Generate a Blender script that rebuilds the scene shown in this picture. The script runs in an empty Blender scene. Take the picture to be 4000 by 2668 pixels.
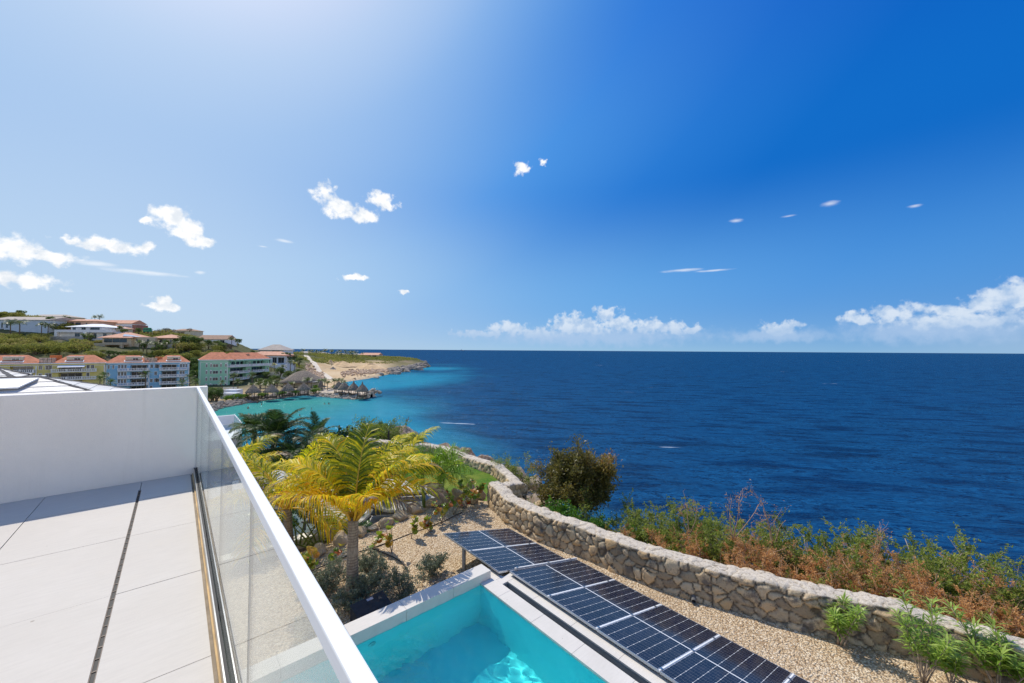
import bpy, math, random
import numpy as np
from mathutils import Vector, Matrix

SC = bpy.context.scene
COL = SC.collection
PI = math.pi
# ---------------------------------------------------------------- camera
F_PX, IMG_W, IMG_H = 1510.0, 4000.0, 2668.0
TH = math.atan(1312 / F_PX)            # heading, clockwise from +Y
PITCH = math.atan(34 / F_PX)
ROLL = math.radians(0.36)
CAM = np.array([0.0, 0.0, 1.6])
fw0 = np.array([math.sin(TH), math.cos(TH), 0.0])
rt0 = np.array([math.cos(TH), -math.sin(TH), 0.0])
up0 = np.array([0.0, 0.0, 1.0])
fw = fw0 * math.cos(PITCH) + up0 * math.sin(PITCH)
up1 = -fw0 * math.sin(PITCH) + up0 * math.cos(PITCH)
rt = rt0 * math.cos(ROLL) + up1 * math.sin(ROLL)
up = -rt0 * math.sin(ROLL) + up1 * math.cos(ROLL)
cd = bpy.data.cameras.new("camera")
cam = bpy.data.objects.new("camera", cd)
COL.objects.link(cam)
M = Matrix(((rt[0], up[0], -fw[0], CAM[0]), (rt[1], up[1], -fw[1], CAM[1]), (rt[2], up[2], -fw[2], CAM[2]), (0, 0, 0, 1)))
cam.matrix_world = M
cd.sensor_width = 36.0
cd.lens = 36.0 * F_PX / IMG_W
cd.clip_start = 0.03
cd.clip_end = 90000.0
SC.camera = cam
# ---------------------------------------------------------------- light
SUN_EL = math.radians(53.5)
SUN_AZ = math.radians(-5.0)            # clockwise from +Y
SUN_DIR = np.array([math.sin(SUN_AZ) * math.cos(SUN_EL), math.cos(SUN_AZ) * math.cos(SUN_EL), math.sin(SUN_EL)])
sd = bpy.data.lights.new("sun", 'SUN')
sd.energy = 3.6
sd.angle = math.radians(0.5)
sd.color = (1.0, 0.925, 0.80)
so = bpy.data.objects.new("sun", sd)
so.rotation_euler = Vector(SUN_DIR).to_track_quat('Z', 'Y').to_euler()
so.location = (0, 0, 60)
sd.cycles.is_caustics_light = True
COL.objects.link(so)
SC.view_settings.view_transform = 'Standard'
SC.view_settings.look = 'None'
SC.view_settings.exposure = 0.15
SC.view_settings.gamma = 1.0
SC.cycles.use_denoising = True
SC.cycles.denoising_prefilter = 'NONE'
SC.cycles.use_adaptive_sampling = False
SC.cycles.sample_clamp_direct = 12.0
SC.cycles.max_bounces = 10
SC.cycles.transparent_max_bounces = 24
SC.cycles.sample_clamp_indirect = 6.0


def ray(px, py):
    return fw + rt * (px - 2000.0) / F_PX - up * (py - 1334.0) / F_PX


def P(px, py, z):
    """point of the horizontal plane z seen at (px, py) of the 4000 px wide frame"""
    r = ray(px, py)
    return CAM + r * (z - CAM[2]) / r[2]


def D(px, d, z):
    """point at forward distance d in the bearing of column px, at height z"""
    q = CAM + (fw0 + rt0 * (px - 2000.0) / F_PX) * d
    q = q.copy(); q[2] = z
    return q


def HOR(px):
    return 1367.9 + (px - 2000) * 0.0063


def Zat(px, py, d):
    return 1.6 + (HOR(px) - py) / F_PX * d


# ---------------------------------------------------------------- sky
world = bpy.data.worlds.new("World")
SC.world = world
world.use_nodes = True
WN = world.node_tree.nodes
WL = world.node_tree.links
WN.clear()


def nd(tree, t, **kw):
    n = tree.nodes.new(t)
    for k, v in kw.items():
        if k == 'inp':
            for a, b in v.items():
                s = n.inputs[a]
                if hasattr(b, 'is_linked') or hasattr(b, 'links'):
                    tree.links.new(b, s)
                else:
                    s.default_value = b
        else:
            setattr(n, k, v)
    return n


def mth(tree, op, a, b=None, c=None, clamp=False):
    n = tree.nodes.new('ShaderNodeMath'); n.operation = op; n.use_clamp = clamp
    for i, x in enumerate((a, b, c)):
        if x is None: continue
        if isinstance(x, (int, float)): n.inputs[i].default_value = x
        else: tree.links.new(x, n.inputs[i])
    return n.outputs[0]


def vmth(tree, op, a, b=None):
    n = tree.nodes.new('ShaderNodeVectorMath'); n.operation = op
    for i, x in enumerate((a, b)):
        if x is None: continue
        if isinstance(x, (tuple, list)): n.inputs[i].default_value = x
        elif isinstance(x, (int, float)): n.inputs[3].default_value = x
        else: tree.links.new(x, n.inputs[i])
    return n.outputs['Value'] if op in ('LENGTH', 'DOT_PRODUCT', 'DISTANCE') else n.outputs[0]


def sstep(tree, x, a, b, lo=0.0, hi=1.0):
    n = tree.nodes.new('ShaderNodeMapRange'); n.interpolation_type = 'SMOOTHSTEP'
    tree.links.new(x, n.inputs['Value'])
    n.inputs['From Min'].default_value = a; n.inputs['From Max'].default_value = b
    n.inputs['To Min'].default_value = lo; n.inputs['To Max'].default_value = hi
    return n.outputs['Result']


def mixc(tree, f, a, b, mode='MIX'):
    n = tree.nodes.new('ShaderNodeMix'); n.data_type = 'RGBA'; n.blend_type = mode
    for s, x in ((n.inputs[0], f), (n.inputs[6], a), (n.inputs[7], b)):
        if isinstance(x, (int, float)): s.default_value = x
        elif isinstance(x, (tuple, list)): s.default_value = tuple(x) + (1.0,) * (4 - len(x))
        else: tree.links.new(x, s)
    return n.outputs[2]


def lin(x):
    x = x / 255.0
    return x / 12.92 if x <= .04045 else ((x + .055) / 1.055) ** 2.4


def build_world():
    T = world.node_tree
    sky = nd(T, 'ShaderNodeTexSky', sky_type='NISHITA', sun_disc=False)
    sky.sun_elevation = SUN_EL
    sky.sun_rotation = SUN_AZ
    sky.altitude = 20
    sky.air_density = 1.0; sky.dust_density = 0.6; sky.ozone_density = 3.0
    d = nd(T, 'ShaderNodeTexCoord').outputs['Generated']
    sep = nd(T, 'ShaderNodeSeparateXYZ', inp={0: d})
    az = mth(T, 'ARCTAN2', sep.outputs[0], sep.outputs[1])
    el = mth(T, 'ARCSINE', sep.outputs[2])
    # clear tropical air: milky aureole round the sun, deep blue away from it, pale band over the horizon, added over-white fill behind the viewer
    cs = vmth(T, 'DOT_PRODUCT', d, tuple(SUN_DIR))
    ang = mth(T, 'DIVIDE', mth(T, 'ARCCOSINE', cs), PI)
    def ramp(fac, stops):
        r = nd(T, 'ShaderNodeValToRGB'); e = r.color_ramp.elements
        while len(e) < len(stops): e.new(.5)
        for k, (p_, c_) in enumerate(stops):
            e[k].position = p_; e[k].color = tuple(lin(x) for x in c_) + (1,)
        T.links.new(fac, r.inputs[0]); return r.outputs[0]
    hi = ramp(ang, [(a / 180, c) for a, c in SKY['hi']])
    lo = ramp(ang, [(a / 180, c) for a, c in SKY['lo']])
    elp = mth(T, 'MAXIMUM', el, 0.0)
    f = mth(T, 'POWER', 2.718, mth(T, 'MULTIPLY', elp, -1 / SKY['scale']))
    left = mth(T, 'MULTIPLY', sstep(T, az, 0.85, -0.15), mth(T, 'POWER', 2.718, mth(T, 'MULTIPLY', elp, -1 / 1.1)))
    hi = mixc(T, mth(T, 'MULTIPLY', left, SKY['leftk']), hi, tuple(lin(x) for x in SKY['leftc']))
    up_ = mth(T, 'MULTIPLY', sstep(T, el, 0.42, 0.80), sstep(T, ang, 24 / 180, 46 / 180))
    hi = mixc(T, 1.0, hi, mixc(T, up_, (1, 1, 1), (0.30, 0.60, 0.88)), 'MULTIPLY')
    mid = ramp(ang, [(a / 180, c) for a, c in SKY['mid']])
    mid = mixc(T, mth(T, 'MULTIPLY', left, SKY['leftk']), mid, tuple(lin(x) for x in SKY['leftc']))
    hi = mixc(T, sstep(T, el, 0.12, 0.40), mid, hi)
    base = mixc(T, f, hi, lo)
    gain = 1 / (SKY['strength'] * 2 ** SC.view_settings.exposure)
    base = vmth(T, 'MULTIPLY', base, (gain, gain, gain))
    g1 = mth(T, 'POWER', 2.718, mth(T, 'MULTIPLY', mth(T, 'MULTIPLY', ang, ang), -1.0 / SKY['g1w'] ** 2))
    base = mixc(T, 1.0, base, mixc(T, 1.0, SKY['g1c'], g1, 'MULTIPLY'), 'ADD')
    base = mixc(T, SKY['nish'], base, sky.outputs[0])
    # clouds, each at its own bearing and height: (px, py, half width, half height) of the 2351 px view -> bearings
    def field(lst, vec):
        cur = None
        for (x, y, a, b) in lst:
            x, y, a, b = [q * 4000 / 2351 for q in (x, y, a, b)]
            r = ray(x, y); r = r / np.linalg.norm(r)
            A, E_ = math.atan2(r[0], r[1]), math.asin(r[2])
            r2 = ray(x + a, y); r3 = ray(x, y - b)
            wa = abs(math.atan2(r2[0], r2[1]) - A)
            wb = abs(math.asin(r3[2] / np.linalg.norm(r3)) - E_)
            v = vmth(T, 'SUBTRACT', vec, (A, E_, 0))
            v = vmth(T, 'MULTIPLY', v, (1 / wa, 1 / wb, 0))
            f = mth(T, 'SUBTRACT', 1.0, vmth(T, 'LENGTH', v))
            cur = f if cur is None else mth(T, 'SMOOTH_MAX', cur, f, 0.25)
        return cur
    vec = nd(T, 'ShaderNodeCombineXYZ', inp={0: az, 1: el, 2: 0.0}).outputs[0]
    wob = nd(T, 'ShaderNodeTexNoise', inp={'Vector': d, 'Scale': 34.0, 'Detail': 5.0, 'Roughness': 0.55})
    off = vmth(T, 'MULTIPLY', vmth(T, 'SUBTRACT', wob.outputs['Color'], (0.5, 0.5, 0.5)), (0.05, 0.035, 0))
    vw = vmth(T, 'ADD', vec, off)
    fb = nd(T, 'ShaderNodeTexNoise', inp={'Vector': d, 'Scale': 48.0, 'Detail': 8.0, 'Roughness': 0.58}).outputs['Fac']
    fb = mth(T, 'MULTIPLY', mth(T, 'SUBTRACT', fb, 0.5), 1.9)
    cum = field(SKY['cum'], vw)
    dens = sstep(T, mth(T, 'ADD', cum, fb), 0.02, 0.62)
    fb2 = nd(T, 'ShaderNodeTexNoise', inp={'Vector': d, 'Scale': 62.0, 'Detail': 7.0, 'Roughness': 0.52}).outputs['Fac']
    fb2 = mth(T, 'MULTIPLY', mth(T, 'SUBTRACT', fb2, 0.5), 2.3)
    bank = mth(T, 'ADD', field(SKY['bank'], vw), 0.12)
    bsum = mth(T, 'ADD', bank, fb2)
    bden = mth(T, 'MULTIPLY', sstep(T, bsum, -0.05, 0.65, 0.0, 0.9), sstep(T, el, 0.006, 0.06))
    wisp_d = vmth(T, 'MULTIPLY', d, (1.0, 1.0, 5.0))
    fb3 = nd(T, 'ShaderNodeTexNoise', inp={'Vector': wisp_d, 'Scale': 16.0, 'Detail': 8.0, 'Roughness': 0.6}).outputs['Fac']
    wis = field(SKY['wisp'], vec)
    wden = mth(T, 'MULTIPLY', sstep(T, mth(T, 'ADD', wis, mth(T, 'MULTIPLY', mth(T, 'SUBTRACT', fb3, 0.5), 2.0)), 0.1, 1.1), 0.5)
    haz = field(SKY['hazeb'], vw)
    hden = mth(T, 'MULTIPLY', sstep(T, mth(T, 'ADD', haz, mth(T, 'MULTIPLY', fb2, 0.35)), -0.15, 0.8), 0.72)
    # shading: upper/outer parts white, lower inner parts bluish grey
    soft = nd(T, 'ShaderNodeTexNoise', inp={'Vector': vmth(T, 'ADD', d, (0.0, 0.0, 0.012)), 'Scale': 46.0, 'Detail': 5.0, 'Roughness': 0.55}).outputs['Fac']
    shade = sstep(T, soft, 0.32, 0.6)
    c_cum = mixc(T, mth(T, 'MULTIPLY', shade, 1.0), SKY['c_cum0'], SKY['c_cum1'])
    c_bank = mixc(T, mth(T, 'MULTIPLY', sstep(T, el, 0.02, 0.075), shade), SKY['c_bank0'], SKY['c_bank1'])
    col = mixc(T, hden, base, SKY['c_haze'])
    col = mixc(T, wden, col, SKY['c_cum1'])
    col = mixc(T, bden, col, c_bank)
    col = mixc(T, dens, col, c_cum)
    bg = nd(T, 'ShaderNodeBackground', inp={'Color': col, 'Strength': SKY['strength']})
    out = nd(T, 'ShaderNodeOutputWorld')
    WL.new(bg.outputs[0], out.inputs[0])
    world.cycles.sampling_method = 'MANUAL'
    world.cycles.sample_map_resolution = 1024


SKY = dict(
    strength=0.10, nish=0.03, scale=0.065, leftk=0.85, leftc=(194, 217, 242), g1w=0.07, g1c=(5.0, 4.9, 4.6),
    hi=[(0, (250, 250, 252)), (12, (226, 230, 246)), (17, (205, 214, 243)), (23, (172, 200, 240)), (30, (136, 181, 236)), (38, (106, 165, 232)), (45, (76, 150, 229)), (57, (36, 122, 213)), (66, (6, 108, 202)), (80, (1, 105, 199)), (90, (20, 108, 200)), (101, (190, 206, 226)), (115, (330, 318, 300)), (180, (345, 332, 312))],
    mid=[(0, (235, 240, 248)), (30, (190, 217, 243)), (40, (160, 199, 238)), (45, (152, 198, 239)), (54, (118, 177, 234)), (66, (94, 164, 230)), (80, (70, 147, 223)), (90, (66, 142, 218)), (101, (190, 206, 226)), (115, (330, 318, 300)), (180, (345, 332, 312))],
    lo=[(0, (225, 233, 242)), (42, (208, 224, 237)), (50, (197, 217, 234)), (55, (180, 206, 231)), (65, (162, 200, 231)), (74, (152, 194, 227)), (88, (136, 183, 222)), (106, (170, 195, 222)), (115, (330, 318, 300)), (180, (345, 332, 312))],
    c_cum0=(7.2, 7.7, 8.3), c_cum1=(9.6, 9.6, 9.6), c_bank0=(4.0, 5.4, 7.4), c_bank1=(6.6, 7.4, 8.4), c_haze=(3.9, 5.3, 7.4),
    cum=[(742, 446, 34, 32), (778, 476, 44, 28), (835, 495, 46, 20), (872, 458, 38, 22), (895, 472, 24, 14),
         (392, 500, 52, 34), (432, 525, 44, 32), (458, 555, 42, 17), (345, 506, 22, 11),
         (235, 562, 105, 20), (330, 566, 34, 22), (160, 546, 36, 13), (25, 566, 80, 36), (110, 590, 86, 17),
         (55, 642, 105, 22), (366, 702, 50, 12), (374, 690, 24, 12), (812, 640, 38, 10), (925, 671, 18, 6), (1197, 384, 22, 19), (1246, 373, 13, 9)],
    bank=[(1392, 722, 34, 20), (1425, 742, 46, 20), (1312, 746, 50, 27), (1352, 752, 50, 22), (1165, 754, 50, 15), (1230, 764, 62, 14), (1095, 766, 60, 9),
          (1498, 748, 46, 19), (1545, 752, 42, 17), (1585, 756, 26, 11), (1790, 752, 50, 16),
          (2050, 716, 76, 24), (1975, 732, 52, 15), (2180, 716, 66, 18), (2280, 692, 84, 34), (2340, 676, 60, 40), (2200, 740, 200, 20)],
    wisp=[(1560, 621, 62, 5), (1640, 621, 50, 3), (1905, 468, 34, 9), (1690, 507, 22, 8), (1810, 496, 34, 5), (2100, 473, 26, 6), (652, 553, 34, 5), (604, 566, 18, 3), (460, 626, 18, 5), (330, 625, 130, 9), (220, 605, 70, 10)],
    hazeb=[(1350, 772, 360, 26), (2130, 756, 340, 40), (1780, 770, 160, 18)],
)
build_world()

# ---------------------------------------------------------------- mesh helpers
RNG = np.random.default_rng(7)
ORG = {}


class MB:
    """collects shapes and links them as one mesh object"""
    def __init__(self):
        self.V = []; self.F = []; self.n = 0; self.A = []

    def add(self, V, F, m=0, a=0.5, s=False):
        V = np.asarray(V, float).reshape(-1, 3)
        self.V.append(V)
        self.A.append(np.full(len(V), a, float) if np.isscalar(a) else np.asarray(a, float))
        for k in ([None] if isinstance(F, np.ndarray) else sorted({len(f) for f in F})):
            Fk = F if k is None else np.array([f for f in F if len(f) == k], np.int64)
            self.F.append((Fk + self.n, m, s))
        self.n += len(V)
        return self

    def box(self, lo, hi, m=0, a=0.5, R=None, o=None):
        x0, y0, z0 = lo; x1, y1, z1 = hi
        V = np.array([(x0, y0, z0), (x1, y0, z0), (x1, y1, z0), (x0, y1, z0), (x0, y0, z1), (x1, y0, z1), (x1, y1, z1), (x0, y1, z1)], float)
        if R is not None: V = V @ np.asarray(R).T
        if o is not None: V = V + np.asarray(o)
        F = [(0, 3, 2, 1), (4, 5, 6, 7), (0, 1, 5, 4), (1, 2, 6, 5), (2, 3, 7, 6), (3, 0, 4, 7)]
        return self.add(V, F, m, a)

    def tube(self, pts, rad, n=6, m=0, a=0.5, cap=True, s=True):
        pts = np.asarray(pts, float); k = len(pts)
        rad = np.full(k, rad, float) if np.isscalar(rad) else np.asarray(rad, float)
        t = np.gradient(pts, axis=0); t /= np.linalg.norm(t, axis=1)[:, None] + 1e-12
        ref = np.array([0, 0, 1.0]) if abs(t[0][2]) < 0.9 else np.array([1.0, 0, 0])
        u = np.cross(t[0], ref); u /= np.linalg.norm(u)
        U = np.zeros((k, 3)); W = np.zeros((k, 3))
        for i in range(k):
            u = u - t[i] * (u @ t[i]); u /= np.linalg.norm(u) + 1e-12
            U[i] = u; W[i] = np.cross(t[i], u)
        an = np.arange(n) * 2 * PI / n
        V = pts[:, None] + rad[:, None, None] * (U[:, None] * np.cos(an)[None, :, None] + W[:, None] * np.sin(an)[None, :, None])
        i = np.arange(k - 1)[:, None] * n; j = np.arange(n)[None]; j2 = (j + 1) % n
        F = np.stack([i + j, i + j2, i + n + j2, i + n + j], -1).reshape(-1, 4)
        av = a if np.isscalar(a) else np.repeat(np.asarray(a), n)
        self.add(V.reshape(-1, 3), F, m, av, s)
        if cap:
            b = self.n - k * n
            self.F.append((np.array([list(range(n))[::-1]]) + b, m, False))
            self.F.append((np.array([list(range(n))]) + b + (k - 1) * n, m, False))
        return self

    def lathe(self, prof, n=16, c=(0, 0, 0), m=0, a=0.5, s=True, jit=None):
        prof = np.asarray(prof, float); k = len(prof)
        an = np.arange(n) * 2 * PI / n
        r = prof[:, 0][:, None] * np.ones(n)[None]
        z = prof[:, 1][:, None] * np.ones(n)[None]
        if jit is not None: r = r * (1 + jit[0]); z = z + jit[1]
        V = np.stack([r * np.cos(an), r * np.sin(an), z], -1).reshape(-1, 3) + np.asarray(c)
        i = np.arange(k - 1)[:, None] * n; j = np.arange(n)[None]; j2 = (j + 1) % n
        F = np.stack([i + j, i + j2, i + n + j2, i + n + j], -1).reshape(-1, 4)
        return self.add(V, F, m, a, s)

    def grid(self, V, m=0, a=0.5, s=True):
        """V: (r, c, 3) array of points"""
        V = np.asarray(V, float); r, c = V.shape[:2]
        i = np.arange(r - 1)[:, None] * c; j = np.arange(c - 1)[None]
        F = np.stack([i + j, i + j + 1, i + c + j + 1, i + c + j], -1).reshape(-1, 4)
        av = a if np.isscalar(a) else np.asarray(a).reshape(-1)
        return self.add(V.reshape(-1, 3), F, m, av, s)

    def poly(self, pts, m=0, a=0.5):
        pts = np.asarray(pts, float)
        return self.add(pts, [list(range(len(pts)))], m, a)

    def prism(self, poly, z0, z1, m=0, a=0.5):
        """vertical prism over a counter-clockwise outline"""
        p = np.asarray(poly, float); n = len(p)
        V = np.concatenate([np.c_[p, np.full(n, z0)], np.c_[p, np.full(n, z1)]])
        self.add(V, [(i, (i + 1) % n, n + (i + 1) % n, n + i) for i in range(n)], m, a)
        b = self.n - 2 * n
        self.F.append((np.array([list(range(n))[::-1]]) + b, m, False))
        self.F.append((np.array([list(range(n, 2 * n))]) + b, m, False))
        return self

    def cards(self, C, dirs, nrm, L, Wd, m=0, a=None, fold=0.0):
        """rhombic leaves: centre, long axis, normal, length, width (arrays)"""
        n = len(C)
        d = dirs / (np.linalg.norm(dirs, axis=1)[:, None] + 1e-9)
        sd_ = np.cross(nrm, d); sd_ /= np.linalg.norm(sd_, axis=1)[:, None] + 1e-9
        nn = np.cross(d, sd_)
        L = np.broadcast_to(L, (n,))[:, None]; Wd = np.broadcast_to(Wd, (n,))[:, None]
        V = np.stack([C - d * L / 2, C + sd_ * Wd / 2 + nn * Wd * fold, C + d * L / 2, C - sd_ * Wd / 2 + nn * Wd * fold], 1)
        F = np.arange(4 * n).reshape(-1, 4)
        aa = np.full(n, 0.5) if a is None else a
        return self.add(V.reshape(-1, 3), F, m, np.repeat(aa, 4), False)

    def mesh(self, name, mats, org=None):
        V = np.concatenate(self.V) if self.V else np.zeros((0, 3))
        if org is not None: V = V - np.asarray(org)[None]
        A = np.concatenate(self.A) if self.A else np.zeros(0)
        loops = np.concatenate([f.reshape(-1) for f, _, _ in self.F])
        tot = np.concatenate([np.full(len(f), f.shape[1]) for f, _, _ in self.F])
        mi = np.concatenate([np.full(len(f), m) for f, m, _ in self.F])
        sm = np.concatenate([np.full(len(f), s) for f, _, s in self.F])
        me = bpy.data.meshes.new(name)
        me.vertices.add(len(V)); me.vertices.foreach_set('co', V.astype(np.float32).ravel())
        me.loops.add(len(loops)); me.loops.foreach_set('vertex_index', loops.astype(np.int32))
        me.polygons.add(len(tot))
        me.polygons.foreach_set('loop_start', np.concatenate([[0], np.cumsum(tot)[:-1]]).astype(np.int32))
        me.polygons.foreach_set('material_index', mi.astype(np.int32))
        me.polygons.foreach_set('use_smooth', sm.astype(bool))
        at = me.attributes.new('var', 'FLOAT', 'POINT')
        at.data.foreach_set('value', A.astype(np.float32))
        for m in (mats if isinstance(mats, (list, tuple)) else [mats]): me.materials.append(m)
        me.update(calc_edges=True)
        me.validate()
        return me

    def build(self, name, mats, parent=None):
        org = np.array(ORG.get(parent.name, (0, 0, 0))) if parent is not None else None
        me = self.mesh(name, mats, org)
        o = bpy.data.objects.new(name, me)
        COL.objects.link(o)
        if parent is not None:
            o.parent = parent
            ORG[o.name] = tuple(org)
        return o


def tag(o, label=None, cat=None, group=None, kind=None):
    if label: o['label'] = label
    if cat: o['category'] = cat
    if group: o['group'] = group
    if kind: o['kind'] = kind
    return o


def struct(o, kind='structure'):
    o['kind'] = kind
    return o


def thing(name, label, cat, loc=(0, 0, 0), group=None):
    o = bpy.data.objects.new(name, None)
    COL.objects.link(o)
    o.empty_display_size = 0.2
    o.location = [float(x) for x in loc]
    ORG[o.name] = tuple(float(x) for x in loc)
    return tag(o, label, cat, group)


def copy_thing(src, loc, rz=0.0, sc=1.0, label=None, group=None, tilt=None):
    r = src.copy(); COL.objects.link(r)
    r.location = [float(x) for x in loc]; r.rotation_euler = (0 if tilt is None else tilt, 0, rz)
    r.scale = (sc, sc, sc) if np.isscalar(sc) else sc
    if label: r['label'] = label
    if group: r['group'] = group
    for ch in src.children:
        c = ch.copy(); COL.objects.link(c); c.parent = r
        for g in ch.children:
            e = g.copy(); COL.objects.link(e); e.parent = c
    return r


def place(o, loc, rz=0.0, sc=1.0):
    o.location = [float(x) for x in loc]; o.rotation_euler = (0, 0, rz)
    o.scale = (sc, sc, sc) if np.isscalar(sc) else sc


def bevel(o, w=0.006, seg=2):
    m = o.modifiers.new('bevel', 'BEVEL'); m.width = w; m.segments = seg; m.limit_method = 'ANGLE'
    m.angle_limit = math.radians(35)
    return o


# ---------------------------------------------------------------- value noise (for shapes)
_perm = np.random.default_rng(3).random((64, 64, 64))


def vnoise(p, sc=1.0):
    q = np.asarray(p, float) * sc
    i = np.floor(q).astype(int); f = q - i; f = f * f * (3 - 2 * f); i = i % 64; j = (i + 1) % 64
    x0, y0, z0 = i[..., 0], i[..., 1], i[..., 2]; x1, y1, z1 = j[..., 0], j[..., 1], j[..., 2]
    fx, fy, fz = f[..., 0], f[..., 1], f[..., 2]
    def L(a, b, t): return a + (b - a) * t
    return L(L(L(_perm[x0, y0, z0], _perm[x1, y0, z0], fx), L(_perm[x0, y1, z0], _perm[x1, y1, z0], fx), fy),
             L(L(_perm[x0, y0, z1], _perm[x1, y0, z1], fx), L(_perm[x0, y1, z1], _perm[x1, y1, z1], fx), fy), fz)


def fbm(p, sc=1.0, o=4):
    r = 0; a = 0.5; t = 0
    for k in range(o):
        r = r + a * vnoise(p, sc * 2 ** k); t += a; a *= 0.5
    return r / t


# ---------------------------------------------------------------- materials
def newmat(name):
    m = bpy.data.materials.new(name); m.use_nodes = True
    T = m.node_tree; T.nodes.clear()
    out = nd(T, 'ShaderNodeOutputMaterial')
    return m, T, out


def objc(T):
    return nd(T, 'ShaderNodeTexCoord').outputs['Object']


def noise(T, vec, scale, detail=4.0, rough=0.55):
    return nd(T, 'ShaderNodeTexNoise', inp={'Vector': vec, 'Scale': scale, 'Detail': detail, 'Roughness': rough}).outputs['Fac']


def simple(name, col, rough=0.6, var=0.12, vscale=3.0, bump=0.0, bscale=60.0, metal=0.0, spec=0.4, attr=None, col2=None):
    """painted / stone / metal surface with uneven colour and a little relief; attr mixes to col2 by the 'var' value"""
    m, T, out = newmat(name)
    v = objc(T)
    n = noise(T, v, vscale, 6.0, 0.6)
    lo = tuple(c * (1 - var) for c in col); hi = tuple(min(1, c * (1 + var)) for c in col)
    c = mixc(T, sstep(T, n, 0.3, 0.7), lo, hi)
    if attr and col2:
        a = nd(T, 'ShaderNodeAttribute', attribute_name='var').outputs['Fac']
        c = mixc(T, a, c, mixc(T, n, tuple(x * (1 - var) for x in col2), tuple(min(1, x * (1 + var)) for x in col2)))
    b = nd(T, 'ShaderNodeBsdfPrincipled', inp={'Base Color': c, 'Roughness': rough, 'Metallic': metal, 'Specular IOR Level': spec})
    if bump:
        bn = nd(T, 'ShaderNodeBump', inp={'Height': noise(T, v, bscale, 5.0, 0.6), 'Strength': bump, 'Distance': 0.02})
        T.links.new(bn.outputs[0], b.inputs['Normal'])
    T.links.new(b.outputs[0], out.inputs[0])
    return m


def leafmat(name, stops, trans=0.4, rough=0.45, spec=0.35, rnd=0.0):
    """leaf: colour from the per-leaf 'var' value, light passes through"""
    m, T, out = newmat(name)
    a = nd(T, 'ShaderNodeAttribute', attribute_name='var').outputs['Fac']
    if rnd:
        ri = nd(T, 'ShaderNodeObjectInfo').outputs['Random']
        a = mth(T, 'ADD', a, mth(T, 'MULTIPLY', mth(T, 'SUBTRACT', ri, 0.5), rnd), clamp=True)
    r = nd(T, 'ShaderNodeValToRGB')
    r.color_ramp.elements[0].position = stops[0][0]; r.color_ramp.elements[0].color = stops[0][1] + (1,)
    r.color_ramp.elements[1].position = stops[-1][0]; r.color_ramp.elements[1].color = stops[-1][1] + (1,)
    for p_, c_ in stops[1:-1]:
        e = r.color_ramp.elements.new(p_); e.color = c_ + (1,)
    T.links.new(a, r.inputs[0])
    b = nd(T, 'ShaderNodeBsdfPrincipled', inp={'Base Color': r.outputs[0], 'Roughness': rough, 'Specular IOR Level': spec})
    t = nd(T, 'ShaderNodeBsdfTranslucent', inp={'Color': r.outputs[0]})
    mx = nd(T, 'ShaderNodeMixShader', inp={0: trans, 1: b.outputs[0], 2: t.outputs[0]})
    T.links.new(mx.outputs[0], out.inputs[0])
    return m
# ================================================================ setting: sea, ground
SEA, GRV, LAWN, DECK = -18.4, -3.5, -3.9, -4.1
CLIFF = np.array([(-60, 60), (-20, 50), (0.2, 39.6), (4.4, 33.3), (7.6, 29.8), (9.4, 30.4), (11.0, 32.0), (14.7, 36.5), (17.0, 35.5), (15.2, 30.0), (13.6, 27), (13.2, 23), (14.3, 18.5), (14.0, 15), (12.6, 11.5), (11.2, 9.2), (10.7, 7.5), (10.6, 5.5), (11.2, 3.5), (11.9, 1.5), (12.9, -.8), (14.2, -4), (15, -12), (16, -30), (-60, -30)], float)


def sdist(p, poly):
    """signed distance to a closed outline, positive outside"""
    p = np.asarray(p, float); sh = p.shape[:-1]; q = p.reshape(-1, 2)
    a = poly; b = np.roll(poly, -1, 0)
    best = np.full(len(q), 1e9); ins = np.zeros(len(q), bool)
    for (x0, y0), (x1, y1) in zip(a, b):
        dx, dy = x1 - x0, y1 - y0
        t = np.clip(((q[:, 0] - x0) * dx + (q[:, 1] - y0) * dy) / (dx * dx + dy * dy), 0, 1)
        best = np.minimum(best, np.hypot(q[:, 0] - x0 - t * dx, q[:, 1] - y0 - t * dy))
        c = (y0 > q[:, 1]) != (y1 > q[:, 1])
        with np.errstate(divide='ignore', invalid='ignore'):
            ins ^= c & (q[:, 0] < dx * (q[:, 1] - y0) / (dy if dy else 1e-9) + x0)
    return np.where(ins, -best, best).reshape(sh)


def ss(x, a, b):
    t = np.clip((x - a) / (b - a), 0, 1); return t * t * (3 - 2 * t)


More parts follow.
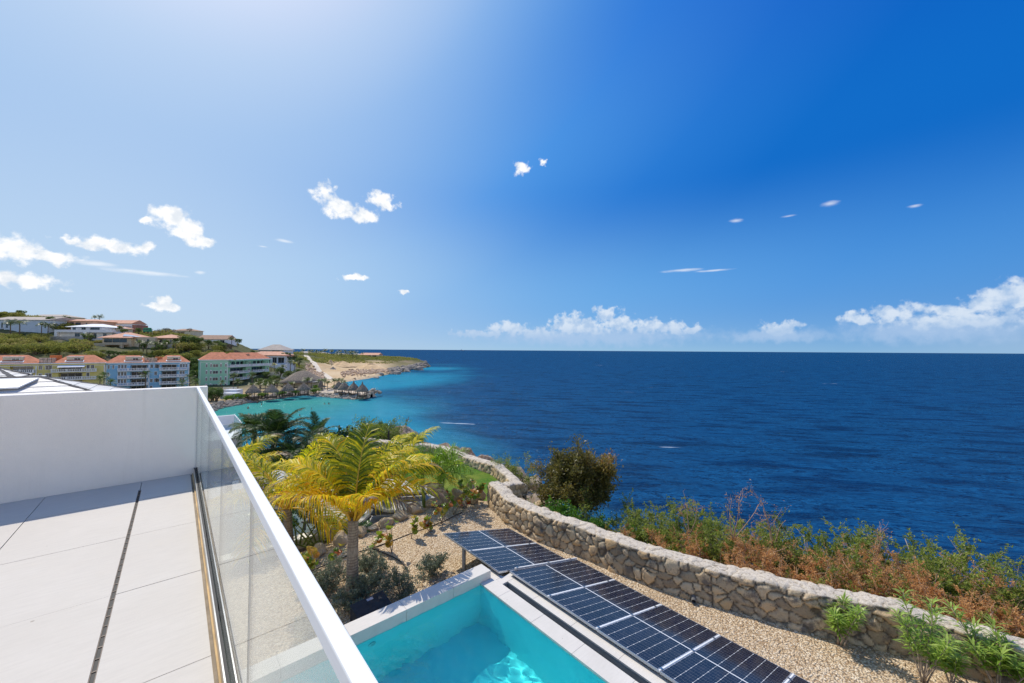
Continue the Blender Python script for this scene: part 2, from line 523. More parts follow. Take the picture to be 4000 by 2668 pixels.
# ---- sea
def make_sea():
    azs = np.radians(np.concatenate([np.linspace(-80, -28, 30), np.linspace(-27, 30, 150), np.linspace(31, 125, 95)]))
    rs = np.concatenate([np.geomspace(14, 420, 170), np.geomspace(430, 70000, 46)])
    R_, A_ = np.meshgrid(rs, azs, indexing='ij')
    X = R_ * np.sin(A_); Y = R_ * np.cos(A_)
    V = np.stack([X, Y, np.full_like(X, SEA)], -1)
    XY = np.stack([X, Y], -1)
    P3 = np.stack([X, Y, X * 0], -1)
    sh = np.zeros_like(X); gr = np.zeros_like(X)
    wob = (fbm(P3, 0.03, 4) - .5)
    for px, py, r, k in [(900, 1620, 34, .9), (1060, 1600, 34, .9), (1250, 1590, 30, .85), (1120, 1680, 22, .9), (1350, 1620, 24, .75), (1500, 1590, 24, .28), (1340, 1690, 16, .7),
                         (1400, 1500, 34, .8), (1500, 1500, 40, .75), (1580, 1470, 45, .8), (1680, 1440, 46, .8), (1740, 1425, 40, .35), (1570, 1540, 22, .15), (1600, 1690, 14, .55), (1500, 1670, 15, .5), (1780, 1760, 11, .5), (1900, 1830, 8, .4), (2150, 1990, 7, .45), (1450, 1720, 12, .6)]:
        c = P(px, py, SEA)
        q = np.hypot(X - c[0], Y - c[1]) / r
        sh = 1 - (1 - sh) * (1 - k * np.exp(-(q * (1 + .9 * wob)) ** 2))
    for px, py, r, k in [(860, 1610, 26, .9), (950, 1600, 24, .8), (1100, 1575, 22, .85), (1230, 1570, 14, .5), (1000, 1640, 20, .5)]:
        c = P(px, py, SEA)
        gr = 1 - (1 - gr) * (1 - k * np.exp(-(np.hypot(X - c[0], Y - c[1]) / r) ** 2))
    dc = sdist(XY, CLIFF)
    sh = 1 - (1 - sh) * (1 - .4 * np.exp(-np.maximum(dc - 4, 0) / 9.0))
    sh = np.clip(sh + wob * .25 * (sh > .05), 0, 1)
    foam = np.exp(-np.maximum(dc - 3.2, 0) / 1.3)
    mb = MB(); mb.grid(V[:, ::-1], 0, sh[:, ::-1])
    o = mb.build('sea', [M_SEA])
    for nme, arr in (('green', gr), ('foam', foam)):
        at = o.data.attributes.new(nme, 'FLOAT', 'POINT')
        at.data.foreach_set('value', arr[:, ::-1].astype(np.float32).ravel())
    struct(o)


def sea_material():
    m, T, out = newmat('sea_water')
    v = objc(T)
    # swell runs towards the coast: crests lie across the view
    rotn = nd(T, 'ShaderNodeVectorRotate', rotation_type='Z_AXIS', inp={'Vector': v, 'Angle': TH + math.radians(9)})
    w = vmth(T, 'MULTIPLY', rotn.outputs[0], (0.30, 1.0, 1.0))
    wob = nd(T, 'ShaderNodeTexNoise', inp={'Vector': v, 'Scale': .05, 'Detail': 2.0}).outputs['Color']
    w = vmth(T, 'ADD', w, vmth(T, 'MULTIPLY', vmth(T, 'SUBTRACT', wob, (.5, .5, .5)), (4.0, 4.0, 0.0)))
    n0 = noise(T, w, 0.028, 3.0, .5)
    n1 = noise(T, w, 0.22, 4.0, .6)
    n2 = noise(T, w, 1.1, 5.0, .65)
    n3 = noise(T, v, 3.6, 3.0, .6)
    # sharp-crested ridges
    def ridge(n, k):
        r = mth(T, 'SUBTRACT', 1.0, mth(T, 'ABSOLUTE', mth(T, 'MULTIPLY', mth(T, 'SUBTRACT', n, .5), k)))
        return r
    h = mth(T, 'MULTIPLY', n0, 1.6)
    h = mth(T, 'ADD', h, mth(T, 'MULTIPLY', ridge(n1, 3.0), .40))
    h = mth(T, 'ADD', h, mth(T, 'MULTIPLY', ridge(n2, 3.0), .20))
    h = mth(T, 'ADD', h, mth(T, 'MULTIPLY', n3, .05))
    bn = nd(T, 'ShaderNodeBump', inp={'Height': h, 'Strength': 1.0, 'Distance': SEAP['bump']})
    sh = nd(T, 'ShaderNodeAttribute', attribute_name='var').outputs['Fac']
    gr = nd(T, 'ShaderNodeAttribute', attribute_name='green').outputs['Fac']
    fo = nd(T, 'ShaderNodeAttribute', attribute_name='foam').outputs['Fac']
    patch = mth(T, 'ADD', mth(T, 'MULTIPLY', noise(T, v, 0.02, 5.0, .6), .5), mth(T, 'MULTIPLY', noise(T, vmth(T, 'MULTIPLY', w, (.35, 1.3, 1.0)), 0.07, 4.0, .6), .5))
    deep = mixc(T, sstep(T, patch, .34, .64), SEAP['deep0'], SEAP['deep1'])
    # wave faces: light in the thin crests painted as brighter colour, troughs left dark
    n4 = noise(T, w, 3.0, 4.0, .6)
    cr = mth(T, 'MAXIMUM', sstep(T, ridge(n2, 5.0), .62, 1.0), mth(T, 'MULTIPLY', sstep(T, ridge(n4, 5.0), .6, 1.0), .85))
    cr = mth(T, 'MULTIPLY', cr, sstep(T, n1, .33, .6, .3, 1.0))
    cr = mth(T, 'MAXIMUM', cr, mth(T, 'MULTIPLY', sstep(T, ridge(n1, 5.0), .72, 1.0), .55))
    deep = mixc(T, cr, deep, SEAP['crest'])
    reef = sstep(T, noise(T, v, 0.045, 5.0, .65), .52, .68)
    turq = mixc(T, mth(T, 'MULTIPLY', reef, .45), SEAP['turq'], SEAP['reef'])
    turq = mixc(T, gr, turq, SEAP['green'])
    turq = mixc(T, mth(T, 'MULTIPLY', mth(T, 'SUBTRACT', 1.0, cr), .45), turq, mixc(T, .6, turq, SEAP['reef']))
    c = mixc(T, sstep(T, sh, 0.05, .95), deep, turq)
    cap = nd(T, 'ShaderNodeTexNoise', inp={'Vector': vmth(T, 'MULTIPLY', w, (.5, 1.2, 1.0)), 'Scale': .11, 'Detail': 6.0, 'Roughness': .65}).outputs['Fac']
    caps = sstep(T, cap, .69, .725)
    fm = mth(T, 'MAXIMUM', mth(T, 'MULTIPLY', caps, .8), sstep(T, mth(T, 'MULTIPLY', fo, mth(T, 'ADD', noise(T, v, .9, 6.0, .7), .25)), .5, .75))
    # wave slopes hide much of the mirror at grazing angles, so the reflectance is capped
    fr = nd(T, 'ShaderNodeFresnel', inp={'IOR': 1.33, 'Normal': bn.outputs[0]})
    fac = mth(T, 'MULTIPLY', mth(T, 'MINIMUM', mth(T, 'MULTIPLY', fr.outputs[0], SEAP['spec']), SEAP['cap']), mth(T, 'SUBTRACT', 1.0, fm))
    df = nd(T, 'ShaderNodeBsdfDiffuse', inp={'Color': mixc(T, fm, c, (.75, .8, .82)), 'Normal': bn.outputs[0]})
    gl = nd(T, 'ShaderNodeBsdfGlossy', inp={'Color': (.6, .84, 1, 1), 'Roughness': SEAP['rough'], 'Normal': bn.outputs[0]})
    b = nd(T, 'ShaderNodeMixShader', inp={0: fac, 1: df.outputs[0], 2: gl.outputs[0]})
    T.links.new(b.outputs[0], out.inputs[0])
    return m


SEAP = dict(bump=1.15, rough=.06, spec=.5, cap=.085, deep0=(.0002, .006, .030), deep1=(.0006, .014, .060), crest=(.006, .082, .215), turq=(.016, .245, .37), reef=(.006, .1, .2), green=(.05, .30, .235))
M_SEA = sea_material()
make_sea()


# ---- near ground: garden plateau above the cliff
def ground_h(X, Y):
    d = sdist(np.stack([X, Y], -1), CLIFF)
    p3 = np.stack([X, Y, X * 0], -1)
    nz = fbm(p3, .35, 5)
    nz2 = fbm(p3, 1.3, 4)
    z = -4.4 + .25 * (nz - .5)
    # outside the walls the ledge is rough and sinks towards the edge
    edge = ss(d, -3.5, 0.2) * (X > 8)
    z = z - edge * (.35 + 1.1 * (nz2 - .42)) + edge * .7 * (fbm(p3, .8, 3) - .5)
    z = z - 1.2 * ss(d, -5.5, -1.0) * (Y > 23)
    fall = ss(d + (nz - .5) * 3.0, 0.0, 4.6)
    z = z - fall * 16.5
    # rock spur at the point
    return z


def make_ground():
    mats = [M_SOIL]
    xs = np.concatenate([np.linspace(-60, -4, 40), np.linspace(-3, 22, 150)])
    ys = np.concatenate([np.linspace(-30, -5, 26), np.linspace(-4.5, 48, 240), np.linspace(49, 64, 12)])
    X, Y = np.meshgrid(xs, ys, indexing='ij')
    Z = ground_h(X, Y)
    d = sdist(np.stack([X, Y], -1), CLIFF)
    a = ss(d, -4.0, -1.0)
    mb = MB(); mb.grid(np.stack([X, Y, Z], -1), 0, a)
    struct(mb.build('ground', mats))


def soil_material():
    m, T, out = newmat('cliff_soil')
    v = objc(T)
    n1 = noise(T, v, .7, 8.0, .65); n2 = noise(T, v, 5.0, 8.0, .7); n3 = noise(T, v, 28.0, 5.0, .65)
    c = mixc(T, sstep(T, n1, .38, .62), (.17, .095, .055), (.38, .295, .205))
    c = mixc(T, sstep(T, n2, .45, .7), c, (.42, .36, .30))
    c = mixc(T, sstep(T, n3, .55, .75), c, (.10, .06, .04))
    b = nd(T, 'ShaderNodeBsdfPrincipled', inp={'Base Color': c, 'Roughness': .95})
    h = mth(T, 'ADD', mth(T, 'MULTIPLY', n2, 1.0), mth(T, 'MULTIPLY', n3, .3))
    bn = nd(T, 'ShaderNodeBump', inp={'Height': h, 'Strength': 1.0, 'Distance': .12})
    T.links.new(bn.outputs[0], b.inputs['Normal'])
    T.links.new(b.outputs[0], out.inputs[0])
    return m


M_SOIL = soil_material()
make_ground()


# ---- lawn, gravel bed
def lawn_material():
    m, T, out = newmat('lawn_grass')
    v = objc(T)
    n1 = noise(T, v, .55, 4.0, .6); n2 = noise(T, v, 9.0, 6.0, .7); n3 = noise(T, v, 60.0, 3.0, .7)
    c = mixc(T, sstep(T, n1, .38, .64), (.06, .19, .015), (.30, .33, .05))
    c = mixc(T, sstep(T, n2, .35, .75), c, (.21, .30, .035))
    c = mixc(T, sstep(T, n3, .3, .7), mixc(T, .3, c, (.03, .07, .008)), c)
    b = nd(T, 'ShaderNodeBsdfPrincipled', inp={'Base Color': c, 'Roughness': .9, 'Specular IOR Level': .2})
    bn = nd(T, 'ShaderNodeBump', inp={'Height': n3, 'Strength': 1.0, 'Distance': .05})
    T.links.new(bn.outputs[0], b.inputs['Normal']); T.links.new(b.outputs[0], out.inputs[0])
    return m


def gravel_material():
    m, T, out = newmat('gravel')
    v = objc(T)
    vw = vmth(T, 'ADD', v, vmth(T, 'MULTIPLY', vmth(T, 'SUBTRACT', nd(T, 'ShaderNodeTexNoise', inp={'Vector': v, 'Scale': 20.0, 'Detail': 2.0}).outputs['Color'], (.5, .5, .5)), (.03, .03, .03)))
    vo = nd(T, 'ShaderNodeTexVoronoi', inp={'Vector': vw, 'Scale': 33.0, 'Randomness': 1.0})
    sp = nd(T, 'ShaderNodeSeparateColor', inp={0: vo.outputs['Color']})
    r = nd(T, 'ShaderNodeValToRGB')
    r.color_ramp.elements[0].position = 0.0; r.color_ramp.elements[0].color = (.36, .23, .125, 1)
    r.color_ramp.elements[1].position = 1.0; r.color_ramp.elements[1].color = (.86, .73, .55, 1)
    e = r.color_ramp.elements.new(.35); e.color = (.60, .45, .285, 1)
    e = r.color_ramp.elements.new(.7); e.color = (.73, .58, .40, 1)
    T.links.new(sp.outputs[0], r.inputs[0])
    gap = sstep(T, vo.outputs['Distance'], .35, .75)
    big = noise(T, v, 1.1, 5.0, .6)
    c = mixc(T, mth(T, 'MULTIPLY', gap, .55), r.outputs[0], (.27, .18, .105))
    c = mixc(T, sstep(T, big, .4, .75, 0.0, .35), c, (.44, .30, .17))
    b = nd(T, 'ShaderNodeBsdfPrincipled', inp={'Base Color': c, 'Roughness': .9, 'Specular IOR Level': .25})
    h = mth(T, 'SUBTRACT', 1.0, mth(T, 'POWER', vo.outputs['Distance'], 2.0))
    bn = nd(T, 'ShaderNodeBump', inp={'Height': h, 'Strength': 1.0, 'Distance': .03})
    T.links.new(bn.outputs[0], b.inputs['Normal']); T.links.new(b.outputs[0], out.inputs[0])
    return m


M_LAWN = lawn_material(); M_GRAVEL = gravel_material()


def make_flat(name, outline, z, mat, amp=.03, step=.25, depth=.9, sc=.8):
    """ground sheet inside an outline, gently uneven, with a skirt going down"""
    o = np.asarray(outline, float)
    x0, y0 = o.min(0); x1, y1 = o.max(0)
    pts = []
    for (ax, ay), (bx, by) in zip(o, np.roll(o, -1, 0)):
        n = max(1, int(math.hypot(bx - ax, by - ay) / step))
        for k in range(n): pts.append((ax + (bx - ax) * k / n, ay + (by - ay) * k / n))
    import bmesh
    bm = bmesh.new()
    ring = [bm.verts.new((x, y, z)) for x, y in pts]
    bm.faces.new(ring)
    gx = np.arange(x0 + step, x1, step); gy = np.arange(y0 + step, y1, step)
    for g in gx:
        bmesh.ops.bisect_plane(bm, geom=bm.verts[:] + bm.edges[:] + bm.faces[:], plane_co=(g, 0, 0), plane_no=(1, 0, 0))
    for g in gy:
        bmesh.ops.bisect_plane(bm, geom=bm.verts[:] + bm.edges[:] + bm.faces[:], plane_co=(0, g, 0), plane_no=(0, 1, 0))
    co = np.array([v.co[:] for v in bm.verts])
    nz = fbm(co, sc, 4) - .5
    for v, k in zip(bm.verts, nz): v.co.z += amp * 2 * k
    be = [e for e in bm.edges if len(e.link_faces) == 1]
    r = bmesh.ops.extrude_edge_only(bm, edges=be)
    for v in [g for g in r['geom'] if isinstance(g, bmesh.types.BMVert)]: v.co.z -= depth
    bmesh.ops.recalc_face_normals(bm, faces=bm.faces[:])
    me = bpy.data.meshes.new(name); bm.to_mesh(me); bm.free(); me.materials.append(mat)
    for p_ in me.polygons: p_.use_smooth = True
    ob = bpy.data.objects.new(name, me); COL.objects.link(ob)
    return struct(ob)


make_flat('gravel_bed', [(5.12, -4), (10.6, -4), (9.9, -1), (9.65, .5), (9.4, 1.4), (8.95, 2.4), (8.3, 3.6), (8.0, 4.9), (7.85, 6.0), (7.7, 7.4), (7.75, 8.8), (8.05, 10.4), (7.7, 11.0), (5.4, 11.5), (3.6, 11.0), (2.2, 10.8), (.45, 10.6), (.3, 6.39), (4.9, 6.39), (5.12, 5.95)], GRV, M_GRAVEL, .025, .3, .95)
make_flat('lawn', [(7.9, 10.6), (9.7, 10.75), (10.7, 12.9), (10.6, 16), (10.45, 18.9), (9.2, 19.6), (8.5, 21.8), (6.6, 25.2), (2.5, 24.6), (4.5, 19.0), (7.6, 17.0), (8.0, 14.0), (7.75, 11.6)], LAWN, M_LAWN, .04, .5, .5)


# ================================================================ dry stone walls
def stone_material():
    m, T, out = newmat('rubble_stone')
    v = objc(T)
    a = nd(T, 'ShaderNodeAttribute', attribute_name='var').outputs['Fac']
    g = nd(T, 'ShaderNodeAttribute', attribute_name='gap').outputs['Fac']
    tp = nd(T, 'ShaderNodeAttribute', attribute_name='cap').outputs['Fac']
    r = nd(T, 'ShaderNodeValToRGB')
    r.color_ramp.elements[0].position = 0.0; r.color_ramp.elements[0].color = (.36, .275, .18, 1)
    r.color_ramp.elements[1].position = 1.0; r.color_ramp.elements[1].color = (.76, .58, .375, 1)
    for p_, c_ in ((.3, (.57, .45, .30)), (.55, (.68, .53, .345)), (.8, (.60, .41, .22))):
        e = r.color_ramp.elements.new(p_); e.color = c_ + (1,)
    T.links.new(a, r.inputs[0])
    n1 = noise(T, v, 4.0, 8.0, .65); n2 = noise(T, v, 24.0, 6.0, .7)
    c = mixc(T, sstep(T, n1, .47, .66), r.outputs[0], (.21, .175, .14))
    pits = sstep(T, nd(T, 'ShaderNodeTexVoronoi', inp={'Vector': v, 'Scale': 55.0}).outputs['Distance'], .1, .32)
    c = mixc(T, mth(T, 'MULTIPLY', mth(T, 'SUBTRACT', 1.0, pits), sstep(T, n1, .4, .6, .1, .6)), c, (.10, .08, .065))
    c = mixc(T, tp, c, mixc(T, sstep(T, n2, .3, .7), (.50, .43, .34), (.68, .60, .50)))
    c = mixc(T, g, c, mixc(T, tp, (.16, .13, .095), (.30, .25, .19)))
    b = nd(T, 'ShaderNodeBsdfPrincipled', inp={'Base Color': c, 'Roughness': .92, 'Specular IOR Level': .25})
    h = mth(T, 'ADD', mth(T, 'MULTIPLY', n2, .8), mth(T, 'MULTIPLY', pits, .3))
    bn = nd(T, 'ShaderNodeBump', inp={'Height': h, 'Strength': .8, 'Distance': .03})
    T.links.new(bn.outputs[0], b.inputs['Normal']); T.links.new(b.outputs[0], out.inputs[0])
    return m


M_STONE = stone_material()


def stone_wall(name, label, path, zb, hh, thick, seed, ds=.03, cell=(.25, .18), capcell=(.22, .13), bulge=.06, group=None, ends=True):
    """rubble wall along a path: its front lies to the right-hand side's opposite (left of travel)"""
    rng = np.random.default_rng(seed)
    path = np.asarray(path, float)
    seg = np.hypot(*np.diff(path, axis=0).T); S = np.r_[0, np.cumsum(seg)]
    n = int(S[-1] / ds); s = np.linspace(0, S[-1], n)
    cx = np.interp(s, S, path[:, 0]); cy = np.interp(s, S, path[:, 1])
    k = 9; ker = np.ones(k) / k
    if n > 3 * k:
        cx = np.convolve(np.pad(cx, k // 2, 'edge'), ker, 'valid'); cy = np.convolve(np.pad(cy, k // 2, 'edge'), ker, 'valid')
    tx = np.gradient(cx); ty = np.gradient(cy); L = np.hypot(tx, ty); tx /= L; ty /= L
    nx, ny = ty, -tx                                # to the right of travel = front
    zb = np.interp(s, np.linspace(0, S[-1], len(np.atleast_1d(zb))), np.atleast_1d(zb)) if np.ndim(zb) else np.full(n, zb)
    hv = np.interp(s, np.linspace(0, S[-1], len(np.atleast_1d(hh))), np.atleast_1d(hh)) if np.ndim(hh) else np.full(n, hh)
    hv = hv + .07 * (vnoise(np.stack([s, s * 0, s * 0 + seed], -1), 1.1) - .5) + .05 * (vnoise(np.stack([s, s * 0 + 3, s * 0 + seed], -1), 4.0) - .5)
    H0 = float(np.mean(hv)) + .12
    T_ = H0 + thick + H0
    nt = int(T_ / ds); t = np.linspace(0, T_, nt)
    Sg, Tg = np.meshgrid(s, t, indexing='ij')
    cap = (Tg > H0 - .02) & (Tg < H0 + thick + .02)
    # Voronoi stones in (s, t): two lattices, coarse on the faces, flat stones on the top
    def vor(cs, ct, sd_):
        r2 = np.random.default_rng(sd_)
        ni, nj = int(S[-1] / cs) + 8, int(T_ / ct) + 8
        JX = r2.random((ni, nj)) * .9; JY = r2.random((ni, nj)) * .9; RR = r2.random((ni, nj)); WW = (r2.random((ni, nj)) - .35) * .55 * ct
        p3_ = np.stack([Sg, Tg, Sg * 0 + sd_ % 17], -1)
        u = (Sg + .13 * (fbm(p3_, 5.0, 3) - .5)) / cs + 3; w = (Tg + .13 * (fbm(p3_ + 7.7, 5.0, 3) - .5)) / ct + 3
        i0 = np.floor(u).astype(int); j0 = np.floor(w).astype(int)
        f1 = np.full(Sg.shape, 9.0); f2 = np.full(Sg.shape, 9.0); idr = np.zeros(Sg.shape)
        for di in (-2, -1, 0, 1, 2):
            for dj in (-2, -1, 0, 1, 2):
                ii = np.clip(i0 + di, 0, ni - 1); jj = np.clip(j0 + dj, 0, nj - 1)
                d_ = np.hypot((ii + JX[ii, jj] + .5 * (jj % 2) - u) * cs, (jj + JY[ii, jj] - w) * ct * 1.25) - WW[ii, jj]
                m_ = d_ < f1
                f2 = np.where(m_, f1, np.minimum(f2, d_)); idr = np.where(m_, RR[ii, jj], idr); f1 = np.where(m_, d_, f1)
        return f2 - f1, idr
    e1, r1 = vor(cell[0], cell[1], seed * 7 + 1)
    e2, r2_ = vor(capcell[0], capcell[1], seed * 7 + 2)
    e = np.where(cap, e2, e1); rr = np.where(cap, r2_, r1)
    dome = .75 * ss(e, 0.0, .035) + .25 * ss(e, 0.0, .12)
    disp = np.where(cap, .004 + .030 * rr, bulge * (.45 + .8 * rr)) * dome + .030 * (fbm(np.stack([Sg, Tg, Sg * 0 + seed], -1), 7, 4) - .3)
    gap = 1 - ss(e, .004, np.where(cap, .016, .026))
    # profile
    z = np.where(Tg < H0, zb[:, None] - .12 + Tg / H0 * (hv[:, None] + .12), np.where(Tg < H0 + thick, zb[:, None] + hv[:, None], zb[:, None] - .12 + (T_ - Tg) / H0 * (hv[:, None] + .12)))
    off = np.where(Tg < H0, thick / 2 + .04 * (1 - Tg / H0), np.where(Tg < H0 + thick, thick / 2 - (Tg - H0), -thick / 2))
    # outward normal blends over the rounded shoulders
    ang = np.where(Tg < H0, ss(Tg, H0 - .05, H0) * .5, np.where(Tg < H0 + thick, .5 + .5 * ss(Tg, H0, H0 + .04) + .5 * ss(Tg, H0 + thick - .08, H0 + thick), 1.5 + .5 * ss(Tg, H0 + thick, H0 + thick + .1))) * PI / 2
    no, nzv = np.cos(ang), np.sin(ang)
    rnd = .018 * (np.exp(-((Tg - H0) / .05) ** 2) + np.exp(-((Tg - H0 - thick) / .05) ** 2))
    oo = off + no * (disp - rnd); zz = z + nzv * (disp - rnd)
    V = np.stack([cx[:, None] + nx[:, None] * oo, cy[:, None] + ny[:, None] * oo, zz], -1)
    mb = MB(); mb.grid(V, 0, rr)
    capa = np.where(cap, 1.0, 0.0)
    extra_gap, extra_cap = [gap.ravel()], [capa.ravel()]
    if ends:
        for idx, sg in ((0, -1), (n - 1, 1)):
            ring = V[idx]; c0 = ring.mean(0)
            m_ = 7
            R = np.stack([ring + (c0 - ring) * f for f in np.linspace(0, 1, m_)], 0)
            d3 = np.array([tx[idx], ty[idx], 0]) * sg
            R = R + d3 * (.10 * fbm(R, 5.0, 3)[..., None] * np.linspace(0, 1, m_)[:, None, None])
            if sg > 0: R = R[:, ::-1]
            vv = vnoise(R, 5.0)
            mb.grid(R[::1], 0, vv)
            extra_gap.append((1 - ss(abs(vv - .5), 0, .08)).ravel() * .7); extra_cap.append(np.zeros(R.shape[0] * R.shape[1]))
    o = mb.build(name, [M_STONE])
    for nme, arr in (('gap', np.concatenate(extra_gap)), ('cap', np.concatenate(extra_cap))):
        at = o.data.attributes.new(nme, 'FLOAT', 'POINT'); at.data.foreach_set('value', arr.astype(np.float32))
    return tag(o, label, 'wall', group)


# front faces the house: travel so that the right-hand side looks to -x  (from near to far keeps the garden on the left, so go far -> near)
MAINW = [(8.15, 10.25), (7.98, 9.8), (7.65, 8.8), (7.64, 7.5), (7.86, 6.3), (7.95, 5.2), (8.1, 4.4), (8.64, 2.85), (8.93, 2.1), (9.25, 1.5), (9.55, .8), (9.85, -.4), (10.6, -3.2)]
stone_wall('stone_wall', 'long curved rubble stone wall beside the gravel bed and solar panels', MAINW, GRV, .68, .36, 5, ds=.024)
stone_wall('stone_wall', 'short stone wall return joining the gravel wall to the lawn wall', [(9.75, 10.55), (9.0, 10.42), (8.36, 10.35)], GRV, [.25, .5], .36, 8, ds=.03)
stone_wall('stone_wall', 'low grey stone wall curving round the seaward edge of the lawn', [(9.5, 19.4), (10.35, 19.0), (10.62, 18.0), (10.72, 16), (10.85, 13.4), (10.5, 12.3), (9.85, 10.75)][::1], LAWN - .05, [.46, .46, .46], .36, 11, ds=.045, cell=(.24, .17), capcell=(.26, .15))
stone_wall('stone_wall', 'distant stone wall at the far end of the lawn in front of the black fence', [(6.5, 25.0), (7.77, 22.9), (8.55, 21.4), (9.3, 19.75)], LAWN - .05, .5, .36, 13, ds=.06, cell=(.24, .17), capcell=(.26, .15))
# ================================================================ roof terrace of the villa
def render_material():
    m, T, out = newmat('white_render')
    v = objc(T)
    n1 = noise(T, v, .8, 6.0, .6); dr = noise(T, vmth(T, 'MULTIPLY', v, (5.0, 5.0, .35)), 1.6, 6.0, .65); n3 = noise(T, v, 120.0, 4.0, .6)
    c = mixc(T, sstep(T, n1, .3, .7), (.80, .755, .695), (.86, .815, .755))
    c = mixc(T, sstep(T, dr, .52, .8, 0, .16), c, (.50, .46, .40))
    b = nd(T, 'ShaderNodeBsdfPrincipled', inp={'Base Color': c, 'Roughness': .8, 'Specular IOR Level': .2})
    bn = nd(T, 'ShaderNodeBump', inp={'Height': mth(T, 'ADD', n3, mth(T, 'MULTIPLY', noise(T, v, 9.0, 4.0, .6), .8)), 'Strength': .4, 'Distance': .012})
    T.links.new(bn.outputs[0], b.inputs['Normal']); T.links.new(b.outputs[0], out.inputs[0]); return m


M_WHITE = render_material()
M_PAINT = simple('white_painted_metal', (.83, .83, .82), .35, .02, 2.0, spec=.5)
M_STEEL = simple('brushed_steel', (.55, .55, .55), .3, .1, 8.0, metal=1.0)
M_DARK = simple('black_rubber', (.018, .019, .022), .6, .2, 6.0)
M_ALU = simple('aluminium_frame', (.62, .63, .65), .38, .05, 5.0, metal=.85)


def tile_material(name, c0, c1, stain=(.60, .52, .42)):
    m, T, out = newmat(name)
    v = objc(T)
    n1 = noise(T, v, 1.3, 7.0, .6); n2 = noise(T, vmth(T, 'MULTIPLY', v, (1.0, 6.0, 1.0)), 7.0, 6.0, .65); n3 = noise(T, v, 90.0, 4.0, .6)
    c = mixc(T, sstep(T, n1, .3, .7), c0, c1)
    c = mixc(T, sstep(T, n2, .35, .75, 0, .4), c, tuple(x * .86 for x in c0))
    c = mixc(T, sstep(T, n3, .62, .8, 0, .25), c, tuple(x * .8 for x in c0))
    c = mixc(T, sstep(T, noise(T, v, .9, 8.0, .7), .52, .8, 0, .5), c, stain)
    spec_ = nd(T, 'ShaderNodeTexVoronoi', inp={'Vector': v, 'Scale': 2.6}).outputs['Distance']
    c = mixc(T, sstep(T, spec_, .018, .026, .6, 0.0), c, (.2, .16, .12))
    b = nd(T, 'ShaderNodeBsdfPrincipled', inp={'Base Color': c, 'Roughness': mth(T, 'ADD', .5, mth(T, 'MULTIPLY', n1, .2)), 'Specular IOR Level': .3})
    bn = nd(T, 'ShaderNodeBump', inp={'Height': n3, 'Strength': .25, 'Distance': .004})
    T.links.new(bn.outputs[0], b.inputs['Normal']); T.links.new(b.outputs[0], out.inputs[0])
    return m


M_TILE = tile_material('terrace_tile', (.55, .505, .445), (.59, .545, .485))
M_COPING = tile_material('coping_tile', (.62, .585, .535), (.69, .65, .60), (.52, .47, .41))
M_GROUT = simple('grout', (.30, .245, .18), .9, .2, 8.0)

mb = MB(); mb.box((-7.0, -4.0, -.25), (.20, 6.42, -.012)); tb = mb
o = mb.build('terrace_slab', [M_GROUT]); struct(o)
mb = MB()
xs = [-6.98, -6.34, -5.58, -4.82, -4.06, -3.30, -2.54, -1.78, -1.02, -.275, .172]
ys = [-3.98, -3.61, -2.58, -1.55, -.52, .51, 1.54, 2.57, 3.60, 4.63, 5.66, 6.42]
g = .0028
for i in range(len(xs) - 1):
    for j in range(len(ys) - 1):
        x1 = xs[i + 1] - g
        if i == 8 and j < len(ys) - 2: pass
        lo_x = xs[i] + (g if xs[i] != -.275 else .0125)
        hi_x = x1 if xs[i + 1] != -.275 else -.275 - .0125
        if j == len(ys) - 2:
            # the slot drain stops short of the wall
            mb.box((lo_x, ys[j] + g, -.012), (hi_x, 6.05, RNG.normal(0, .0006)), 0)
            mb.box((xs[i] + g, 6.05, -.012), (x1, 6.418, RNG.normal(0, .0006)), 0)
        else:
            mb.box((lo_x, ys[j] + g, -.012), (hi_x, ys[j + 1] - g, RNG.normal(0, .0006)), 0)
struct(mb.build('terrace_floor', [M_TILE]))
# slot drain
t = thing('slot_drain', 'narrow dark slot drain running along the pale terrace tiles', 'drain', (-.275, 2, -.01))
mb = MB(); mb.box((-.287, -3.98, -.011), (-.263, 6.05, -.0085)); mb.build('channel', [M_DARK], t)
mb = MB()
for xx in (-.2865, -.2665): mb.box((xx, -3.98, -.0085), (xx + .003, 6.05, -.002))
for y in np.arange(-3.9, 6.0, .105):
    mb.box((-.2832, y, -.0085), (-.2668, y + .008, -.0045))
mb.build('grate', [simple('rusty_grate', (.20, .15, .115), .6, .3, 9.0)], t)
# parapet wall
mb = MB(); mb.box((-9.0, 6.424, -.3), (.325, 6.60, 1.1))
o = bevel(mb.build('parapet_wall', [M_WHITE]), .006)
tag(o, 'plain white rendered parapet wall closing the far end of the terrace', 'wall')
# villa body under the terrace
t = thing('villa', 'white villa whose roof terrace the photo is taken from', 'house', (-3, 2, -4.4))
mb = MB(); mb.box((-7.0, -4.0, -4.3), (.245, 6.60, -.302)); mb.box((-9.0, 6.424, -4.3), (-7.0, 6.60, -.302))
mb.build('wall', [M_WHITE], t)
mb = MB(); mb.box((.2025, -4.0, -.30), (.275, 6.42, -.004)); mb.build('floor_edge', [M_WHITE], t)
mb = MB(); mb.box((-9.0, -3.6, .004), (.16, -3.3, 3.1)); mb.box((-9.2, -3.7, 3.101), (.3, -2.7, 3.3)); mb.build('added_bounce_wall', [M_WHITE], t)  # added wall and eave behind the viewer, bouncing sun into the terrace shade
mb = MB(); mb.box((-7.4, -3.299, .05), (-5.0, -3.27, 2.4)); mb.build('terrace_door', [simple('terrace_door_glass', (.03, .045, .055), .08, .1, spec=.8)], t)
mb = MB()
for k in range(3):
    mb.box((.25, -2.6 + k * 2.7, -3.4), (.262, -.3 + k * 2.7, -.7))
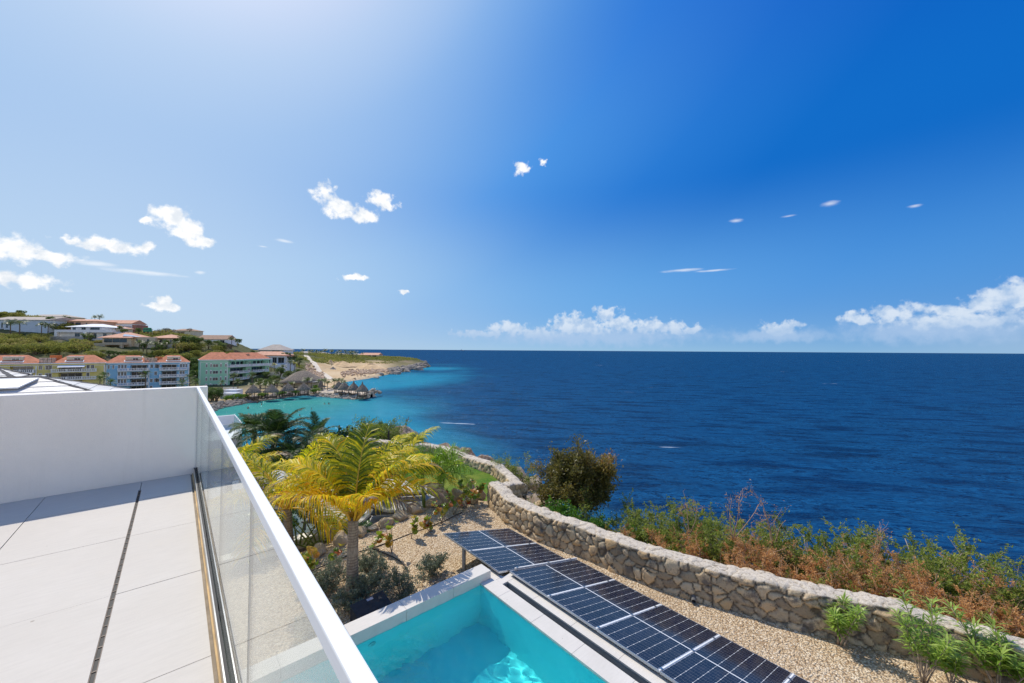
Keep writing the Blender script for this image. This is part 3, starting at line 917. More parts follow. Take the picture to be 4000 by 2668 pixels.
mb.build('window', [simple('dark_window_glass', (.03, .045, .055), .08, .1, spec=.8)], t)


# glass balustrade
def glass_material():
    m, T, out = newmat('balustrade_glass')
    fr = nd(T, 'ShaderNodeFresnel')
    geo = nd(T, 'ShaderNodeNewGeometry')
    ior = mth(T, 'ADD', mth(T, 'MULTIPLY', geo.outputs['Backfacing'], 1 / 1.5 - 1.5), 1.5)
    T.links.new(ior, fr.inputs['IOR'])
    tr = nd(T, 'ShaderNodeBsdfTransparent', inp={'Color': (.955, .985, .97, 1)})
    gl = nd(T, 'ShaderNodeBsdfGlossy', inp={'Color': (.95, .97, .96, 1), 'Roughness': .006})
    v = objc(T)
    dirt = sstep(T, noise(T, vmth(T, 'MULTIPLY', v, (1, 1, .5)), 3.0, 8.0, .7), .35, .8, .0, .05)
    di = nd(T, 'ShaderNodeBsdfDiffuse', inp={'Color': (.75, .75, .72, 1)})
    mx = nd(T, 'ShaderNodeMixShader', inp={0: fr.outputs[0], 1: tr.outputs[0], 2: gl.outputs[0]})
    m2 = nd(T, 'ShaderNodeMixShader', inp={0: dirt, 1: mx.outputs[0], 2: di.outputs[0]})
    T.links.new(m2.outputs[0], out.inputs[0])
    return m


M_GLASS = glass_material()
M_GEDGE = simple('glass_edge', (.02, .035, .03), .2, .1, spec=.6)
M_RUST = simple('stained_sealant', (.56, .38, .18), .8, .35, 1.5)
t = thing('glass_balustrade', 'frameless glass balustrade with slim white handrail along the terrace edge', 'balustrade', (.22, 2, 0))
mb = MB(); mb.box((.196, -3.9, .002), (.2025, 6.418, .075)); mb.box((.2365, -3.9, .002), (.2435, 6.418, .075)); mb.box((.2025, -3.9, .002), (.2365, 6.418, .012))
mb.build('base_channel', [M_STEEL], t)
mb = MB(); mb.box((.203, -3.9, .03), (.2165, 6.418, .071)); mb.box((.2285, -3.9, .03), (.236, 6.418, .071)); mb.build('gasket', [M_DARK], t)
mb = MB(); mb.box((.186, -3.9, -.002), (.1955, 6.418, .004)); mb.build('sealant', [M_RUST], t)
mb = MB(); mb.box((.2085, -3.9, 1.062), (.2405, 6.422, 1.10)); bevel(mb.build('handrail', [M_PAINT], t), .004)
js = [6.415, 5.29, 4.10, 2.91, 1.72, .53, -.66, -1.85, -3.04, -3.9]
for a_, b_ in zip(js[:-1], js[1:]):
    mb = MB(); mb.box((.2195, b_ + .002, .03), (.2255, a_ - .002, 1.0615))
    p_ = mb.build('glass_panel', [M_GLASS, M_GEDGE], t)
    for f in p_.data.polygons:
        if abs(f.normal.y) > .9: f.material_index = 1

# ================================================================ pool
WATER = -2.935
M_PLASTER = None


def pool_plaster():
    m, T, out = newmat('pool_plaster')
    v = objc(T)
    n1 = noise(T, v, 1.2, 6.0, .6); n2 = noise(T, v, 30.0, 5.0, .7)
    c = mixc(T, sstep(T, n1, .3, .7), (.30, .80, .82), (.36, .86, .88))
    c = mixc(T, sstep(T, n2, .4, .8, 0, .12), c, (.45, .85, .85))
    b = nd(T, 'ShaderNodeBsdfPrincipled', inp={'Base Color': c, 'Roughness': .7})
    T.links.new(b.outputs[0], out.inputs[0]); return m


def pool_water(name, tint, caus=6.0, rip=2.4):
    """clear rippling water: the surface ripples focus the sunlight that goes through it"""
    m, T, out = newmat(name)
    v = objc(T)
    vw = vmth(T, 'ADD', v, vmth(T, 'MULTIPLY', vmth(T, 'SUBTRACT', nd(T, 'ShaderNodeTexNoise', inp={'Vector': v, 'Scale': 4.0, 'Detail': 3.0}).outputs['Color'], (.5, .5, .5)), (.22, .22, .0)))
    vo = nd(T, 'ShaderNodeTexVoronoi', feature='DISTANCE_TO_EDGE', inp={'Vector': vw, 'Scale': caus})
    foc = sstep(T, vo.outputs['Distance'], .0, .16, 1.0, .0)
    n1 = noise(T, v, rip, 3.0, .5); n2 = noise(T, v, rip * 4, 3.0, .55)
    bn = nd(T, 'ShaderNodeBump', inp={'Height': mth(T, 'ADD', n1, mth(T, 'MULTIPLY', n2, .25)), 'Strength': 1.0, 'Distance': .035})
    tr = nd(T, 'ShaderNodeBsdfTransparent', inp={'Color': tint})
    gl = nd(T, 'ShaderNodeBsdfGlossy', inp={'Color': (1, 1, 1, 1), 'Roughness': .03, 'Normal': bn.outputs[0]})
    geo = nd(T, 'ShaderNodeNewGeometry')
    fr = nd(T, 'ShaderNodeFresnel', inp={'IOR': mth(T, 'ADD', mth(T, 'MULTIPLY', geo.outputs['Backfacing'], 1 / 1.33 - 1.33), 1.33), 'Normal': bn.outputs[0]})
    mx = nd(T, 'ShaderNodeMixShader', inp={0: fr.outputs[0], 1: tr.outputs[0], 2: gl.outputs[0]})
    T.links.new(mx.outputs[0], out.inputs[0])
    return m


M_PLASTER = pool_plaster()


def clear_water():
    m, T, out = newmat('pool_water')
    g = nd(T, 'ShaderNodeBsdfRefraction', inp={'IOR': 1.33, 'Roughness': 0.0, 'Color': (.44, .97, .985, 1)})
    gl = nd(T, 'ShaderNodeBsdfGlossy', inp={'Roughness': 0.0, 'Color': (1, 1, 1, 1)})
    fr = nd(T, 'ShaderNodeFresnel', inp={'IOR': 1.33})
    mx = nd(T, 'ShaderNodeMixShader', inp={0: fr.outputs[0], 1: g.outputs[0], 2: gl.outputs[0]})
    T.links.new(mx.outputs[0], out.inputs[0]); return m


M_WATER = clear_water()
PF = -4.2                                # pool floor
t = thing('swimming_pool', 'turquoise infinity pool with pale stone coping below the terrace', 'pool', (2.5, 3, PF))
mb = MB()
mb.box((.45, -4.0, PF - .15), (4.53, 6.10, PF))
mb.build('pool_floor', [M_PLASTER], t)
mb = MB()
mb.box((.45, 6.10, PF - .15), (4.53, 6.37, WATER - .02)); mb.build('far_wall', [M_PLASTER], t)
mb = MB(); mb.box((4.53, -4.0, PF - .15), (4.82, 6.10, WATER - .02)); mb.build('weir_wall', [M_PLASTER], t)
mb = MB(); mb.box((.29, -4.0, PF - .15), (.45, 6.37, WATER + .05)); mb.build('house_side_wall', [M_PLASTER], t)
mb = MB()                                # raised coping of the far wall
cuts = [.29, 1.16, 2.08, 3.0, 3.92, 4.78]
for a_, b_ in zip(cuts[:-1], cuts[1:]):
    mb.box((a_ + .0015, 6.095, WATER - .02), (b_ - .0015, 6.405, -2.75))
o = bevel(mb.build('raised_coping', [M_COPING], t), .004)
mb = MB()                                # overflow edge
ycut = [6.093, 5.55, 4.68, 3.81, 2.94, 2.07, 1.20, .33, -.54, -1.41, -4.0]
for a_, b_ in zip(ycut[:-1], ycut[1:]):
    mb.box((4.525, b_ + .0015, WATER - .02), (4.83, a_ - .0015, -2.90))
bevel(mb.build('overflow_coping', [M_COPING], t), .004)
mb = MB()
mb.box((4.82, -4.0, -3.75), (5.16, 5.98, -3.42)); mb.box((4.832, 5.80, -3.42), (5.16, 5.98, -2.935)); mb.box((4.97, -4.0, -3.42), (5.16, 5.80, -2.935)); mb.box((4.82, -4.0, -3.42), (4.829, 5.80, -2.96))
mb.build('overflow_trough', [simple('wet_grey_tile', (.30, .30, .29), .5, .12, 3.0, .1)], t)
mb = MB(); mb.box((4.83, -4.0, -3.418), (4.969, 5.79, -3.30)); mb.build('trough_water', [simple('dark_trough_water', (.06, .09, .08), .1, .2, spec=.6)], t)
mb = MB()
yc = [5.985, 5.1, 4.2, 3.3, 2.4, 1.5, .6, -.3, -4.0]
for a_, b_ in zip(yc[:-1], yc[1:]):
    mb.box((4.968, b_ + .0015, -2.935), (5.195, min(a_, 5.80) - .0015, -2.905))
mb.box((4.835, 5.803, -2.935), (5.195, 5.985, -2.905))
bevel(mb.build('trough_rim', [M_COPING], t), .004)
mb = MB(); mb.box((4.79, 5.99, -3.6), (5.0, 6.40, -2.905)); mb.build('corner_pier', [M_COPING], t)
mb = MB(); mb.box((.29, 6.372, -3.6), (4.79, 6.40, WATER - .02)); mb.build('outer_face', [M_COPING], t)
nx_, ny_ = 300, 640
gx, gy = np.meshgrid(np.linspace(.452, 4.526, nx_), np.linspace(-2.5, 6.093, ny_), indexing='ij')
p3 = np.stack([gx, gy, gx * 0], -1); hh_ = 0
rgw = np.random.default_rng(4); warp = 2.2 * fbm(p3, 1.3, 2)
for k in range(34):
    a_ = rgw.uniform(0, 2 * PI); wl = rgw.uniform(.10, .42)
    hh_ = hh_ + wl * .0019 * np.sin((gx * math.cos(a_) + gy * math.sin(a_)) * 2 * PI / wl + rgw.uniform(0, 6.28) + warp)
mb = MB(); mb.grid(np.stack([gx, gy, WATER + hh_], -1)[:, ::-1], 0)
w_ob = mb.build('water', [M_WATER], t)
w_ob.cycles.is_caustics_caster = True                 # the ripples focus the sun on the floor
for o in t.children:
    if o is not w_ob: o.cycles.is_caustics_receiver = True
mb = MB(); mb.lathe([(.0, 0), (.055, 0), (.06, .012), (.035, .02), (.03, .005), (0, .005)], 16)
V_ = np.concatenate(mb.V); V_ = np.stack([V_[:, 0], -V_[:, 2], V_[:, 1]], -1) + np.array([2.42, 6.099, -3.12]); mb.V = [V_]
mb.build('inlet_nozzle', [simple('inlet_plastic', (.6, .75, .75), .4)], t)

# ================================================================ solar panels
def panel_material():
    m, T, out = newmat('solar_cells')
    v = objc(T)
    sp = nd(T, 'ShaderNodeSeparateXYZ', inp={0: v})
    x, y = sp.outputs[0], sp.outputs[1]
    def line(c, pitch, w, off=0.0):
        f = mth(T, 'ABSOLUTE', mth(T, 'SUBTRACT', mth(T, 'FRACT', mth(T, 'ADD', mth(T, 'DIVIDE', c, pitch), off)), .5))
        return mth(T, 'GREATER_THAN', f, .5 - w / pitch / 2)
    col = line(y, .1680, .0052, .0)                # gaps between the six cell columns
    rows = line(x, .0835, .0022, .0)
    bus = line(y, .1680 / 5, .0009, .0)
    mid = mth(T, 'LESS_THAN', mth(T, 'ABSOLUTE', x), .013)
    # rounded cell corners leave small diamonds where the gaps cross
    dx = mth(T, 'ABSOLUTE', mth(T, 'SUBTRACT', mth(T, 'FRACT', mth(T, 'DIVIDE', x, .167)), .5))
    dy = mth(T, 'ABSOLUTE', mth(T, 'SUBTRACT', mth(T, 'FRACT', mth(T, 'DIVIDE', y, .168)), .5))
    dia = mth(T, 'GREATER_THAN', mth(T, 'ADD', dx, dy), .935)
    n = noise(T, v, 2.2, 5.0, .6)
    cell = mixc(T, sstep(T, n, .3, .7), (.006, .009, .022), (.012, .016, .036))
    c = mixc(T, mth(T, 'MULTIPLY', rows, .55), cell, (.42, .43, .45))
    c = mixc(T, mth(T, 'MULTIPLY', bus, .4), c, (.35, .36, .38))
    c = mixc(T, mth(T, 'MULTIPLY', col, .75), c, (.66, .67, .68))
    c = mixc(T, mth(T, 'MAXIMUM', mid, dia), c, (.72, .73, .74))
    du = sstep(T, noise(T, v, 7.0, 8.0, .7), .45, .9, 0, .10)
    c = mixc(T, du, c, (.45, .42, .38))
    b = nd(T, 'ShaderNodeBsdfPrincipled', inp={'Base Color': c, 'Roughness': .12, 'IOR': 1.45, 'Specular IOR Level': .32})
    T.links.new(b.outputs[0], out.inputs[0])
    return m


M_CELL = panel_material()
PL, PW = 2.125, 1.035


def solar_panel(label):
    t = thing('solar_panel', label, 'solar panel', (0, 0, 0), 'solar panels in one row beside the pool')
    mb = MB(); mb.box((-PL / 2 + .011, -PW / 2 + .011, -.012), (PL / 2 - .011, PW / 2 - .011, -.002)); mb.build('cell_sheet', [M_CELL], t)
    mb = MB()
    h = .035
    mb.box((-PL / 2, -PW / 2, -h), (PL / 2, -PW / 2 + .0105, .001)); mb.box((-PL / 2, PW / 2 - .0105, -h), (PL / 2, PW / 2, .001))
    mb.box((-PL / 2, -PW / 2 + .0105, -h), (-PL / 2 + .0105, PW / 2 - .0105, .001)); mb.box((PL / 2 - .0105, -PW / 2 + .0105, -h), (PL / 2, PW / 2 - .0105, .001))
    mb.build('frame', [M_ALU], t)
    return t


TILT = math.atan2(.49, 2.07)
rows_ = [(4.93, 7.615, 'farthest solar panel, nearest the palm, its raised corner on a post'),
         (4.93, 6.54, 'second solar panel from the far end, its corner beside the pool coping end')]
lab2 = ['third solar panel from the far end, shifted towards the stone wall', 'fourth solar panel from the far end of the row', 'fifth solar panel from the far end of the row',
        'sixth solar panel from the far end, cut by the bottom of the photo', 'nearest solar panel of the row, mostly below the photo']
ALLP = [(x, y, l) for x, y, l in rows_] + [(5.125, 5.41 - 1.062 * k, lab2[k]) for k in range(5)]
proto = None
for i, (x, y, l) in enumerate(ALLP):
    o = solar_panel(l)
    zc = -2.81 - .49 / 2 + (.01 if i < 2 else 0)
    o.location = (x + 2.07 / 2, y, zc); o.rotation_euler = (0, TILT, 0)
    if i:
        tt = thing('panel_clamp', ['', 'silver clamp strip between the two farthest solar panels', 'silver clamp strip between second and third solar panels', 'silver clamp strip between third and fourth solar panels', 'silver clamp strip between fourth and fifth solar panels', 'silver clamp strip between fifth and sixth solar panels', 'silver clamp strip between the two nearest solar panels'][i], 'clamp strip', (0, 0, 0), 'clamp strips between solar panels')
        gap = .0135 if i != 2 else .004
        yc_ = y + PW / 2 + (.0135 if i != 2 else .02)
        L0 = PL if i != 2 else PL - .12
        mb = MB(); mb.box((-L0 / 2, -.013, -.03), (L0 / 2, .013, -.012)); mb.build('rail', [M_ALU], tt)
        mb = MB(); mb.box((-L0 / 2, -.0115, -.0115), (L0 / 2, .0115, .004)); mb.build('cover_strip', [M_PAINT], tt)
        for xx in (-L0 / 2 + .06, 0, L0 / 2 - .25):
            mb = MB(); mb.box((xx - .025, -.022, .0042), (xx + .025, .022, .010)); mb.build('mid_clamp', [M_STEEL], tt)
        tt.location = (x + 2.07 / 2 + (.1 if i == 2 else 0), yc_, zc); tt.rotation_euler = (0, TILT, 0)
# mounting
M_POST = simple('grey_post', (.46, .45, .43), .6, .08, 4.0)
for k, (x, y, lb) in enumerate([(5.14, 7.57, 'round grey post under the raised corner of the farthest panel'), (5.32, 6.35, 'round grey post under the second panel beside the pool coping'), (5.4, 4.9, 'round grey post under the middle of the panel row'), (5.4, 2.8, 'round grey post under the near part of the panel row')]):
    t = thing('panel_post', lb, 'post', (x, y, GRV), 'posts carrying the solar panels')
    top = -2.87 - .49 * (x - 4.95) / 2.07
    mb = MB(); mb.tube([(x, y, GRV - .3), (x, y, top)], .045, 14); mb.build('pole', [M_POST], t)
    mb = MB(); mb.box((x - .07, y - .05, top), (x + .07, y + .05, top + .012)); mb.build('head_plate', [M_ALU], t)
# ================================================================ vegetation builders
M_BARK = simple('bark', (.17, .13, .095), .9, .3, 6.0, .8, 40.0)
M_TWIG = simple('dry_twig', (.42, .27, .18), .9, .3, 6.0)
M_TWIG2 = simple('pale_twig', (.34, .27, .21), .9, .25, 6.0)
L_ACACIA = leafmat('acacia_leaf', [(0, (.08, .13, .02)), (.5, (.24, .31, .05)), (1, (.46, .47, .09))], .55)
L_DRY = leafmat('dry_leaf', [(0, (.34, .13, .05)), (.5, (.64, .32, .11)), (1, (.80, .54, .25))], .5)
L_BRIGHT = leafmat('bright_leaf', [(0, (.03, .09, .008)), (.6, (.09, .22, .015)), (1, (.20, .34, .03))], .4, .35, .5)
L_TREE = leafmat('autumn_tree_leaf', [(0, (.07, .07, .016)), (.45, (.18, .165, .035)), (.75, (.32, .22, .05)), (.9, (.30, .10, .055)), (1, (.36, .13, .075))], .5, .35, .5)
L_DARK = leafmat('dark_leaf', [(0, (.012, .03, .008)), (.6, (.03, .07, .015)), (1, (.13, .22, .03))], .3, .28, .6)
L_SILVER = leafmat('silver_leaf', [(0, (.10, .13, .08)), (.6, (.20, .24, .16)), (1, (.36, .40, .30))], .25, .5)
L_LANCE = leafmat('lance_leaf', [(0, (.10, .20, .02)), (.6, (.24, .38, .045)), (1, (.44, .56, .12))], .45, .35, .5)
L_GRAPE = leafmat('sea_grape_leaf', [(0, (.10, .22, .02)), (.45, (.28, .34, .03)), (.65, (.46, .36, .04)), (.85, (.44, .17, .03)), (1, (.40, .06, .03))], .45, .35, .5)
L_COCO = leafmat('yellow_palm_leaflet', [(0, (.11, .17, .012)), (.3, (.40, .42, .014)), (.6, (.88, .72, .018)), (.87, (.92, .54, .025)), (.93, (.19, .125, .085)), (1, (.33, .26, .20))], .55, .4, .38)
M_RACHIS = simple('yellow_palm_rib', (.62, .33, .03), .45, .2, 4.0, spec=.5, attr=True, col2=(.55, .42, .05))
L_FOX = leafmat('green_palm_leaflet', [(0, (.07, .16, .012)), (.6, (.24, .40, .03)), (1, (.48, .55, .04))], .5, .35, .5)
L_DPALM = leafmat('dark_palm_leaflet', [(0, (.016, .04, .012)), (.6, (.055, .11, .025)), (1, (.19, .27, .05))], .4, .45, .3)
M_RACHG = simple('green_palm_rib', (.16, .20, .04), .5, .2, 4.0)
M_BANANA = leafmat('broad_leaf', [(0, (.02, .06, .012)), (.6, (.05, .13, .02)), (1, (.14, .26, .03))], .35, .25, .6)


def trunk_material():
    m, T, out = newmat('palm_trunk')
    v = objc(T)
    a = nd(T, 'ShaderNodeAttribute', attribute_name='var').outputs['Fac']
    n = noise(T, vmth(T, 'MULTIPLY', v, (1, 1, .35)), 22.0, 6.0, .7)
    c = mixc(T, sstep(T, n, .3, .7), (.19, .15, .115), (.37, .315, .25))
    c = mixc(T, a, c, (.10, .07, .05))
    b = nd(T, 'ShaderNodeBsdfPrincipled', inp={'Base Color': c, 'Roughness': .9})
    bn = nd(T, 'ShaderNodeBump', inp={'Height': n, 'Strength': .7, 'Distance': .02})
    T.links.new(bn.outputs[0], b.inputs['Normal']); T.links.new(b.outputs[0], out.inputs[0]); return m


M_TRUNK = trunk_material()


def unit(v): return v / (np.linalg.norm(v, axis=-1, keepdims=True) + 1e-9)


def curve_path(p, d, L, n, rng, wander=.25, lift=0.0):
    pts = [np.array(p, float)]; d = unit(np.array(d, float))
    for k in range(n):
        d = unit(d + rng.normal(0, wander, 3) + np.array([0, 0, lift]))
        pts.append(pts[-1] + d * L / n)
    return np.array(pts)


def frond(rng, base, az, el, L, droop, nl=46, ll=.55, w=.03, sag=.7, twist=0.0, var=.4, dead=0.0, wind=(0, 0, 0), m_leaf=0, m_rib=1, rr=.016, start=.16, vspread=.12, cone=None):
    """one pinnate palm leaf: rib and two rows of drooping leaflets; returns an MB (material 0 leaflets, 1 rib)"""
    n = 15
    u = np.linspace(0, 1, n)
    e = el - droop * u ** 1.35
    azs = az + twist * u
    dirs = np.stack([np.cos(e) * np.cos(azs), np.cos(e) * np.sin(azs), np.sin(e)], -1)
    pts = np.r_[[np.array(base, float)], np.array(base) + np.cumsum(dirs[:-1] * L / (n - 1), 0)]
    mb = MB()
    mb.tube(pts, rr * (1.15 - u), 5, m_rib, .2 + .6 * u)
    k = np.linspace(start, .995, nl)
    pk = np.stack([np.interp(k, u, pts[:, i]) for i in range(3)], -1)
    tk = unit(np.stack([np.interp(k, u, dirs[:, i]) for i in range(3)], -1))
    side0 = unit(np.cross(tk, np.array([0, 0, 1.0])))
    upv = np.cross(side0, tk)
    for sg in (-1, 1):
        kk = k + rng.normal(0, .004, nl)
        ln = ll * (np.sin(PI * np.clip(.12 + .86 * (kk - start) / (1 - start), 0, 1)) ** .55) * rng.uniform(.85, 1.1, nl)
        fwd = .35 + .75 * kk
        vee = .38 if cone is None else rng.uniform(-cone, cone, nl)
        d0 = unit(side0 * sg * (1.0 if cone is None else np.cos(np.atleast_1d(vee))[:, None]) + tk * fwd[:, None] + upv * np.atleast_1d(vee)[:, None] + rng.normal(0, .07, (nl, 3)))
        g = np.array([0, 0, -1.0]); wv = np.array(wind, float)
        d1 = unit(d0 + g * sag * .45 + wv * .5)
        d2 = unit(d0 * .8 + g * sag * 1.1 + wv)
        l_ = ln[:, None] / 3
        p0 = pk; p1 = p0 + d0 * l_; p2 = p1 + d1 * l_; p3 = p2 + d2 * l_
        wid = unit(np.cross(d1, upv + .001)); wid = unit(wid + rng.normal(0, .25, (nl, 3)))
        W = w * (.5 + .5 * np.sin(PI * np.clip(kk, 0, 1)))[:, None]
        V = np.stack([p0 - wid * W * .35, p0 + wid * W * .35, p1 - wid * W * .5, p1 + wid * W * .5, p2 - wid * W * .38, p2 + wid * W * .38, p3], 1)
        b = np.arange(nl)[:, None] * 7
        Fq = np.concatenate([b + np.array([[0, 1, 3, 2]]), b + np.array([[2, 3, 5, 4]])])
        a = np.clip(var + rng.normal(0, vspread, nl), 0, .86)
        tipd = (kk > 1 - dead + rng.normal(0, .06, nl)) if dead > 0 else np.zeros(nl, bool)
        a = np.where(tipd, rng.uniform(.93, 1, nl), a)
        mb.add(V.reshape(-1, 3), Fq, m_leaf, np.repeat(a, 7))
        mb.F.append((np.concatenate([b + np.array([[4, 5, 6]])]) + mb.n - 7 * nl, m_leaf, False))
    return mb


def palm_trunk(base, top, r0, r1, ring=.07, bulge=.35, seed=0, bend=.0):
    rng = np.random.default_rng(seed)
    base = np.array(base, float); top = np.array(top, float)
    L = np.linalg.norm(top - base); n = max(6, int(L / ring) * 3)
    u = np.linspace(0, 1, n)
    pts = base + (top - base) * u[:, None] + np.array([bend, 0, 0]) * (np.sin(PI * u))[:, None]
    ph = (u * L / ring) % 1.0
    r = (r0 + (r1 - r0) * u ** .8) * (1 + .05 * (1 - ph)) + r0 * bulge * np.exp(-u * L / .22)
    a = np.where(ph > .72, .75, 0) * (1 - .4 * rng.random(n))
    mb = MB(); mb.tube(pts, r, 14, 0, a)
    return mb


# ---------------------------------------------------------------- broad generator for bushes and trees
def woody(seed, H, R, nmain=8, sub=5, twig=5, r0=.035, spread=1.0, leaves=9, leaf=(.07, .028), lift=.05, dry=0.0, bare=0.0, flat=0.0, start=(0, 0, 0), trunk=0.0, var=(.2, .9), wander=.22, jitter=.05, aspect=None, minel=.15):
    """branches grown from the base; returns (branches, green leaves, dry leaves)"""
    rng = np.random.default_rng(seed)
    br, gl, dl = MB(), MB(), MB()
    base = np.array(start, float)
    top = base
    if trunk:
        p = curve_path(base, (rng.normal(0, .12), rng.normal(0, .12), 1), trunk, 5, rng, .1)
        br.tube(p, np.linspace(r0 * 2.2, r0 * 1.4, 6), 8); top = p[-1]
    C, Dr, isd = [], [], []
    for i in range(nmain):
        az = 2 * PI * (i + rng.random() * .7) / nmain
        el = rng.uniform(minel, 1.25) * (1 - flat * .7)
        L = math.hypot(R * spread * math.cos(el), H * math.sin(el)) * rng.uniform(.75, 1.08)
        d = np.array([math.cos(az) * math.cos(el), math.sin(az) * math.cos(el), math.sin(el)])
        if aspect is not None: d = unit(d * np.array(aspect))
        p = curve_path(top, d, L, 6, rng, wander * .6, lift)
        br.tube(p, np.linspace(r0, r0 * .3, 7), 5)
        bdead = rng.random() < dry
        for j in range(sub):
            k = rng.uniform(.35, 1.0) * 6; i0 = min(int(k), 5); q = p[i0] + (p[i0 + 1] - p[i0]) * (k - i0)
            d2 = unit(unit(p[i0 + 1] - p[i0]) * .8 + rng.normal(0, .65, 3) + np.array([0, 0, .15]))
            L2 = L * rng.uniform(.25, .5)
            p2 = curve_path(q, d2, L2, 4, rng, wander, lift)
            br.tube(p2, np.linspace(r0 * .38, r0 * .16, 5), 4, cap=False)
            for h in range(twig):
                kk = rng.uniform(.2, 1.0) * 4; i1 = min(int(kk), 3); q2 = p2[i1] + (p2[i1 + 1] - p2[i1]) * (kk - i1)
                d3 = unit(unit(p2[i1 + 1] - p2[i1]) * .7 + rng.normal(0, .7, 3))
                L3 = L2 * rng.uniform(.3, .7)
                p3 = curve_path(q2, d3, L3, 3, rng, wander, 0)
                br.tube(p3, [r0 * .13, r0 * .11, r0 * .09, r0 * .05], 3, cap=False)
                if rng.random() < bare: continue
                m = leaves
                t = rng.uniform(.05, 1.05, m) * 3; ii = np.clip(t.astype(int), 0, 2)
                c = p3[ii] + (p3[ii + 1] - p3[ii]) * (t - ii)[:, None] + rng.normal(0, jitter, (m, 3))
                C.append(c); Dr.append(unit(d3[None] * .6 + rng.normal(0, .6, (m, 3)))); isd.append(np.full(m, bdead or rng.random() < dry * .3))
    if C:
        C = np.concatenate(C); Dr = np.concatenate(Dr); isd = np.concatenate(isd)
        n = len(C)
        nr = unit(rng.normal(0, 1, (n, 3)) + np.array([0, 0, .7]))
        cl = vnoise(C + 10, 1.2 / max(.3, R) * 1.6)
        a = np.clip(var[0] + (var[1] - var[0]) * (.5 * cl + .5 * rng.random(n)), 0, 1)
        sz = rng.uniform(.7, 1.25, n)
        for mm, mb in ((~isd, gl), (isd, dl)):
            if mm.any(): mb.cards(C[mm], Dr[mm], nr[mm], leaf[0] * sz[mm], leaf[1] * sz[mm], 0, a[mm], .15)
    return br, gl, dl


def woody_thing(name, label, cat, group=None, mats=(M_TWIG, L_ACACIA, L_DRY), names=('branches', 'foliage', 'dry_foliage'), loc=(0, 0, 0), **kw):
    br, gl, dl = woody(**kw)
    t = thing(name, label, cat, (0, 0, 0), group)
    br.build(names[0], [mats[0]], t)
    if gl.n: gl.build(names[1], [mats[1]], t)
    if dl.n: dl.build(names[2], [mats[2]], t)
    t.location = [float(x) for x in loc]
    return t


# ================================================================ yellow coconut palm in the gravel bed
def palm_thing(name, label, base, top, r0, r1, fronds, mats, seed, group=None, shaft=None, ring=.07, cat='palm', bulge=.35, frond_kw=None, bend=0.0):
    t = thing(name, label, cat, base, group)
    palm_trunk(base, top, r0, r1, ring, bulge, seed, bend).build('trunk', [mats[2]], t)
    if shaft:
        mb = MB(); u = np.linspace(0, 1, 8); p = np.array(top) + np.array([0, 0, 1]) * (u * shaft[0])[:, None]
        mb.tube(p, r1 * (1.12 - .5 * u) + .02 * np.sin(u * PI), 12); mb.build('crownshaft', [shaft[1]], t)
    rng = np.random.default_rng(seed + 100)
    kw0 = frond_kw or {}
    for f in fronds:
        kw = dict(kw0); kw.update(f)
        o = np.array(top) + np.array([math.cos(kw['az']), math.sin(kw['az']), 0]) * r1 * .7 + np.array([0, 0, (shaft[0] if shaft else 0) + rng.uniform(-.03, .05)])
        frond(rng, o, **kw).build('frond', [mats[0], mats[1]], t)
    return t


def R_(a): return math.radians(a)
CA = math.atan2(rt0[1], rt0[0])          # bearing of "to the right in the picture", as a math angle


def va(deg):
    """math azimuth of a direction: 0 = right in the picture, 90 = away from the viewer"""
    return CA + R_(deg)


WIND = tuple(rt0 * .28)
PB = P(1375, 2318, GRV); PT = PB + np.array([.02, .05, 1.5])
FR = [dict(az=va(a), el=R_(e), L=l, droop=R_(d), var=v, dead=dd, twist=R_(tw)) for a, e, l, d, v, dd, tw in [
    (170, 56, 2.1, 95, .62, .22, 10), (203, 54, 1.7, 86, .72, .14, 0), (150, 62, 2.1, 92, .45, .0, 15), (228, 68, 1.3, 80, .66, .08, 0),
    (8, 52, 2.1, 92, .62, .2, -10), (-22, 54, 1.6, 84, .68, .25, 0), (35, 60, 2.2, 92, .5, .12, -10), (-52, 68, 1.3, 76, .66, .06, 0),
    (70, 66, 2.2, 85, .45, .0, -20), (110, 68, 2.2, 85, .42, .0, 10), (90, 84, 2.0, 45, .12, .0, 0), (55, 78, 2.1, 60, .35, .0, -40), (130, 76, 2.1, 60, .34, .0, 30),
    (185, 70, 2.1, 82, .5, .0, 0), (-5, 70, 2.2, 75, .42, .0, 0)]]
KW = dict(nl=52, ll=.70, w=.036, sag=1.0, wind=WIND, rr=.024, start=.18, vspread=.24)
palm_thing('coconut_palm', 'yellow leaved coconut palm with orange ribs standing in the gravel bed by the pool', PB, PT, .115, .10, FR, [L_COCO, M_RACHIS, M_TRUNK], 5, 'yellow coconut palms below the terrace', ring=.055, bulge=.5, frond_kw=KW)
# a second one further left behind the handrail, a third behind on the deck side
def ring_fronds(n, seed, L, els=(25, 82), dr=(60, 100), dead=.3, var=(.3, .75)):
    rng = np.random.default_rng(seed); out = []
    for i in range(n):
        u = i / (n - 1); e = els[0] + (els[1] - els[0]) * u
        out.append(dict(az=va(i * 137.5 + rng.uniform(-12, 12)), el=R_(e), L=L * rng.uniform(.85, 1.1), droop=R_(dr[1] + (dr[0] - dr[1]) * u + rng.uniform(-8, 8)), var=var[1] + (var[0] - var[1]) * u, dead=dead * (1 - u) * rng.uniform(.2, 1.3), twist=R_(rng.uniform(-20, 20))))
    return out


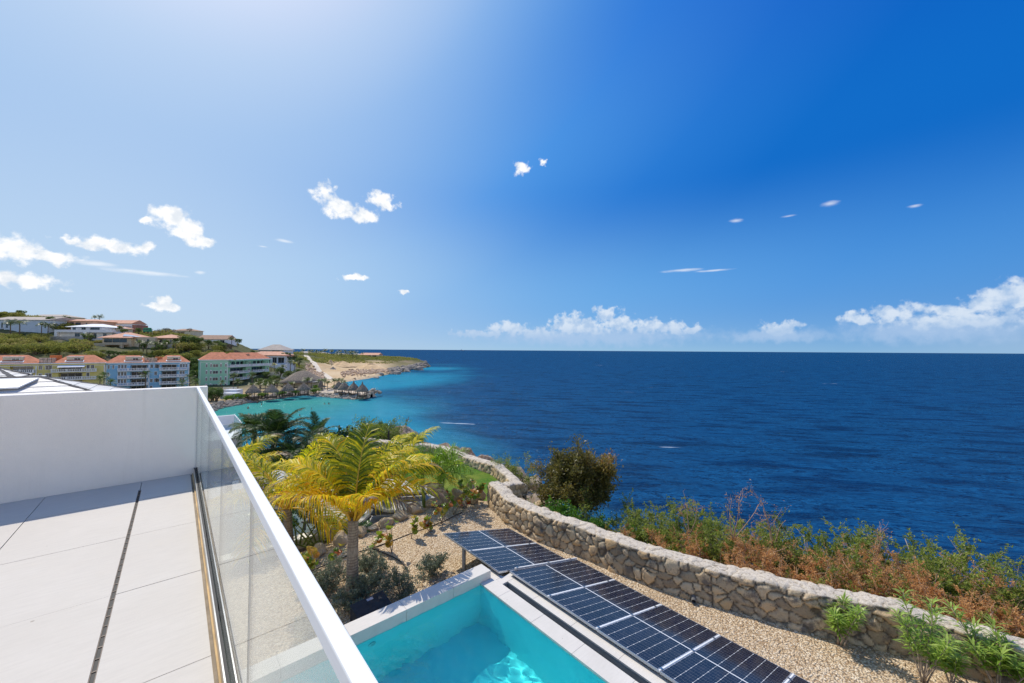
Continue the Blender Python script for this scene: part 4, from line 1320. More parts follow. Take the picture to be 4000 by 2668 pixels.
b2 = P(1130, 2160, DECK); b2[2] = DECK
palm_thing('coconut_palm', 'yellow coconut palm half hidden behind the white handrail, left of the gravel bed palm', b2, b2 + np.array([-.05, .1, 1.2]), .12, .10, ring_fronds(14, 3, 2.5, (5, 80)), [L_COCO, M_RACHIS, M_TRUNK], 15, 'yellow coconut palms below the terrace', frond_kw=KW)
b3 = D(1560, 13.6, DECK)
palm_thing('coconut_palm', 'yellow coconut palm rising behind the gravel bed palm beside the lower deck', b3, b3 + np.array([.05, .05, 1.05]), .11, .10, ring_fronds(9, 8, 2.3, (25, 80), dead=.1, var=(.4, .66)), [L_COCO, M_RACHIS, M_TRUNK], 25, 'yellow coconut palms below the terrace', frond_kw=KW)
b4 = D(905, 13.2, DECK)
palm_thing('coconut_palm', 'yellow coconut palm with browned frond tips nearest the white balcony house', b4, b4 + np.array([.0, .0, 1.2]), .11, .10, ring_fronds(14, 12, 2.1, (15, 72), dead=.6), [L_COCO, M_RACHIS, M_TRUNK], 35, 'yellow coconut palms below the terrace', frond_kw=KW)
# foxtail palms by the lawn
M_SHAFT = simple('green_crownshaft', (.16, .22, .05), .5, .15, 4.0)
M_TRUNK2 = simple('ringed_thin_trunk', (.30, .23, .15), .85, .25, 12.0, .5, 50.0)
FK = dict(nl=60, ll=.34, w=.026, sag=.25, rr=.014, start=.12, vspread=.16, cone=1.3)
f1 = D(1668, 12.9, DECK); palm_thing('foxtail_palm', 'left foxtail palm with thin green trunk beside the lounger', f1, f1 + np.array([-.05, .1, 1.25]), .06, .05, ring_fronds(9, 21, 1.25, (15, 75), (70, 105), 0, (.4, .7)), [L_FOX, M_RACHG, M_SHAFT], 41, 'foxtail palms by the lower deck', shaft=(.35, M_SHAFT), frond_kw=FK)
f2 = D(1728, 13.0, DECK); palm_thing('foxtail_palm', 'right foxtail palm with brown trunk in front of the lawn', f2, f2 + np.array([.1, .05, 1.25]), .06, .05, ring_fronds(11, 22, 1.35, (10, 78), (70, 110), 0, (.35, .75)), [L_FOX, M_RACHG, M_TRUNK2], 42, 'foxtail palms by the lower deck', shaft=(.35, M_SHAFT), frond_kw=FK)
# dark palms behind
DK = dict(nl=54, ll=.75, w=.04, sag=.8, wind=tuple(rt0 * .4), rr=.022, start=.15, vspread=.2)
d1 = D(1070, 22, -4.4); palm_thing('dark_palm', 'big dark green wind-blown palm beside the white balcony house', d1, d1 + np.array([.2, 0, .95]), .14, .12, ring_fronds(24, 31, 2.1, (10, 80), (60, 95), 0, (.2, .6)), [L_DPALM, M_RACHG, M_TRUNK], 51, 'dark palms above the bay', frond_kw=DK)
d2 = D(1140, 20, -4.4); palm_thing('dark_palm', 'dark green palm leaning right above the sea grape hedge', d2, d2 + np.array([.3, 0, .35]), .13, .11, ring_fronds(18, 32, 1.9, (5, 72), (60, 100), 0, (.1, .45)), [L_DPALM, M_RACHG, M_TRUNK], 52, 'dark palms above the bay', frond_kw=DK)
d3 = D(1000, 24, -4.4); palm_thing('dark_palm', 'yellowish green palm just right of the white balcony house', d3, d3 + np.array([.0, 0, .8]), .13, .11, ring_fronds(13, 33, 1.5, (20, 85), (60, 95), 0, (.6, .95)), [L_DPALM, M_RACHG, M_TRUNK], 53, 'dark palms above the bay', frond_kw=DK)
s1 = D(1243, 27, -5.5); palm_thing('small_palm', 'small stiff palm standing alone against the turquoise bay', s1, s1 + np.array([.0, 0, .95]), .16, .13, ring_fronds(15, 34, 1.75, (12, 85), (50, 100), .0, (.3, .8)), [L_DPALM, M_RACHG, M_TRUNK], 54, None, frond_kw=dict(nl=36, ll=.45, w=.05, sag=.2, rr=.025, start=.15, vspread=.2))

# ---------------------------------------------------------------- broad-leaved plants by the lower pool
def paddle_leaf(rng, base, az, el, L, stalk, w, tears=9, var=.5):
    """stalk and a torn paddle blade"""
    mb = MB()
    n = 7; u = np.linspace(0, 1, n)
    e = el - .25 * u
    d = np.stack([np.cos(e) * math.cos(az), np.cos(e) * math.sin(az), np.sin(e)], -1)
    p = np.r_[[np.array(base, float)], np.array(base) + np.cumsum(d[:-1] * stalk / (n - 1), 0)]
    mb.tube(p, np.linspace(.03, .014, n), 6, 1, .4)
    m = 18; v = np.linspace(0, 1, m)
    e2 = e[-1] - 1.1 * v ** 1.4
    d2 = np.stack([np.cos(e2) * math.cos(az), np.cos(e2) * math.sin(az), np.sin(e2)], -1)
    q = np.r_[[p[-1]], p[-1] + np.cumsum(d2[:-1] * L / (m - 1), 0)]
    mb.tube(q, np.linspace(.014, .003, m), 4, 1, .6)
    side = unit(np.cross(d2, np.array([0, 0, 1.0]))); upv = np.cross(side, d2)
    wd = w * np.sin(PI * np.clip(.1 + .88 * v, 0, 1)) ** .6
    for sg in (-1, 1):
        for k in range(m - 1):
            gapk = .0 if rng.random() > tears / m else .25
            a = np.clip(var + rng.normal(0, .12), 0, 1)
            dr = rng.uniform(.0, .35)
            o0 = q[k] + side[k] * sg * wd[k] + upv[k] * wd[k] * (.25 - dr); o1 = q[k + 1] + side[k] * sg * wd[k + 1] + upv[k] * wd[k + 1] * (.25 - dr)
            o1 = o1 + (o0 - o1) * gapk
            mid0 = (q[k] + o0) / 2 + upv[k] * wd[k] * .12; mid1 = (q[k + 1] + o1) / 2 + upv[k] * wd[k] * .12
            mb.add([q[k], q[k + 1], mid1, mid0, o1, o0], [(0, 1, 2, 3), (3, 2, 4, 5)], 0, a)
    return mb


def travellers(name, label, base, n, seed, fan, stalk, L, w, group=None):
    rng = np.random.default_rng(seed)
    t = thing(name, label, 'plant', base, group)
    for i in range(n):
        u = (i / (n - 1) - .5) * 2
        az = va(0 if u > 0 else 180) + rng.normal(0, .25)
        el = R_(90 - abs(u) * fan + rng.normal(0, 4))
        paddle_leaf(rng, np.array(base) + rt0 * u * .35, az, el, L * rng.uniform(.85, 1.1), stalk * rng.uniform(.8, 1.1), w, 9, rng.uniform(.3, .8)).build('leaf', [M_BANANA, M_RACHG], t)
    return t


tb = P(1262, 2145, DECK - .15)
travellers('paddle_leaf_plant', 'fan of tall paddle leaves on thin stalks in front of the lower pool', tb, 11, 3, 46, .95, .75, .2, 'paddle leaved plants at the lower pool')
tb2 = P(1165, 2130, DECK - .15)
travellers('paddle_leaf_plant', 'broad paddle leaves beside the handrail left of the lower pool', tb2, 8, 5, 60, .85, .9, .24, 'paddle leaved plants at the lower pool')

# ---------------------------------------------------------------- scrub behind the long wall
SCR = 'scrub bushes between the long stone wall and the sea'
def scrub(kind, label, seed, loc, **kw):
    base = dict(H=2.0, R=1.7, nmain=11, sub=6, twig=6, r0=.026, leaves=24, leaf=(.08, .038), jitter=.03, lift=.02, seed=seed, var=(.15, .95))
    base.update(kw)
    return woody_thing('scrub_bush', label, 'bush', SCR, (M_TWIG if kind != 'g' else M_TWIG2, L_ACACIA, L_DRY), loc=loc, **base)


GREEN_L = 'feathery green thorn bush in the mixed scrub behind the long stone wall'
BROWN_L = 'dried brown bush in the mixed scrub behind the long stone wall'
MIX_L = 'half dead thorn bush, green and rusty brown, in the scrub behind the long stone wall'
scr_protos = {
    'g': [scrub('g', GREEN_L, 101, (0, 0, -50)), scrub('g', GREEN_L, 102, (0, 0, -50), R=2.0, H=1.9, flat=.3), scrub('g', GREEN_L, 103, (0, 0, -50), H=2.3, R=1.5)],
    'b': [scrub('b', BROWN_L, 111, (0, 0, -50), dry=1.0, bare=.3, leaves=16, leaf=(.065, .025), H=1.4), scrub('b', BROWN_L, 112, (0, 0, -50), dry=1.0, bare=.4, leaves=16, leaf=(.065, .025), R=1.9, H=1.2, wander=.34)],
    'm': [scrub('m', MIX_L, 121, (0, 0, -50), dry=.5, bare=.2), scrub('m', MIX_L, 122, (0, 0, -50), dry=.4, bare=.25, wander=.3, H=1.8)],
}
used = {}
def put_scrub(kind, k, px, d, top_y, rz, sc=1.0, label=None):
    """stands on the slope behind the wall; its top reaches height z"""
    pr = scr_protos[kind][k % len(scr_protos[kind])]
    q = D(px, d, 0)
    z = Zat(px, top_y, d)
    hh = {'g': [2.0, 1.7, 2.3], 'b': [1.5, 1.35], 'm': [2.0, 1.8]}[kind][k % len(scr_protos[kind])] * 1.0 * sc
    loc = (q[0], q[1], z - hh)
    if (kind, k) not in used:
        used[(kind, k)] = 1; place(pr, loc, rz, sc)
        if label: pr['label'] = label
    else:
        copy_thing(pr, loc, rz, sc, label)


L_ = [  # kind, proto, px, forward distance, picture row of its top, turn, scale
    ('g', 0, 2290, 13.0, 2010, 0.4, .75), ('g', 1, 2400, 12.4, 1985, 1.0, .85), ('g', 2, 2520, 12.2, 1985, 2.0, .9), ('g', 0, 2630, 12.0, 1985, 3.0, .95), ('g', 2, 2740, 11.4, 2005, .3, .9),
    ('g', 1, 2830, 11.6, 2010, 4.0, .9), ('g', 0, 2930, 10.8, 2040, 1.4, .9), ('g', 2, 3030, 10.8, 2040, 5.2, .85), ('m', 1, 3110, 10.2, 2105, .2, .9), ('g', 0, 3190, 10.2, 2070, 1.9, .85), ('g', 2, 3290, 9.7, 2115, 2.2, .85),
    ('g', 1, 3390, 9.6, 2130, 2.9, .9), ('g', 2, 3560, 9.6, 2085, .8, 1.0), ('g', 0, 3680, 9.4, 2100, 5.5, .95), ('m', 1, 3780, 8.9, 2200, 3.3, .85), ('g', 1, 3890, 8.7, 2240, .5, .85), ('b', 1, 3960, 8.2, 2270, 1.1, .85), ('g', 2, 4080, 8.2, 2260, 1.1, .85),
    ('m', 0, 2520, 10.7, 2080, 4.4, .6), ('m', 1, 2660, 10.2, 2120, 2.5, .7), ('m', 0, 2790, 9.9, 2130, 3.8, .7), ('b', 0, 2880, 9.7, 2150, .9, .6), ('b', 1, 2960, 9.4, 2160, 5.0, .75), ('m', 0, 3090, 9.1, 2180, 1.2, .7), ('m', 1, 3180, 8.8, 2200, 4.7, .6),
    ('m', 1, 3260, 8.7, 2215, .1, .75), ('b', 0, 3380, 8.5, 2225, 2.8, .75), ('m', 1, 3490, 8.3, 2260, 1.7, .7), ('b', 0, 3590, 8.1, 2290, 4.1, .7), ('m', 0, 3680, 7.9, 2290, 3.6, .55), ('b', 1, 3770, 7.7, 2340, 2.0, .7), ('m', 0, 3880, 7.5, 2380, 5.6, .65), ('m', 1, 3990, 7.3, 2380, 5.1, .55),
    ('b', 2, 2450, 11.3, 2070, 3.9, .55), ('m', 1, 2600, 11.4, 2050, 0.6, .6), ('m', 0, 2750, 10.7, 2090, 2.7, .55), ('b', 1, 3330, 9.1, 2180, 1.5, .5), ('m', 0, 3480, 8.9, 2170, 4.2, .6), ('b', 0, 2900, 10.3, 2085, 5.9, .6), ('b', 1, 3430, 9.2, 2160, .7, .6)]
for kind, k, px, d, ty, rz, sc in L_:
    put_scrub(kind, k, px, d, ty, rz, sc)
# tall dead shoots standing over the scrub
for i, (px, d, ty, h, lb) in enumerate([(2860, 10.3, 1915, 1.35, 'tall reddish dead shoot rising highest over the scrub'), (3010, 10.2, 1945, 1.3, 'forked dead shoot standing right of the tallest one'), (2690, 11, 1975, .8, 'short dead shoot left of the tallest one'), (3400, 9.6, 2055, .9, 'thin dead twig over the scrub nearest the right end')]):
    br, gl, dl = woody(300 + i, h, .35, 3, 4, 3, .016, leaves=5, leaf=(.05, .018), dry=1.0, bare=.5, lift=.2, minel=1.0)
    t = thing('dead_shoot', lb, 'dead branch', (0, 0, 0), 'dead shoots above the scrub')
    br.build('branches', [M_TWIG], t); dl.build('dry_foliage', [L_DRY], t)
    q = D(px, d, Zat(px, ty, d) - h * .95); t.location = [float(x) for x in q]
# bright green bush, small thorn shrub, dark autumn tree on the ledge
woody_thing('green_bush', 'glossy bright green bush behind the stone wall under the dark tree', 'bush', None, (M_BARK, L_BRIGHT, L_DRY), seed=131, H=1.0, R=1.35, nmain=14, sub=7, twig=6, r0=.02, leaves=18, leaf=(.085, .055), loc=D(2165, 12.0, -4.45), var=(.1, 1.0))
woody_thing('green_bush', 'bright green bush leaning on the stone wall at the start of the scrub', 'bush', None, (M_BARK, L_BRIGHT, L_DRY), seed=132, H=.95, R=1.2, nmain=12, sub=7, twig=6, r0=.02, leaves=16, leaf=(.08, .05), loc=D(2290, 11.6, -4.5), var=(.05, .9))
woody_thing('thorn_shrub', 'wispy thorn shrub beside the pale boulder on the soil ledge', 'shrub', None, (M_TWIG2, L_ACACIA, L_DRY), seed=133, H=1.5, R=1.5, nmain=9, sub=6, twig=6, r0=.03, leaves=14, leaf=(.085, .03), loc=D(2000, 17.5, -4.9), aspect=(1, 1, 1), var=(.2, .9))
t = thing('autumn_tree', 'rounded dark olive and reddish tree standing on the soil ledge against the sea', 'tree', (0, 0, 0))
BR, GL = MB(), MB()
rng_ = np.random.default_rng(77)
p = curve_path((0, 0, -.5), (.1, 0, 1), 1.5, 5, rng_, .08); BR.tube(p, np.linspace(.13, .09, 6), 9)
for s_, (cx, cz, h, r_) in enumerate([(0, .9, 2.0, 1.5), (.7, .9, 1.7, 1.35), (-.8, .8, 1.8, 1.2), (1.1, .5, .9, 1.1), (0, .7, 1.1, 1.6), (.35, 1.1, 2.0, 1.0)]):
    b_, g_, _ = woody(400 + s_, h, r_, 9, 7, 7, .04, leaves=17, leaf=(.12, .06), start=(cx * .35, rng_.normal(0, .15), cz), jitter=.09, minel=.0, var=(.0, .9))
    for v_, f_, a_ in ((b_.V, b_.F, b_.A),):
        for (F_, m_, s2) in f_: BR.F.append((F_ + BR.n, m_, s2))
        BR.V += v_; BR.A += a_; BR.n += b_.n
    V_ = np.concatenate(g_.V); A_ = np.concatenate(g_.A)
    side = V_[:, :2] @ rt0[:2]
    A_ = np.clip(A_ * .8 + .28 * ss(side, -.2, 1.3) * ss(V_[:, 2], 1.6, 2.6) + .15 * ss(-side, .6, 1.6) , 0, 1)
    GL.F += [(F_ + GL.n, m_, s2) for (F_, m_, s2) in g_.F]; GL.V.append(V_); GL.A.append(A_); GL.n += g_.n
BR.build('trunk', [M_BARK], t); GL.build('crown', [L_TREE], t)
t.location = [float(x) for x in D(2245, 15.0, -4.75)]; t.scale = (.9, .9, .86)

# ---------------------------------------------------------------- oleander-like plants along the wall
def lance_plant(label, loc, seed, H, n=5, whorls=5, lean=(0, 0)):
    rng = np.random.default_rng(seed)
    t = thing('oleander_plant', label, 'plant', loc, 'lance leaved plants in front of the stone wall')
    st, lf = MB(), MB()
    for i in range(n):
        az = 2 * PI * i / n + rng.uniform(-.5, .5)
        p = curve_path(np.array(loc) + rng.normal(0, .02, 3) * (1, 1, 0), (math.cos(az) * .38 + lean[0], math.sin(az) * .38 + lean[1], 1), H * rng.uniform(.6, 1.05), 6, rng, .07, .05)
        st.tube(p, np.linspace(.011, .005, 7), 5)
        for k in range(whorls * 3):
            u = 6 * (1 - .6 * (k / (whorls * 3)) ** 1.2); i0 = min(int(u), 5); q = p[i0] + (p[i0 + 1] - p[i0]) * (u - i0)
            m = 4
            for h in range(m):
                a2 = 2 * PI * (h + .37 * k) / m; el = rng.uniform(.15, 1.0)
                d = np.array([math.cos(a2) * math.cos(el), math.sin(a2) * math.cos(el), math.sin(el)])
                l = rng.uniform(.14, .23); d2 = unit(d + np.array([0, 0, -.45])); w = .014
                s_ = unit(np.cross(d, [0, 0, 1.0])); q1 = q + d * l * .5; q2 = q1 + d2 * l * .5
                lf.add([q, q1 - s_ * w, q2, q1 + s_ * w], [(0, 1, 2, 3)], 0, float(np.clip(rng.normal(.55 + .3 * (1 - k / 12), .2), 0, 1)))
    st.build('stem', [M_TWIG2], t); lf.build('foliage', [L_LANCE], t)
    return t


lance_plant('young lance leaved plant standing alone in the gravel by the wall', P(3281, 2522, GRV), 1, .95, 6)
lance_plant('dense lance leaved plant second from the right by the wall', P(3610, 2665, GRV), 2, 1.2, 9)
lance_plant('twiggy lance leaved plant nearest the right edge by the wall', P(3850, 2625, GRV) + [-.45, -.1, 0], 3, 1.1, 7)
lance_plant('low lance leaved plant in the bottom right corner', P(4000, 2680, GRV) + [-.4, 0, 0], 4, .8, 6)
lance_plant('small leaning lance leaved plant between the two bigger ones', P(3720, 2640, GRV) + [-.3, 0, 0], 5, .7, 5)

# ---------------------------------------------------------------- silver shrubs
for i, (px, py, h, r, lb) in enumerate([(1300, 2300, .62, .48, 'grey green shrub close to the white handrail'), (1430, 2330, .62, .26, 'slender grey green shrub right of the palm trunk'), (1560, 2330, .55, .40, 'dense silver green shrub against the pool coping'), (1690, 2250, .45, .42, 'silver shrub nearest the end of the pool coping'), (1370, 2395, .4, .42, 'low grey green shrub between palm trunk and black pump box'), (1445, 2250, .55, .16, 'upright single silver shrub beside the palm'), (1230, 2330, .5, .4, 'grey green shrub partly behind the white handrail')]):
    woody_thing('silver_shrub', lb, 'shrub', 'silver leaved shrubs in the gravel bed', (M_TWIG2, L_SILVER, L_DRY), names=('branches', 'foliage', 'dry_foliage'), seed=150 + i, H=h, R=r, nmain=13, sub=6, twig=4, r0=.009, leaves=9, leaf=(.05, .02), jitter=.02, minel=.5, loc=P(px, py, GRV), var=(.0, 1.0))

# ---------------------------------------------------------------- sea grape seedlings with round leaves
def grape(label, loc, seed, H, nst=2, nl=9, r=.055, arch=0.0):
    rng = np.random.default_rng(seed)
    t = thing('sea_grape_plant', label, 'plant', loc, 'young sea grapes along the boulder edge')
    st, lf = MB(), MB()
    for i in range(nst):
        d = np.array([rng.normal(0, .25), rng.normal(0, .25), 1]) + np.r_[rt0[:2] * arch * (1 if i % 2 else .4), 0]
        p = curve_path(np.array(loc) + rng.normal(0, .03, 3) * (1, 1, 0), d, H * rng.uniform(.75, 1.05), 6, rng, .12, .03)
        st.tube(p, np.linspace(.013, .006, 7), 5)
        for k in range(nl):
            u = 6 * rng.uniform(.25, 1.0); i0 = min(int(u), 5); q = p[i0] + (p[i0 + 1] - p[i0]) * (u - i0)
            a = rng.uniform(0, 2 * PI); q = q + np.array([math.cos(a), math.sin(a), .2]) * rng.uniform(.03, .09)
            n_ = unit(np.array([rng.normal(0, .6), rng.normal(0, .6), 1])); e1 = unit(np.cross(n_, [.3, .8, .1])); e2 = np.cross(n_, e1)
            rr = r * rng.uniform(.7, 1.25); an = np.arange(9) * 2 * PI / 9
            ring = q + rr * (e1[None] * np.cos(an)[:, None] + e2[None] * np.sin(an)[:, None]) + n_[None] * rr * .25 * (np.cos(2 * an)[:, None])
            V = np.r_[[q], ring]
            lf.add(V, [(0, 1 + j, 1 + (j + 1) % 9) for j in range(9)], 0, float(np.clip(rng.beta(1.3, 1.5), 0, 1)))
    st.build('stem', [M_TWIG2], t); lf.build('foliage', [L_GRAPE], t)
    return t


for i, (px, py, h, ns, nl, ar, lb) in enumerate([
    (1215, 2250, .75, 3, 8, 0, 'yellow leaved sea grape seedling closest to the handrail'), (1300, 2215, .55, 2, 5, 0, 'sea grape seedling between handrail and palm trunk'), (1450, 2150, .6, 2, 6, .3, 'leggy sea grape seedling just right of the palm trunk'),
    (1530, 2160, .9, 2, 7, 0, 'tall sea grape seedling in front of the lounger head'), (1600, 2110, .75, 2, 9, 0, 'sea grape seedling with orange leaves before the big pale boulder'), (1675, 2080, .55, 3, 8, 0, 'low bronze leaved sea grape seedling by the hose'),
    (1725, 2045, .9, 3, 9, 0, 'sea grape seedling on the lawn side of the hose'), (1775, 2010, 1.35, 3, 17, .5, 'largest sea grape with arching grey branches at the lawn corner'), (1820, 1985, 1.0, 3, 12, .6, 'sea grape with reddish leaves leaning over the boulder wall'), (1870, 1960, .6, 2, 8, .2, 'sea grape against the end of the stone wall')]):
    grape(lb, P(px, py, GRV), 200 + i, h, ns, nl, .078, ar)
# sea grape hedge beyond
t = woody_thing('sea_grape_hedge', 'dense dark glossy sea grape hedge in front of the bay', 'hedge', None, (M_BARK, L_DARK, L_DRY), seed=160, H=1.35, R=2.0, nmain=20, sub=8, twig=6, r0=.035, leaves=16, leaf=(.20, .17), jitter=.12, loc=D(1320, 21.0, -5.0), var=(.0, .75), minel=.1)
copy_thing(t, D(1375, 23.0, -4.9), 2.0, .7, 'rounded sea grape bush at the right end of the dark hedge')
copy_thing(t, D(1240, 20.5, -5.0), 4.0, .7, 'sea grape bush under the dark palms left of the hedge')
copy_thing(t, D(1600, 26.5, -4.75), 1.0, .25, 'small sea grape bush at the corner of the lawn wall')
# wind-swept tree by the fence
t = woody_thing('divi_divi_tree', 'flat topped wind-swept tree beside the black fence above the bay', 'tree', None, (M_BARK, L_ACACIA, L_DRY), names=('trunk', 'crown', 'dry_foliage'), seed=171, H=1.0, R=2.6, nmain=18, sub=9, twig=7, r0=.05, leaves=15, leaf=(.15, .06), jitter=.10, flat=.8, lift=-.02, trunk=.3, loc=D(1440, 31.0, -6.15), var=(.0, .75), minel=.1)
t.scale = (1.0, 1.0, 1.0)
woody_thing('thorn_shrub', 'low dark shrub on the rock point right of the wind-swept tree', 'shrub', None, (M_BARK, L_ACACIA, L_DRY), seed=172, H=.9, R=1.3, nmain=10, sub=6, twig=5, r0=.03, leaves=14, leaf=(.12, .05), loc=D(1500, 33, -5.9), var=(.0, .5))
woody_thing('thorn_shrub', 'grassy shrub at the corner of the lawn wall above the sea', 'shrub', None, (M_TWIG2, L_ACACIA, L_DRY), seed=173, H=.7, R=.9, nmain=12, sub=5, twig=5, r0=.015, leaves=12, leaf=(.10, .03), loc=D(1625, 25.5, -4.7), var=(.3, 1.0))
# ================================================================ garden objects
M_ROCK = simple('limestone_boulder', (.44, .37, .275), .9, .3, 2.5, .9, 14.0, attr=True, col2=(.42, .29, .15))
M_GREYROCK = simple('dark_shore_rock', (.20, .175, .15), .9, .35, 1.5, .9, 6.0, attr=True, col2=(.34, .29, .24))
M_PALEROCK = simple('pale_breakwater_rock', (.50, .43, .34), .9, .3, .8, .9, 3.0, attr=True, col2=(.34, .28, .22))


def ico(sub=3):
    import bmesh
    bm = bmesh.new(); bmesh.ops.create_icosphere(bm, subdivisions=sub, radius=1.0)
    V = np.array([v.co[:] for v in bm.verts]); F = np.array([[v.index for v in f.verts] for f in bm.faces]); bm.free()
    return V, F


ICO2, ICO3, ICO4 = ico(2), ico(3), ico(4)


def boulder_mesh(mb, c, r, seed, lv=ICO3, cut=.82, rough=.35, m=0):
    V, F = lv
    rng = np.random.default_rng(seed)
    v = V.copy()
    for k in range(12):                      # flatten against random planes: facets
        n = unit(rng.normal(0, 1, 3)); h = rng.uniform(cut * .62, .95)
        dd = v @ n; v = v - np.where(dd > h, (dd - h) * .93, 0)[:, None] * n
    v = v * (1 + rough * (fbm(V * 1.0 + seed, 1.6, 4) - .5)[:, None] + .16 * (fbm(V + seed * 3, 5, 4) - .5)[:, None])
    mb.add(v * np.array(r) + np.array(c), F, m, np.clip(fbm(V + seed, 1.3, 3) * 1.6 - .3, 0, 1), True)


def boulder(name, label, c, r, seed, mat, group=None, rz=0, lv=ICO3, cat='boulder'):
    mb = MB(); boulder_mesh(mb, (0, 0, 0), r, seed, lv)
    o = mb.build(name, [mat]); o.location = [float(x) for x in c]; o.rotation_euler = (0, 0, rz)
    return tag(o, label, cat, group)


BG = 'boulders edging the gravel bed'
for i, (px, py, rx, ry, rz_, lb) in enumerate([
    (1195, 2210, .42, .30, .26, 'ochre boulder closest to the white handrail'), (1245, 2168, .30, .26, .24, 'ochre boulder beside the broad paddle leaves'), (1335, 2120, .34, .28, .27, 'round ochre boulder just left of the palm trunk'),
    (1405, 2092, .28, .24, .22, 'ochre boulder just right of the palm trunk'), (1460, 2070, .22, .22, .16, 'small pale boulder below the deck planks'), (1510, 2055, .34, .26, .2, 'pale boulder below the lounger head'),
    (1565, 2030, .40, .28, .22, 'long pale boulder in front of the lounger'), (1625, 2000, .52, .34, .30, 'big white grey boulder in the middle of the boulder edge'), (1690, 1975, .40, .3, .26, 'pale boulder at the foot of the right foxtail palm'),
    (1735, 1960, .34, .3, .34, 'tan boulder at the lawn edge left of the big sea grape'), (1790, 1945, .34, .3, .34, 'tan boulder behind the big sea grape'), (1835, 1930, .34, .28, .42, 'upper tan boulder of the pile beside the stone wall'),
    (1880, 1945, .30, .28, .40, 'tan boulder touching the end of the stone wall'), (1850, 1965, .26, .24, .22, 'lower tan boulder of the pile beside the stone wall'), (1805, 1980, .18, .18, .14, 'small brown boulder at the foot of the pile'), (1862, 1985, .15, .14, .12, 'fist sized tan boulder in front of the pile')]):
    q = P(px, py, GRV)
    boulder('boulder', lb, q + np.array([0, .05, rz_ * .25]), (rx * .8, ry * .8, rz_ * .8), 20 + i, M_ROCK, BG, rz=i * .7, lv=ICO4)
for i, (px, d, z, r, lb) in enumerate([(2055, 18.0, -4.75, (.9, .7, .55), 'large grey boulder on the soil ledge behind the thorn shrub'), (2120, 15.6, -4.7, (.45, .4, .3), 'pale rock on the soil ledge left of the dark tree'), (2160, 14.4, -4.75, (.35, .3, .22), 'small pale rock below the dark tree'), (2085, 16.5, -4.8, (.3, .25, .2), 'small rock between the thorn shrub and the dark tree')]):
    boulder('boulder', lb, D(px, d, z), r, 60 + i, M_ROCK, 'rocks on the soil ledge', i * 1.3, ICO4)
# irrigation hose
M_HOSE = simple('black_hose', (.03, .027, .025), .6, .2, 8.0)
def hose(label, pts, r=.014):
    p = np.array([P(x, y, GRV + .02) for x, y in pts])
    u = np.linspace(0, len(p) - 1, len(p) * 8)
    q = np.stack([np.interp(u, np.arange(len(p)), p[:, i]) for i in range(3)], -1)
    k = np.ones(7) / 7
    for i in range(2): q[3:-3, i] = np.convolve(q[:, i], k, 'valid')
    q[:, 2] = GRV + .022 + .03 * (vnoise(q, 1.5) - .4)
    mb = MB(); mb.tube(q, r, 6)
    tag(mb.build('irrigation_hose', [M_HOSE]), label, 'hose')
hose('black irrigation hose running along the row of sea grapes', [(1160, 2262), (1210, 2235), (1300, 2195), (1390, 2160), (1453, 2143), (1520, 2118), (1600, 2085), (1670, 2062), (1740, 2035), (1805, 2003)])
hose('black hose branching from the row towards the silver shrubs', [(1455, 2145), (1500, 2163), (1540, 2180), (1575, 2202), (1590, 2225), (1595, 2250)])
hose('short black hose end lying between the two silver shrubs', [(1505, 2256), (1540, 2248), (1580, 2249)])
# pump box
t = thing('pump_box', 'black pool pump housing with a small grey label beside the pool coping', 'pump housing', P(1430, 2400, GRV))
c = (P(1395, 2400, -3.42) + P(1500, 2375, -3.42)) / 2; c[2] = GRV
M_BOX = simple('black_fabric_cover', (.022, .025, .032), .75, .3, 9.0, .4, 120.0)
a_ = math.radians(4); Rz = np.array([[math.cos(a_), -math.sin(a_), 0], [math.sin(a_), math.cos(a_), 0], [0, 0, 1]])
c = np.array([2.83, 7.17, GRV])
Rx = np.array([[1, 0, 0], [0, math.cos(.22), -math.sin(.22)], [0, math.sin(.22), math.cos(.22)]])
mb = MB(); mb.box((-.29, -.22, .0), (-.27, .26, .30), 0, .5, Rz, c); mb.box((.27, -.22, .0), (.29, .26, .30), 0, .5, Rz, c); mb.box((-.27, .24, .0), (.27, .26, .30), 0, .5, Rz, c); mb.build('body', [M_BOX], t)
mb = MB(); mb.box((-.32, -.30, .33), (.32, .30, .352), 0, .5, Rz @ Rx, c); bevel(mb.build('lid', [M_BOX], t), .008)
mb = MB(); mb.box((-.03, .20, .3525), (.09, .255, .356), 0, .5, Rz @ Rx, c); bevel(mb.build('label_plate', [simple('grey_label', (.35, .36, .42), .5, .25, 60.0)], t), .012)
mb = MB(); mb.tube([c + Rz @ np.array(q) for q in [(-.05, -.02, .12), (-.05, .16, .12)]], .10, 14); mb.build('motor', [M_DARK], t)
t = thing('drain_pipe', 'bent white plastic pipe leaving the black pump box', 'pipe', c)
pp = [np.array(q) + c for q in [(-.26, -.05, .16), (-.34, -.06, .165), (-.40, -.09, .15), (-.42, -.16, .09), (-.405, -.22, .03), (-.39, -.26, -.08)]]
mb = MB(); mb.tube(pp, .036, 12); mb.build('pipe', [simple('white_pvc', (.62, .61, .58), .5, .1, 9.0)], t)
mb = MB(); mb.tube(pp[:2], .045, 12); mb.build('collar', [M_DARK], t)
